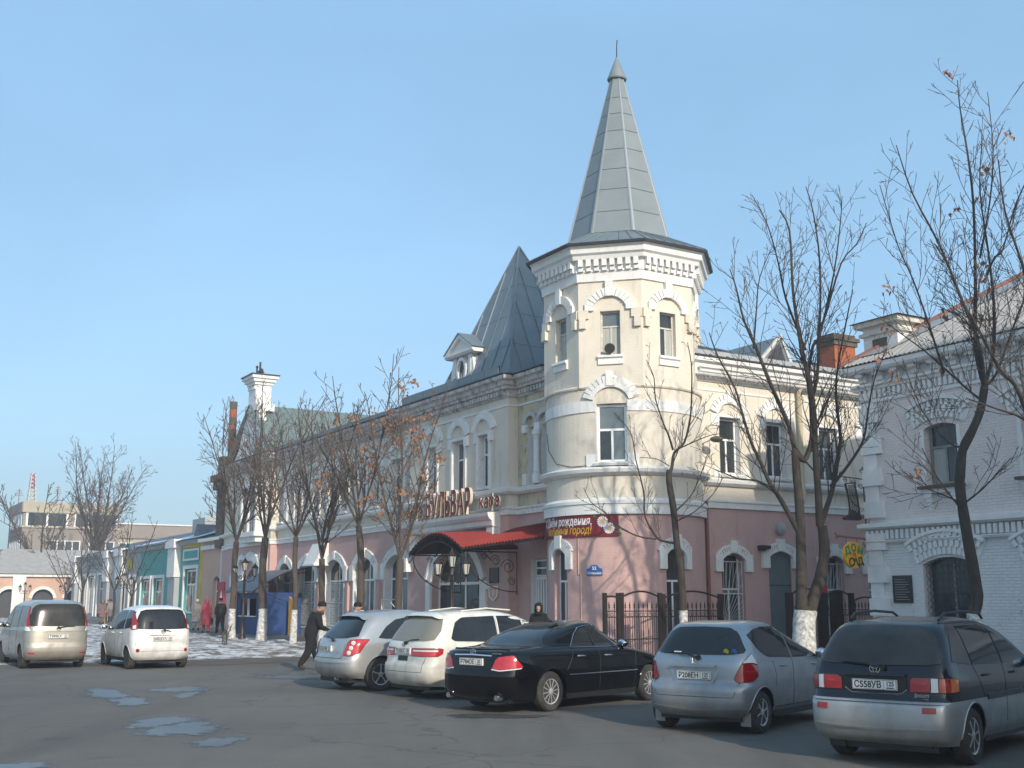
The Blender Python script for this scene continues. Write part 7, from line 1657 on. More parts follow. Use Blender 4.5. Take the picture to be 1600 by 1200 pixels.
plate(c, S, 0.86, ('Т999КХ', '125')); wiper(c, S, 0.0, 1.09, 0.42, 1.12); emblem(c, S, 1.06, 'N'); rseam(c, S, [(-0.74, 1.0), (-0.72, 0.62), (0.72, 0.62), (0.74, 1.0)])
for sd in (1, -1): strip(c, S, [(0.66 * sd - 0.08, 0.40), (0.66 * sd + 0.08, 0.40)], [(0.66 * sd - 0.08, 0.44), (0.66 * sd + 0.08, 0.44)], 'lamp_pink', 'bumper_reflector', nu=4)
# ---- white tall hatchback
S = Shape(3.86, [(0.24, 0.12), (0.32, 0.04), (0.5, 0.0), (0.60, 0.0), (0.63, 0.02), (1.0, 0.04), (1.05, 0.055), (1.35, 0.13), (1.55, 0.21), (1.63, 0.33), (1.68, 0.85)],
          [(0.24, 3.75), (0.5, 3.86), (0.7, 3.8), (0.9, 3.4), (1.02, 3.1), (1.3, 2.7), (1.5, 2.3), (1.62, 1.9), (1.68, 1.5)],
          [(0.24, 0.75), (0.4, 0.815), (0.65, 0.83), (1.0, 0.82), (1.06, 0.81), (1.35, 0.755), (1.55, 0.68), (1.63, 0.57), (1.68, 0.40)], 0.40)
c = build_car((-9.74, 32.0), -33, 'white tall hatchback with curved red corner lamps and plate 825', S, 0.58, 2.5, 0.29, 'paint_white', 'cars on the left of the square', spokes=6)
glass(c, S, 'R', sym([(0, 1.05), (0.5, 1.055), (0.68, 1.07)]), sym([(0, 1.575), (0.48, 1.565), (0.60, 1.50), (0.68, 1.25)]), 'car_glass', 'rear_window', 0.012, nu=26)
for sd in (1, -1):
    glass(c, S, 'S', [(0.34, 1.10), (0.9, 1.05)], [(0.34, 1.50), (0.5, 1.55), (0.9, 1.56)], sd=sd); glass(c, S, 'S', [(0.98, 1.05), (1.75, 1.03)], [(0.98, 1.56), (1.75, 1.55)], sd=sd); glass(c, S, 'S', [(1.83, 1.03), (2.8, 1.0)], [(1.83, 1.545), (2.2, 1.45), (2.5, 1.26), (2.8, 1.04)], sd=sd)
    seam(c, S, sd, [(0.95, 1.5), (1.0, 0.8), (0.95, 0.6)]); seam(c, S, sd, [(1.79, 1.55), (1.78, 0.4)]); seam(c, S, sd, [(2.85, 1.0), (2.8, 0.4)]); handle(c, S, sd, 1.2, 0.95, 'paint_white'); handle(c, S, sd, 2.0, 0.94, 'paint_white'); mirror(c, S, sd, 2.72, 1.05, 'paint_white')
lamp_pair(c, S, [(0.66, 1.06), (0.80, 1.04), (0.92, 1.08)], [(0.66, 1.22), (0.74, 1.48), (0.82, 1.50), (0.92, 1.12)], 'lamp_red'); lamp_pair(c, S, [(0.70, 1.07), (0.80, 1.06)], [(0.70, 1.17), (0.80, 1.15)], 'lamp_clear', 'reversing_light', 0.02)
plate(c, S, 0.80, ('М825УА', '125')); wiper(c, S, 0.04, 1.02, 0.22, 0.98); emblem(c, S, 0.985, 'T'); rseam(c, S, [(-0.70, 1.0), (-0.68, 0.48), (0.68, 0.48), (0.70, 1.0)])
strip(c, S, sym([(0, 0.89), (0.34, 0.89)]), sym([(0, 0.905), (0.34, 0.905)]), 'chrome', 'tailgate_trim', off=0.02)
strip(c, S, sym([(0, 1.585), (0.45, 1.575), (0.58, 1.53)]), sym([(0, 1.635), (0.45, 1.625), (0.58, 1.58)]), 'paint_white', 'roof_spoiler', off=0.06, skirt=0.12, nu=20)
for sd in (1, -1): q = MB(); q.lathe((sd * 0.64, S.rear_y(0.64, 0.50) - 0.01, 0.50), [(0.045, -0.01), (0.05, 0.02)], 12, 'y'); q.build('fog_light', 'lamp_red', c)
# ---- white car just entering the picture at the right edge
S = Shape(4.3, [(0.24, 0.14), (0.32, 0.05), (0.5, 0.0), (0.66, 0.01), (0.70, 0.05), (0.96, 0.09), (1.04, 0.13), (1.25, 0.30), (1.42, 0.46), (1.48, 0.6), (1.53, 1.2)],
          [(0.24, 4.2), (0.45, 4.3), (0.65, 4.25), (0.85, 3.9), (1.0, 3.4), (1.2, 2.95), (1.4, 2.5), (1.49, 2.1), (1.53, 1.8)],
          [(0.24, 0.77), (0.4, 0.835), (0.65, 0.845), (0.9, 0.84), (1.04, 0.80), (1.25, 0.73), (1.42, 0.65), (1.49, 0.57), (1.53, 0.40)], 0.45)
c = build_car((6.42, 11.55), 41, 'white car cut off by the right edge beside the navy minivan', S, 0.8, 2.6, 0.30, 'paint_white', spokes=5)
glass(c, S, 'R', sym([(0, 1.06), (0.72, 1.09)]), sym([(0, 1.44), (0.42, 1.42), (0.60, 1.28), (0.72, 1.11)]), 'car_glass', 'rear_window', 0.012, nu=20)
for sd in (1, -1): glass(c, S, 'S', [(0.6, 1.06), (1.8, 1.03)], [(0.6, 1.10), (0.9, 1.40), (1.8, 1.43)], sd=sd); glass(c, S, 'S', [(1.88, 1.03), (3.0, 1.0)], [(1.88, 1.43), (2.3, 1.38), (3.0, 1.04)], sd=sd); mirror(c, S, sd, 2.8, 1.02, 'paint_white')
lamp_pair(c, S, [(0.58, 0.74), (0.95, 0.76)], [(0.58, 0.95), (0.95, 0.94)], 'lamp_red'); plate(c, S, 0.82, ('А', '25'))
# ================================================================== traced limbs of the near trees: (points in metres from the foot, base radius, tip radius)
FORKED_AT = (7.05, 28.0)
FORKED = [([(-0.07, 0.0, 0.0), (-0.03, 0.0, 1.11), (0.01, 0.0, 1.67)], 0.31, 0.25), ([(-0.06, 0.0, 0.88), (-0.06, 0.0, 1.77), (-0.03, 0.0, 2.52), (-0.01, 0.0, 3.2), (-0.0, 0.0, 4.04), (-0.03, 0.0, 4.76), (-0.05, 0.0, 5.46)], 0.185, 0.095), ([(-0.01, 0.0, 0.88), (0.19, 0.04, 1.7), (0.44, 0.08, 2.37), (0.59, 0.12, 3.0), (0.57, 0.16, 3.61)], 0.185, 0.125), ([(0.52, -0.0, 3.6), (0.5, -0.07, 4.38), (0.46, -0.14, 5.19), (0.45, -0.21, 6.4), (0.35, -0.28, 7.24), (0.2, -0.36, 7.88), (0.09, -0.43, 8.68), (0.0, -0.5, 9.52), (-0.03, -0.57, 11.0), (-0.28, -0.64, 11.53)], 0.155, 0.016), ([(0.52, 0.0, 3.6), (0.79, 0.1, 4.22), (0.98, 0.2, 4.72), (1.17, 0.3, 5.53), (1.26, 0.4, 5.89), (1.23, 0.5, 6.9), (1.35, 0.6, 7.75), (1.66, 0.7, 8.96), (1.91, 0.8, 9.84)], 0.12, 0.012), ([(0.89, 0.0, 4.6), (1.45, 0.29, 5.19), (1.94, 0.58, 5.85), (2.19, 0.86, 6.63), (2.5, 1.15, 7.53), (2.98, 1.44, 8.45)], 0.075, 0.012), ([(-0.05, 0.0, 5.46), (-0.16, 0.08, 6.11), (-0.54, 0.16, 7.15), (-0.87, 0.24, 8.16), (-1.12, 0.32, 8.86), (-1.27, 0.4, 9.73), (-1.4, 0.48, 10.27)], 0.105, 0.012), ([(-0.05, 0.0, 5.46), (0.17, 0.04, 5.21), (0.4, 0.07, 5.77), (0.43, 0.11, 6.64), (0.4, 0.14, 7.33), (0.58, 0.18, 8.16), (0.76, 0.21, 8.5), (0.88, 0.25, 10.29), (0.79, 0.28, 11.7), (0.64, 0.32, 12.45)], 0.125, 0.012), ([(0.41, -0.0, 6.62), (0.58, -0.13, 7.27), (0.68, -0.27, 8.47), (0.81, -0.4, 8.85), (1.23, -0.53, 10.15), (1.6, -0.67, 10.61), (1.84, -0.8, 11.12)], 0.07, 0.01), ([(-0.0, -0.0, 3.35), (-0.45, -0.06, 4.21), (-0.71, -0.12, 4.59), (-0.95, -0.18, 5.15), (-1.18, -0.24, 5.65), (-1.39, -0.3, 6.39), (-1.55, -0.36, 6.97), (-1.95, -0.42, 7.75), (-2.16, -0.48, 8.34)], 0.105, 0.012), ([(-0.69, -0.0, 4.54), (-1.1, -0.2, 4.68), (-1.55, -0.4, 4.7), (-1.88, -0.6, 4.79), (-2.22, -0.8, 4.89)], 0.045, 0.012), ([(0.29, 0.0, 7.96), (-0.11, 0.16, 9.33), (-0.21, 0.32, 10.26), (-0.42, 0.48, 11.4), (-0.76, 0.64, 12.28)], 0.055, 0.009), ([(0.7, -0.0, 8.45), (1.06, -0.16, 9.91), (1.25, -0.32, 11.21), (1.28, -0.48, 11.84)], 0.045, 0.009), ([(-0.92, 0.0, 8.1), (-0.78, 0.11, 9.15), (-0.64, 0.21, 10.02), (-0.25, 0.32, 10.91)], 0.04, 0.008)]
THIN_AT = (4.59, 31.0)
THIN = [([(-0.03, 0.0, 0.0), (-0.02, 0.0, 0.95), (-0.02, 0.0, 1.53), (-0.06, 0.0, 2.63), (-0.13, 0.0, 3.18), (-0.21, 0.0, 4.26), (-0.31, 0.0, 5.01), (-0.29, 0.0, 5.31)], 0.145, 0.075), ([(-0.29, 0.0, 5.22), (-0.21, 0.02, 5.43), (-0.14, 0.05, 5.79), (0.15, 0.07, 6.09), (0.33, 0.09, 6.75), (0.39, 0.11, 7.37), (0.42, 0.14, 8.24), (0.33, 0.16, 8.92)], 0.085, 0.01), ([(-0.17, -0.0, 5.87), (-0.3, -0.13, 6.26), (-0.45, -0.26, 6.57), (-0.67, -0.38, 7.24), (-0.71, -0.51, 7.79), (-0.92, -0.64, 8.26)], 0.045, 0.009), ([(-0.16, 0.0, 3.33), (-0.43, 0.06, 3.38), (-0.66, 0.12, 3.49), (-0.96, 0.18, 4.05), (-0.97, 0.24, 4.66), (-1.06, 0.3, 5.16), (-1.17, 0.36, 5.67), (-1.29, 0.42, 6.41), (-1.74, 0.48, 6.98)], 0.055, 0.009), ([(-0.3, 0.0, 5.43), (-0.6, 0.24, 5.65), (-1.03, 0.48, 5.72)], 0.03, 0.009), ([(-0.68, -0.0, 3.45), (-1.14, -0.1, 3.51), (-1.63, -0.19, 3.73), (-2.09, -0.29, 4.15), (-2.46, -0.38, 4.42), (-2.66, -0.48, 4.79)], 0.035, 0.008), ([(-0.19, 0.0, 4.16), (0.14, 0.2, 4.45), (0.39, 0.4, 4.73), (0.67, 0.6, 5.28), (0.9, 0.8, 5.85)], 0.04, 0.009), ([(-0.18, -0.0, 3.91), (0.34, -0.11, 4.17), (0.86, -0.21, 4.66), (1.12, -0.32, 5.1)], 0.03, 0.008), ([(0.01, 0.0, 5.92), (0.45, 0.21, 6.13), (0.94, 0.43, 6.34), (1.43, 0.64, 6.44)], 0.03, 0.008), ([(-0.31, 0.0, 5.01), (-0.34, 0.0, 5.25)], 0.07, 0.05)]
RIGHT_AT = (9.79, 24.5)
RIGHT = [([(0.01, 0.0, 0.0), (-0.02, 0.0, 1.2), (-0.05, 0.0, 1.55), (0.05, 0.0, 1.93), (-0.04, 0.0, 2.88), (-0.11, 0.0, 3.61), (-0.15, 0.0, 4.2), (-0.11, 0.0, 4.57), (-0.03, 0.0, 5.02), (0.19, 0.0, 5.41), (0.42, 0.0, 5.89), (0.55, 0.0, 6.42)], 0.18, 0.085), ([(0.55, 0.0, 6.42), (0.44, 0.02, 7.12), (0.48, 0.05, 7.93), (0.56, 0.07, 8.81), (0.66, 0.09, 10.59), (0.63, 0.11, 11.83), (0.55, 0.14, 12.96), (0.55, 0.16, 13.68)], 0.085, 0.01), ([(0.55, -0.0, 6.42), (0.45, -0.13, 7.3), (0.13, -0.26, 8.18), (-0.36, -0.38, 9.53), (-0.92, -0.51, 10.66), (-1.26, -0.64, 11.75)], 0.07, 0.01), ([(0.44, 0.0, 6.13), (0.29, 0.1, 6.3), (-0.17, 0.19, 6.8), (-0.57, 0.29, 7.25), (-1.23, 0.38, 7.82), (-1.69, 0.48, 8.23)], 0.06, 0.01), ([(-0.24, -0.0, 6.76), (-0.59, -0.2, 7.86), (-0.95, -0.4, 8.83), (-1.29, -0.6, 9.51), (-1.67, -0.8, 10.83)], 0.045, 0.009), ([(0.55, 0.0, 6.42), (0.87, 0.16, 7.22), (1.04, 0.32, 8.33), (1.08, 0.48, 9.63), (1.07, 0.64, 11.19), (1.29, 0.8, 12.46)], 0.07, 0.01), ([(0.91, 0.0, 8.94), (1.2, 0.08, 9.49), (1.44, 0.16, 9.71), (1.89, 0.24, 10.89), (2.36, 0.32, 11.63)], 0.045, 0.009), ([(0.87, -0.0, 9.48), (1.14, -0.16, 10.83), (1.23, -0.32, 11.99), (1.14, -0.48, 13.3)], 0.04, 0.008), ([(-0.15, -0.0, 3.82), (0.05, -0.16, 3.99), (0.23, -0.32, 4.17), (0.47, -0.48, 4.45), (0.72, -0.64, 4.77)], 0.05, 0.012), ([(-0.17, 0.0, 3.89), (-0.36, 0.21, 4.03), (-0.68, 0.43, 4.24), (-0.86, 0.64, 4.65)], 0.03, 0.009), ([(-0.22, -0.0, 3.82), (-0.47, -0.11, 4.11), (-0.74, -0.21, 4.48), (-1.03, -0.32, 5.02)], 0.03, 0.009), ([(-0.02, 0.0, 5.06), (-0.25, 0.27, 5.24), (-0.67, 0.53, 5.99), (-0.93, 0.8, 7.22)], 0.035, 0.009), ([(0.55, 0.0, 6.42), (0.89, 0.16, 6.72), (1.38, 0.32, 7.7), (1.8, 0.48, 8.48), (2.52, 0.64, 9.28)], 0.06, 0.01)]
BEYOND_AT = (10.44, 22.0)
BEYOND = [([(-0.0, 0.0, 0.0), (0.03, 0.0, 1.56), (0.09, 0.0, 2.76), (0.07, 0.0, 3.98), (0.01, 0.0, 4.73)], 0.17, 0.1), ([(0.01, 0.0, 4.73), (-0.3, 0.02, 5.3), (-0.53, 0.05, 5.99), (-0.79, 0.07, 6.29), (-1.14, 0.09, 7.1), (-1.42, 0.11, 7.7), (-1.61, 0.14, 8.39), (-1.88, 0.16, 8.93)], 0.085, 0.012), ([(0.01, -0.0, 4.73), (-0.53, -0.21, 5.26), (-1.11, -0.43, 5.42), (-1.79, -0.64, 5.6)], 0.05, 0.012), ([(0.01, 0.0, 4.73), (0.17, 0.1, 6.02), (0.08, 0.19, 7.34), (-0.05, 0.29, 8.43), (-0.29, 0.38, 9.69), (-0.29, 0.48, 10.85)], 0.08, 0.012), ([(0.01, -0.0, 4.73), (0.45, -0.11, 5.98), (0.79, -0.21, 7.5), (0.73, -0.32, 8.78)], 0.08, 0.012)]
# ================================================================== bare trees
def perp(d, rn):
    a = Vector((rn.uniform(-1, 1), rn.uniform(-1, 1), rn.uniform(-1, 1))); a = a - d * a.dot(d)
    return a.normalized() if a.length > 1e-3 else Vector((1, 0, 0))
def twig(out, p, d, L, r, depth, rn, up=0.05, wig=0.10, seg=0.22, rmin=0.006, ang=(0.5, 0.95), dens=3.2, tips=None):
    n = max(3, int(L / seg)); pts = [p.copy()]; rad = [r]; dd = d.copy(); st = L / n
    for i in range(n):
        dd = dd + Vector((rn.uniform(-wig, wig), rn.uniform(-wig, wig), rn.uniform(-wig, wig) + up)); dd.normalize()
        pts.append(pts[-1] + dd * st); rad.append(max(rmin * 0.7, r + (rmin - r) * (i + 1) / n))
    out.append((pts, rad))
    if tips is not None: tips.append(pts[-1])
    if depth <= 0: return
    m = max(1, int(L * dens))
    for k in range(m):
        f = 0.18 + 0.78 * (k + rn.uniform(0.1, 0.9)) / m; i = min(n - 1, int(f * n)); q0 = pts[i].lerp(pts[i + 1], f * n - i); ax = (pts[i + 1] - pts[i]).normalized()
        a = rn.uniform(*ang); nd = ax * math.cos(a) + perp(ax, rn) * math.sin(a)
        twig(out, q0, nd.normalized(), L * rn.uniform(0.28, 0.5) * (1.15 - 0.6 * f), max(rmin, rad[i] * 0.55), depth - 1, rn, up, wig, seg, rmin, ang, dens * 1.15, tips)
def tubes(brs, name, m, rt, k=None):
    q = MB()
    for pts, rad in brs:
        r0 = rad[0]; q.tube(pts, rad, k or (8 if r0 > 0.09 else 6 if r0 > 0.04 else 4 if r0 > 0.018 else 3), cap=False)
    return q.build(name, m, rt, True, 60)
def smooth_line(P, r0, r1, rn, jit=0.0):
    """Catmull-Rom through the traced points, with taper and small knots"""
    P = [Vector(p) for p in P]; out, rad = [], []; n = len(P); tot = (n - 1) * 3
    for i in range(n - 1):
        a, b, c, d = P[max(0, i - 1)], P[i], P[i + 1], P[min(n - 1, i + 2)]
        for k in range(3):
            t = k / 3; out.append(0.5 * (2 * b + (c - a) * t + (2 * a - 5 * b + 4 * c - d) * t * t + (3 * b - a - 3 * c + d) * t ** 3))
    out.append(P[-1])
    for i in range(len(out)): rad.append((r0 + (r1 - r0) * (i / tot) ** 0.9) * (1 + rn.uniform(-0.05, 0.07)))
    return out, rad
def seeds(tips, rn, rt, frac, name='seed_clusters', size=0.085, m='seeds'):
    q = MB()
    for t in tips:
        if rn.random() > frac: continue
        for k in range(rn.randint(5, 10)):
            c = t + Vector((rn.uniform(-0.12, 0.12), rn.uniform(-0.12, 0.12), -rn.uniform(0.0, 0.26))); a = perp(Vector((0, 0, 1)), rn) * size * rn.uniform(0.5, 1.0); b = Vector((rn.uniform(-0.4, 0.4), rn.uniform(-0.4, 0.4), -1)) * size * rn.uniform(0.9, 1.7)
            q.add([c, c + a + b * 0.3, c + b, c - a * 0.7 + b * 0.5], [(0, 1, 2, 3)])
    return q.build(name, m, rt)
def base_flare(brs):
    pts, rad = brs[0]
    for i in range(min(3, len(rad))): rad[i] *= 1.0 + 0.28 * (1 - i / 3)
def whitewash(brs, zt, rt):
    q = MB()
    for pts, rad in brs:
        if rad[0] < 0.12: continue
        sub = [(p, r) for p, r in zip(pts, rad) if p.z < zt]
        for i in range(len(pts) - 1):
            if pts[i].z < zt <= pts[i + 1].z:
                t = (zt - pts[i].z) / (pts[i + 1].z - pts[i].z); sub.append((pts[i].lerp(pts[i + 1], t), rad[i] + (rad[i + 1] - rad[i]) * t)); break
        if len(sub) > 1: q.tube([s[0] for s in sub], [s[1] + 0.010 for s in sub], 10, cap=False)
    if q.v: q.build('whitewash', 'whitewash', rt, True, 60)
def traced(name_at, limbs, label, seed, ww=1.56, dens=2.6, leaf=0.0, bark='bark', z0=0.12, sub=(0.9, 2.2)):
    rn = random.Random(seed); rt = root('bare_tree', (name_at[0], name_at[1], z0), label, 'tree', 'bare street trees')
    big, fine, done, tips = [], [], [], []
    for li, (P, r0, r1) in enumerate(limbs):
        P = [Vector((x, y, max(0, z - z0))) for x, y, z in P]
        if li:
            best = min((abs(p.x - P[0].x) + abs(p.z - P[0].z), p.y) for l in done for p in l); P = [Vector((p.x, p.y + best[1], p.z)) for p in P]
        pts, rad = smooth_line(P, r0 * (0.82 if r1 > 0.06 else 0.66), r1, rn); done.append(pts); big.append((pts, rad)); n = len(pts)
        if r1 > 0.06: continue
        L = sum((b - a).length for a, b in zip(pts, pts[1:])); m = int(L * dens)
        for k in range(m):
            f = 0.15 + 0.83 * (k + rn.random()) / m; i = min(n - 2, int(f * (n - 1))); ax = (pts[i + 1] - pts[i]).normalized(); a = rn.uniform(0.45, 0.9)
            nd = (ax * math.cos(a) + perp(ax, rn) * math.sin(a) + Vector((0, 0, 0.25))).normalized()
            twig(fine, pts[i], nd, rn.uniform(*sub) * (1.1 - 0.65 * f), max(0.008, rad[i] * 0.32), 2, rn, 0.06, 0.14, 0.18, 0.0062, dens=3.1, tips=tips)
        tips.append(pts[-1])
    base_flare(big)
    tubes(big, 'trunk', bark, rt); tubes(fine, 'crown', 'twig', rt); whitewash(big, ww - z0, rt)
    if leaf: seeds(tips, rn, rt, leaf)
    return rt
traced(FORKED_AT, FORKED, 'large forked bare tree with two stems and whitewashed foot before the grey door', 3, 1.58, 4.0)
traced(THIN_AT, THIN, 'thin bare tree with whitewashed foot in front of the pink turret', 4, 1.55, 3.2, sub=(0.6, 1.5))
traced(RIGHT_AT, RIGHT, 'tall bare tree with a bent trunk before the white brick house', 6, 1.57, 4.0, 0.008)
traced(BEYOND_AT, BEYOND, 'bare tree with trunk beyond the right edge and limbs reaching in', 7, 1.5, 3.2)

def auto_tree(loc, label, seed, H, r0, fork, nl, spread=0.38, ww=1.45, leaf=0.0, bark='bark_pale', tw='twig_pale', group='bare street trees', dens=3.3, rmin=0.011, lean=(0, 0), depth=2, seg=0.3, mono=False, rt=None):
    rn = random.Random(seed); rt = root('bare_tree', loc, label, 'tree', group); big, fine, tips = [], [], []
    P = [Vector((0, 0, 0))]
    for k in range(1, 5): P.append(Vector((lean[0] * fork * k / 4 + rn.uniform(-0.05, 0.05), lean[1] * fork * k / 4 + rn.uniform(-0.05, 0.05), fork * k / 4)))
    pts, rad = smooth_line(P, r0, r0 * 0.78, rn); big.append((pts, rad)); top = pts[-1]
    for l in range(nl):
        a = 2 * math.pi * (l + rn.uniform(-0.25, 0.25)) / nl + seed; sp = spread * rn.uniform(0.6, 1.25); L = (H - fork) * rn.uniform(0.82, 1.02)
        if mono and l == 0: sp *= 0.15; L = H - fork
        s = top if not mono or l == 0 else pts[-1 - rn.randint(0, 3)]
        n = 6; Q = [s.copy()]; d = Vector((math.cos(a) * math.sin(sp), math.sin(a) * math.sin(sp), math.cos(sp)))
        for k in range(n): d = (d + Vector((rn.uniform(-0.13, 0.13), rn.uniform(-0.13, 0.13), 0.04))).normalized(); Q.append(Q[-1] + d * L / n)
        lp, lr = smooth_line(Q, r0 * rn.uniform(0.30, 0.44), rmin * 1.1, rn); big.append((lp, lr)); m = int(L * dens); N = len(lp)
        for k in range(m):
            f = 0.10 + 0.86 * (k + rn.random()) / m; i = min(N - 2, int(f * (N - 1))); ax = (lp[i + 1] - lp[i]).normalized(); t = rn.uniform(0.45, 0.95)
            nd = (ax * math.cos(t) + perp(ax, rn) * math.sin(t) + Vector((0, 0, 0.22))).normalized(); twig(fine, lp[i], nd, L * rn.uniform(0.18, 0.42) * (1.1 - 0.7 * f), max(rmin, lr[i] * 0.45), depth, rn, 0.06, 0.12, seg, rmin, dens=1.9 * dens / 2.4, tips=tips)
        tips.append(lp[-1])
    base_flare(big); tubes(big, 'trunk', bark, rt); tubes(fine, 'crown', tw, rt)
    if ww: whitewash(big, ww, rt)
    if leaf: seeds(tips, rn, rt, leaf)
    return rt
auto_tree(uv(50.5, 15.9, 0.1), 'whitewashed bare tree standing just beside the lamp of the blue kiosk', 21, 11.4, 0.155, 4.3, 5, 0.46, 1.35)
auto_tree(uv(48.3, 16.5, 0.1), 'whitewashed bare tree forking above the blue kiosk', 22, 11.4, 0.19, 4.4, 4, 0.36, 1.35)
auto_tree(uv(43.5, 16.15, 0.1), 'whitewashed slim bare tree at the right end of the blue kiosk', 27, 10.4, 0.12, 4.2, 5, 0.46, 1.35)
auto_tree(uv(42.6, 17.0, 0.12), 'bare tree forking low directly behind the man in black', 24, 10.0, 0.145, 3.3, 4, 0.42, 1.35, lean=(-0.02, 0))
auto_tree(uv(38.9, 17.0, 0.12), 'bare tree with orange seed clusters rising behind the silver crossover', 25, 10.8, 0.15, 4.4, 4, 0.40, 1.35, leaf=0.05, lean=(-0.03, 0))
auto_tree(uv(35.9, 17.1, 0.12), 'bare tree full of orange seed clusters left of the canopy', 30, 9.9, 0.15, 3.1, 4, 0.46, 1.35, leaf=0.12)
# row continuing before the shops
for u_, v_, h, sd, lb in ((64, 14.6, 6.2, 31, 'small bare tree left of the pink-coated walker'), (72, 15.4, 7.4, 32, 'young bare tree before the mustard shop corner'), (80, 15.0, 7.2, 33, 'young bare tree before the turquoise windows'),
                          (88, 15.4, 7.4, 34, 'young bare tree before the grey shop doorway'), (58, 4.5, 6.0, 35, 'low spreading bare tree behind the white hatchback'), (66, 2.0, 9.6, 36, 'dark spreading bare tree between the two left cars'), (76, 0.6, 9.0, 37, 'bare tree close behind the champagne minivan'), (88, -4.0, 7.5, 38, 'bare tree standing farthest behind the champagne minivan')):
    auto_tree(uv(u_, v_, 0.1), lb, sd, h, 0.09 if h < 8 else 0.17, h * 0.30, 4, 0.5 if h < 8 else 0.6, 0, bark='bark', tw='twig', group='bare trees on the snowy lawn', dens=1.9, rmin=0.013, seg=0.35)
auto_tree(uv(141, 27.6, 0), 'tallest far bare tree with a broad rounded crown above the shop roofs', 41, 21.0, 0.42, 7.0, 7, 0.46, 0, bark='bark', tw='twig_pale', group='far bare trees', dens=1.9, rmin=0.02, seg=0.9, depth=3)
auto_tree(uv(150, 44.5, 0), 'smaller far bare tree right of the tallest one', 42, 16.0, 0.4, 6.0, 5, 0.5, 0, bark='bark_pale', tw='twig_pale', group='far bare trees', dens=1.3, rmin=0.035, seg=0.9, depth=2)
auto_tree(uv(128, 19.5, 0), 'bare tree before the apartment block, left of the tallest tree', 43, 15.0, 0.28, 4.5, 5, 0.45, 0, bark='bark_pale', tw='twig_pale', group='far bare trees', dens=1.4, rmin=0.03, seg=0.8)
auto_tree(uv(118, 11.0, 0), 'dense brown bushy bare tree before the peach arcade', 44, 8.5, 0.25, 2.2, 7, 0.75, 0, bark='bark', tw='twig', group='far bare trees', dens=2.6, rmin=0.03, seg=0.6)
# bare shrubs on the lawn
for i, (u_, v_, h, lb) in enumerate(((49.5, 13.0, 1.0, 'bare shrub on the snow below the blue kiosk'), (57, 14.2, 1.6, 'tall bare shrub beside the pink-coated walker'), (44.0, 13.6, 0.8, 'low bare shrub on the snow near the slim whitewashed tree'), (61.5, 11, 1.2, 'bare shrub on the snow above the white hatchback'))):
    rn = random.Random(50 + i); rt = root('bare_shrub', uv(u_, v_, 0.08), lb, 'shrub', 'bare shrubs on the lawn'); st, fine = [], []
    for k in range(11):
        a = rn.uniform(0, 6.28); s = rn.uniform(0.1, 0.6); twig(fine, Vector((rn.uniform(-0.12, 0.12), rn.uniform(-0.12, 0.12), 0)), Vector((math.cos(a) * s, math.sin(a) * s, 1)).normalized(), h * rn.uniform(0.7, 1.1), 0.012, 2, rn, 0.03, 0.12, 0.2, 0.008, dens=3)
    tubes(fine[::2], 'stem', 'twig', rt); tubes(fine[1::2], 'twigs', 'twig_pale', rt)
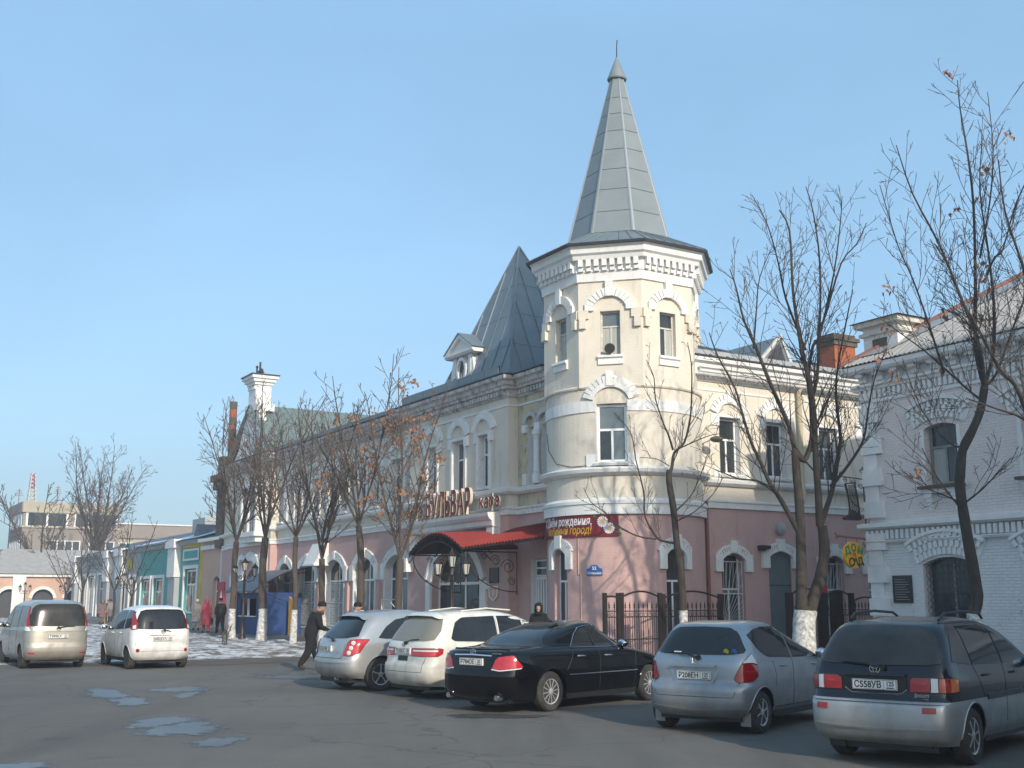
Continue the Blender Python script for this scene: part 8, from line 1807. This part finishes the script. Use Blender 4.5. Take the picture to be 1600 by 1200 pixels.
# ================================================================== people
def person(loc, face, label, J, mats, extra=None, group=None, head=None, scale=1.0, bulk=1.0):
    """one skinned body from joints; face is the heading in degrees to the right of straight away"""
    rt = root('person', loc, label, 'person', group, -R(face)); rt.scale = (scale,) * 3
    names = list(J); idx = {n: i for i, n in enumerate(names)}
    E = [('pelvis', 'waist'), ('waist', 'chest'), ('chest', 'neck'), ('neck', 'skull'), ('chest', 'ls'), ('ls', 'le'), ('le', 'lw'), ('chest', 'rs'), ('rs', 're'), ('re', 'rw'), ('pelvis', 'lh'), ('lh', 'lk'), ('lk', 'la'), ('la', 'lt'), ('pelvis', 'rh'), ('rh', 'rk'), ('rk', 'ra'), ('ra', 'rt')]
    rad = dict(pelvis=0.155, waist=0.15, chest=0.165, neck=0.062, skull=0.05, ls=0.085, le=0.062, lw=0.045, rs=0.085, re=0.062, rw=0.045, lh=0.115, lk=0.085, la=0.062, lt=0.042, rh=0.115, rk=0.085, ra=0.062, rt=0.042)
    me = bpy.data.meshes.new('body'); me.from_pydata([J[n][:3] for n in names], [(idx[a], idx[b]) for a, b in E], []); me.update()
    ob = bpy.data.objects.new('body', me); COL.objects.link(ob)
    ob.modifiers.new('skin', 'SKIN'); sv = me.skin_vertices[0].data
    for n, i in idx.items():
        k = rad[n] * (bulk if n not in ('neck', 'skull', 'lt', 'rt') else 1.0) * (J[n][3] if len(J[n]) > 3 else 1.0)
        sv[i].radius = (k * (1.18 if n in ('chest', 'waist', 'pelvis') else 1.0), k * (0.82 if n in ('chest', 'waist', 'pelvis') else 1.0)); sv[i].use_root = n == 'pelvis'
    sb = ob.modifiers.new('sub', 'SUBSURF'); sb.levels = 2; sb.render_levels = 2
    dg = bpy.context.evaluated_depsgraph_get(); dg.update(); ev = bpy.data.meshes.new_from_object(ob.evaluated_get(dg))
    vs = [Vector(v.co) for v in ev.vertices]; fs = [tuple(p.vertices) for p in ev.polygons]
    bpy.data.objects.remove(ob); bpy.data.meshes.remove(me); bpy.data.meshes.remove(ev)
    jv = {n: Vector(J[n][:3]) for n in names}; coat_to = J['_coat'] if '_coat' in J else None
    q = MB(); q.add(vs, [])
    for f in fs:
        c = sum((vs[i] for i in f), Vector()) / len(f); best = None
        for a, b in E:
            A_, B_ = jv[a], jv[b]; d = B_ - A_; t = max(0, min(1, (c - A_).dot(d) / d.length_squared)); dist = (c - A_ - d * t).length
            if best is None or dist < best[0]: best = (dist, a, b, t)
        a, b, t = best[1:]
        m = 0
        if a in ('lh', 'rh', 'lk', 'rk') or b in ('lh', 'rh'): m = 1
        if a in ('la', 'ra'): m = 2
        if a == 'neck': m = 3
        q.f.append(f); q.mi.append(m)
    hd = jv['skull'] + (jv['skull'] - jv['neck']).normalized() * 0.06; fw = Vector((0, 1, 0))
    if head: fw = Vector((math.sin(R(head)), math.cos(R(head)), 0))
    sx = Vector((fw.y, -fw.x, 0)); q.cm = 3
    b0 = len(q.v); q.ball((0, 0, 0), 0.075, 0.095, 0.115, 12, 9)
    def hp(x, y, z): return hd + sx * x + fw * y + Vector((0, 0, z))
    q.v[b0:] = [tuple(hp(*p)) for p in q.v[b0:]]
    for c, r in (((0, 0.098, -0.01), (0.014, 0.022, 0.024)), ((0.076, -0.005, 0), (0.012, 0.02, 0.03)), ((-0.076, -0.005, 0), (0.012, 0.02, 0.03)), ((0, 0.07, -0.085), (0.035, 0.03, 0.03))):
        b0 = len(q.v); q.ball(c, *r, 6, 5); q.v[b0:] = [tuple(hp(*p)) for p in q.v[b0:]]
    # hands: palm and five bent fingers
    q.cm = 4
    for w, e in (('lw', 'le'), ('rw', 're')):
        d = (jv[w] - jv[e]).normalized(); s_ = d.cross(Vector((0, 1, 0.2))); s_.normalize(); n_ = d.cross(s_); p = jv[w]
        q.tube([p - d * 0.01, p + d * 0.05, p + d * 0.085], [0.032, 0.042, 0.036], 6)
        for k, (o, L) in enumerate(((-0.03, 0.062), (-0.01, 0.075), (0.01, 0.072), (0.028, 0.055))):
            a0 = p + d * 0.08 + s_ * o; q.tube([a0, a0 + d * L * 0.5 + n_ * 0.008, a0 + d * L * 0.85 + n_ * 0.03], [0.0095, 0.009, 0.007], 5)
        q.tube([p + d * 0.03 + s_ * -0.03, p + d * 0.06 - s_ * 0.055 + n_ * 0.012, p + d * 0.085 - s_ * 0.06 + n_ * 0.025], [0.011, 0.010, 0.008], 5)
    o = q.build('body', mats, rt, True, 70)
    q = MB(); q.cm = 0
    for x in (-0.03, 0.03):
        b0 = len(q.v); q.ball((x, 0.084, 0.012), 0.012, 0.008, 0.008, 6, 5); q.v[b0:] = [tuple(hp(*p)) for p in q.v[b0:]]
    b0 = len(q.v); q.ball((0, 0.086, -0.055), 0.022, 0.008, 0.006, 6, 5); q.v[b0:] = [tuple(hp(*p)) for p in q.v[b0:]]
    q.build('eyes_and_mouth', 'dark_board', rt)
    if extra: extra(rt, hp, jv)
    return rt
def stand(lean=0.0, stride=0.0, arms=0.12, armf=0.05, bend=0.0):
    """standing or walking joints; y is forward"""
    J = dict(pelvis=(0, 0, 0.94), waist=(0, 0.02 + lean * 0.25, 1.10), chest=(0, lean * 0.65, 1.30), neck=(0, lean, 1.47), skull=(0, lean + 0.04, 1.57),
             ls=(-0.19, lean * 0.9, 1.40), rs=(0.19, lean * 0.9, 1.40), le=(-0.25, lean * 0.8 + armf - 0.05, 1.13), re=(0.25, lean * 0.8 + armf - 0.05, 1.13), lw=(-0.24 + bend * 0.1, lean * 0.8 + armf + 0.05 + bend, 0.90 + bend * 0.7), rw=(0.24 - bend * 0.1, lean * 0.8 + armf + 0.05 + bend, 0.90 + bend * 0.7),
             lh=(-0.10, 0, 0.90), rh=(0.10, 0, 0.90), lk=(-0.11, stride * 0.5 + 0.03, 0.50), rk=(0.11, -stride * 0.35 + 0.05, 0.50), la=(-0.11, stride, 0.09), ra=(0.11, -stride, 0.10 + abs(stride) * 0.1), lt=(-0.11, stride + 0.16, 0.045), rt=(0.11, -stride + 0.16, 0.045))
    return J
def shell(rt, name, m, hp, prof, k=12, front=None):
    """hood or hat turned about the head"""
    q = MB(); vs = []
    for r, z, y in prof:
        for j in range(k):
            t = 2 * math.pi * j / k; vs.append(hp(r * math.cos(t), y + r * 1.15 * math.sin(t), z))
    n = len(prof); fs = [(i * k + j, i * k + (j + 1) % k, (i + 1) * k + (j + 1) % k, (i + 1) * k + j) for i in range(n - 1) for j in range(k)]
    if front: fs = [f for f in fs if not front(sum((Vector(vs[i]) for i in f), Vector()) / 4 - hp(0, 0, 0))]
    fs.append(tuple((n - 1) * k + j for j in range(k))); q.add(vs, fs); return q.build(name, m, rt, True, 60)
def coat_skirt(rt, jv, m, zt, zb, r0, r1, y=0.0, name='coat_skirt'):
    q = MB(); k = 16; vs = []
    for i in range(6):
        t = i / 5; z = zt + (zb - zt) * t; r = r0 + (r1 - r0) * t
        for j in range(k):
            a = 2 * math.pi * j / k; w = 1 + 0.05 * math.sin(a * 4 + 1) * t; vs.append((r * 1.15 * math.cos(a) * w, y + r * 0.85 * math.sin(a) * w, z))
    q.add(vs, [(i * k + j, i * k + (j + 1) % k, (i + 1) * k + (j + 1) % k, (i + 1) * k + j) for i in range(5) for j in range(k)]); return q.build(name, m, rt, True, 70)
mat('cloth_black', (0.005, 0.005, 0.006), 0.9, (0.010, 0.010, 0.011), 5, 0.5, 0.5, 25)
mat('cloth_charcoal', (0.035, 0.036, 0.037), 0.9, (0.022, 0.022, 0.024), 5, 0.5, 0.5, 25)
mat('cloth_brown', (0.11, 0.075, 0.060), 0.9, (0.05, 0.035, 0.03), 14, 0.6, 0.5, 25)
mat('cloth_pink', (0.55, 0.08, 0.10), 0.8, (0.44, 0.06, 0.08), 4, 0.5, 0.4, 20)
mat('cloth_grey', (0.26, 0.25, 0.25), 0.9, (0.20, 0.19, 0.19), 5, 0.5, 0.5, 20)
mat('cloth_mauve', (0.20, 0.13, 0.12), 0.9, (0.15, 0.10, 0.09), 5, 0.5, 0.5, 20)
mat('cloth_cream', (0.60, 0.56, 0.46), 0.9, (0.48, 0.44, 0.36), 8, 0.5, 0.5, 30)
mat('boot_brown', (0.07, 0.04, 0.025), 0.7)
mat('fur', (0.16, 0.10, 0.07), 1.0, (0.08, 0.05, 0.04), 20, 0.5, 0.9, 60)
CAP = [(0.098, 0.02, 0), (0.105, 0.05, 0), (0.10, 0.10, 0), (0.07, 0.14, 0), (0.02, 0.15, 0)]
def cap(m, fur=None):
    def f(rt, hp, jv):
        shell(rt, 'cap', m, hp, CAP)
        if fur: q = MB(); c = jv['neck']; q.tube([c + Vector((0.13 * math.cos(t * 0.524), 0.13 * math.sin(t * 0.524) - 0.01, 0.02 - 0.03 * math.sin(t * 0.524))) for t in range(13)], 0.05, 7); q.build('fur_collar', fur, rt, True)
    return f
def hood(m, skirt=None, bag=None):
    def f(rt, hp, jv):
        shell(rt, 'hood', m, hp, [(0.13, -0.17, -0.01), (0.125, -0.10, -0.01), (0.118, 0.0, -0.012), (0.115, 0.07, -0.012), (0.085, 0.13, -0.01), (0.03, 0.155, -0.01)], 16, front=lambda d: d.length < 0.145 and d.z < 0.09 and abs(d.z) < 0.13 and front_dot(hp, d) > 0.075)
        if skirt: coat_skirt(rt, jv, m, *skirt)
        if bag: q = MB(); p = jv['rw']; q.box(LOC, p.x + 0.0, p.x + 0.1, p.y - 0.2, p.y + 0.2, p.z - 0.42, p.z - 0.14); q.tube([(p.x + 0.05, p.y - 0.12, p.z - 0.15), (p.x + 0.02, p.y, p.z + 0.0), (p.x + 0.05, p.y + 0.12, p.z - 0.15)], 0.012, 5); q.build('bag', bag, rt)
    return f
def front_dot(hp, d): f = hp(0, 1, 0) - hp(0, 0, 0); return d.dot(f)
J = stand(0.2, 0.30, bend=0.30); J['neck'] = (0, 0.20, 1.46); J['skull'] = (0, 0.27, 1.56); J['chest'] = (0, 0.12, 1.27); J['ls'] = (-0.19, 0.15, 1.38); J['rs'] = (0.19, 0.15, 1.38)
J['le'] = (-0.27, 0.16, 1.10); J['re'] = (0.27, 0.18, 1.10); J['lw'] = (-0.18, 0.38, 1.06); J['rw'] = (0.18, 0.40, 1.04)
person((-5.35, 30.9, 0), 62, 'person in black jacket and cap leaning toward the silver crossover', J, ['cloth_black', 'cloth_black', 'boot_brown', 'skin', 'cloth_black'], cap('cloth_black', 'fur'), bulk=1.32, scale=1.02)
J = stand(0.30, 0.08, bend=0.28)
person((-4.75, 33.0, 0), 75, 'person in brown patterned coat stooping behind the person in black', J, ['cloth_brown', 'cloth_brown', 'cloth_black', 'skin', 'skin'], lambda rt, hp, jv: (shell(rt, 'hat', 'cloth_black', hp, CAP), coat_skirt(rt, jv, 'cloth_brown', 1.0, 0.45, 0.2, 0.30)), bulk=1.15)
person((0.76, 32.6, 0.0), 190, 'person in dark hooded coat behind the black sedan near the white door', stand(0.05, 0.05), ['cloth_black', 'cloth_black', 'cloth_black', 'skin', 'skin'], hood('cloth_black', (1.0, 0.5, 0.2, 0.26)), scale=0.99, bulk=1.0)
person(uv(59.8, 18.2, 0.12), -32, 'person in dark grey jacket and black cap walking away beside the kiosk', stand(0.03, 0.16), ['cloth_charcoal', 'cloth_black', 'cloth_black', 'skin', 'skin'], cap('cloth_black'), 'people on the pavement', bulk=1.2, scale=1.03)
person(uv(61.3, 17.9, 0.12), -36, 'person in long bright pink hooded coat carrying a dark bag', stand(0.02, 0.10), ['cloth_pink', 'cloth_pink', 'boot_brown', 'skin', 'skin'], hood('cloth_pink', (1.05, 0.42, 0.2, 0.28), 'cloth_black'), 'people on the pavement', bulk=1.1, scale=1.0)
person(uv(66.8, 18.9, 0.12), 150, 'person in pale grey coat and cream hat before the turquoise shop', stand(0.04, 0.12), ['cloth_grey', 'cloth_grey', 'cloth_black', 'skin', 'skin'], lambda rt, hp, jv: (shell(rt, 'hat', 'cloth_cream', hp, CAP), coat_skirt(rt, jv, 'cloth_grey', 1.0, 0.5, 0.2, 0.28)), 'people on the pavement', bulk=1.1)
person(uv(88.4, 18.1, 0.12), 160, 'person in mauve hooded coat with black bag on the pavement', stand(0.06, 0.05), ['cloth_mauve', 'cloth_mauve', 'cloth_black', 'skin', 'skin'], hood('cloth_mauve', (1.0, 0.5, 0.2, 0.28), 'cloth_black'), 'people on the pavement', bulk=1.15)
person(uv(95.5, 20.2, 0.12), 170, 'person in grey brown coat and dark hat by the grey shop wall', stand(0.04, 0.06), ['cloth_grey', 'cloth_charcoal', 'cloth_black', 'skin', 'skin'], lambda rt, hp, jv: (shell(rt, 'hat', 'cloth_black', hp, CAP), coat_skirt(rt, jv, 'cloth_mauve', 1.0, 0.45, 0.2, 0.28)), 'people on the pavement', bulk=1.15)
person(uv(97.5, 20.4, 0.12), 175, 'person in black coat and reddish cap beside the grey shop doorway', stand(0.02, 0.04), ['cloth_black', 'cloth_black', 'cloth_black', 'skin', 'skin'], cap('cloth_mauve'), 'people on the pavement', bulk=1.15)
q = MB(); q.prism(Fr(uv(90.2, 18.6), -UU, -VV), [(-0.45, 0.12), (0.45, 0.12), (0.35, 1.5), (-0.35, 1.5)], -0.02, 0.02); single('pavement_board', q, 'mustard', 'yellow green advertising board on the pavement by the mauve coat', 'signboard')

# ================================================================== thin winter haze
hm_ = bpy.data.materials.new('thin_haze'); hm_.use_nodes = True; nt = hm_.node_tree; nt.nodes.remove(nt.nodes['Principled BSDF'])
pv_ = nt.nodes.new('ShaderNodeVolumePrincipled'); pv_.inputs['Density'].default_value = 0.0016; pv_.inputs['Color'].default_value = (0.92, 0.95, 1.0, 1); pv_.inputs['Anisotropy'].default_value = 0.3
nt.links.new(pv_.outputs[0], nt.nodes['Material Output'].inputs['Volume']); MATS['thin_haze'] = hm_
q = MB(); q.box(LOC, -260, 160, -60, 330, -1.0, 40.0); hb = q.build('haze', 'thin_haze'); tag(hb, 'thin pale winter haze filling the square', 'haze', kind='stuff')
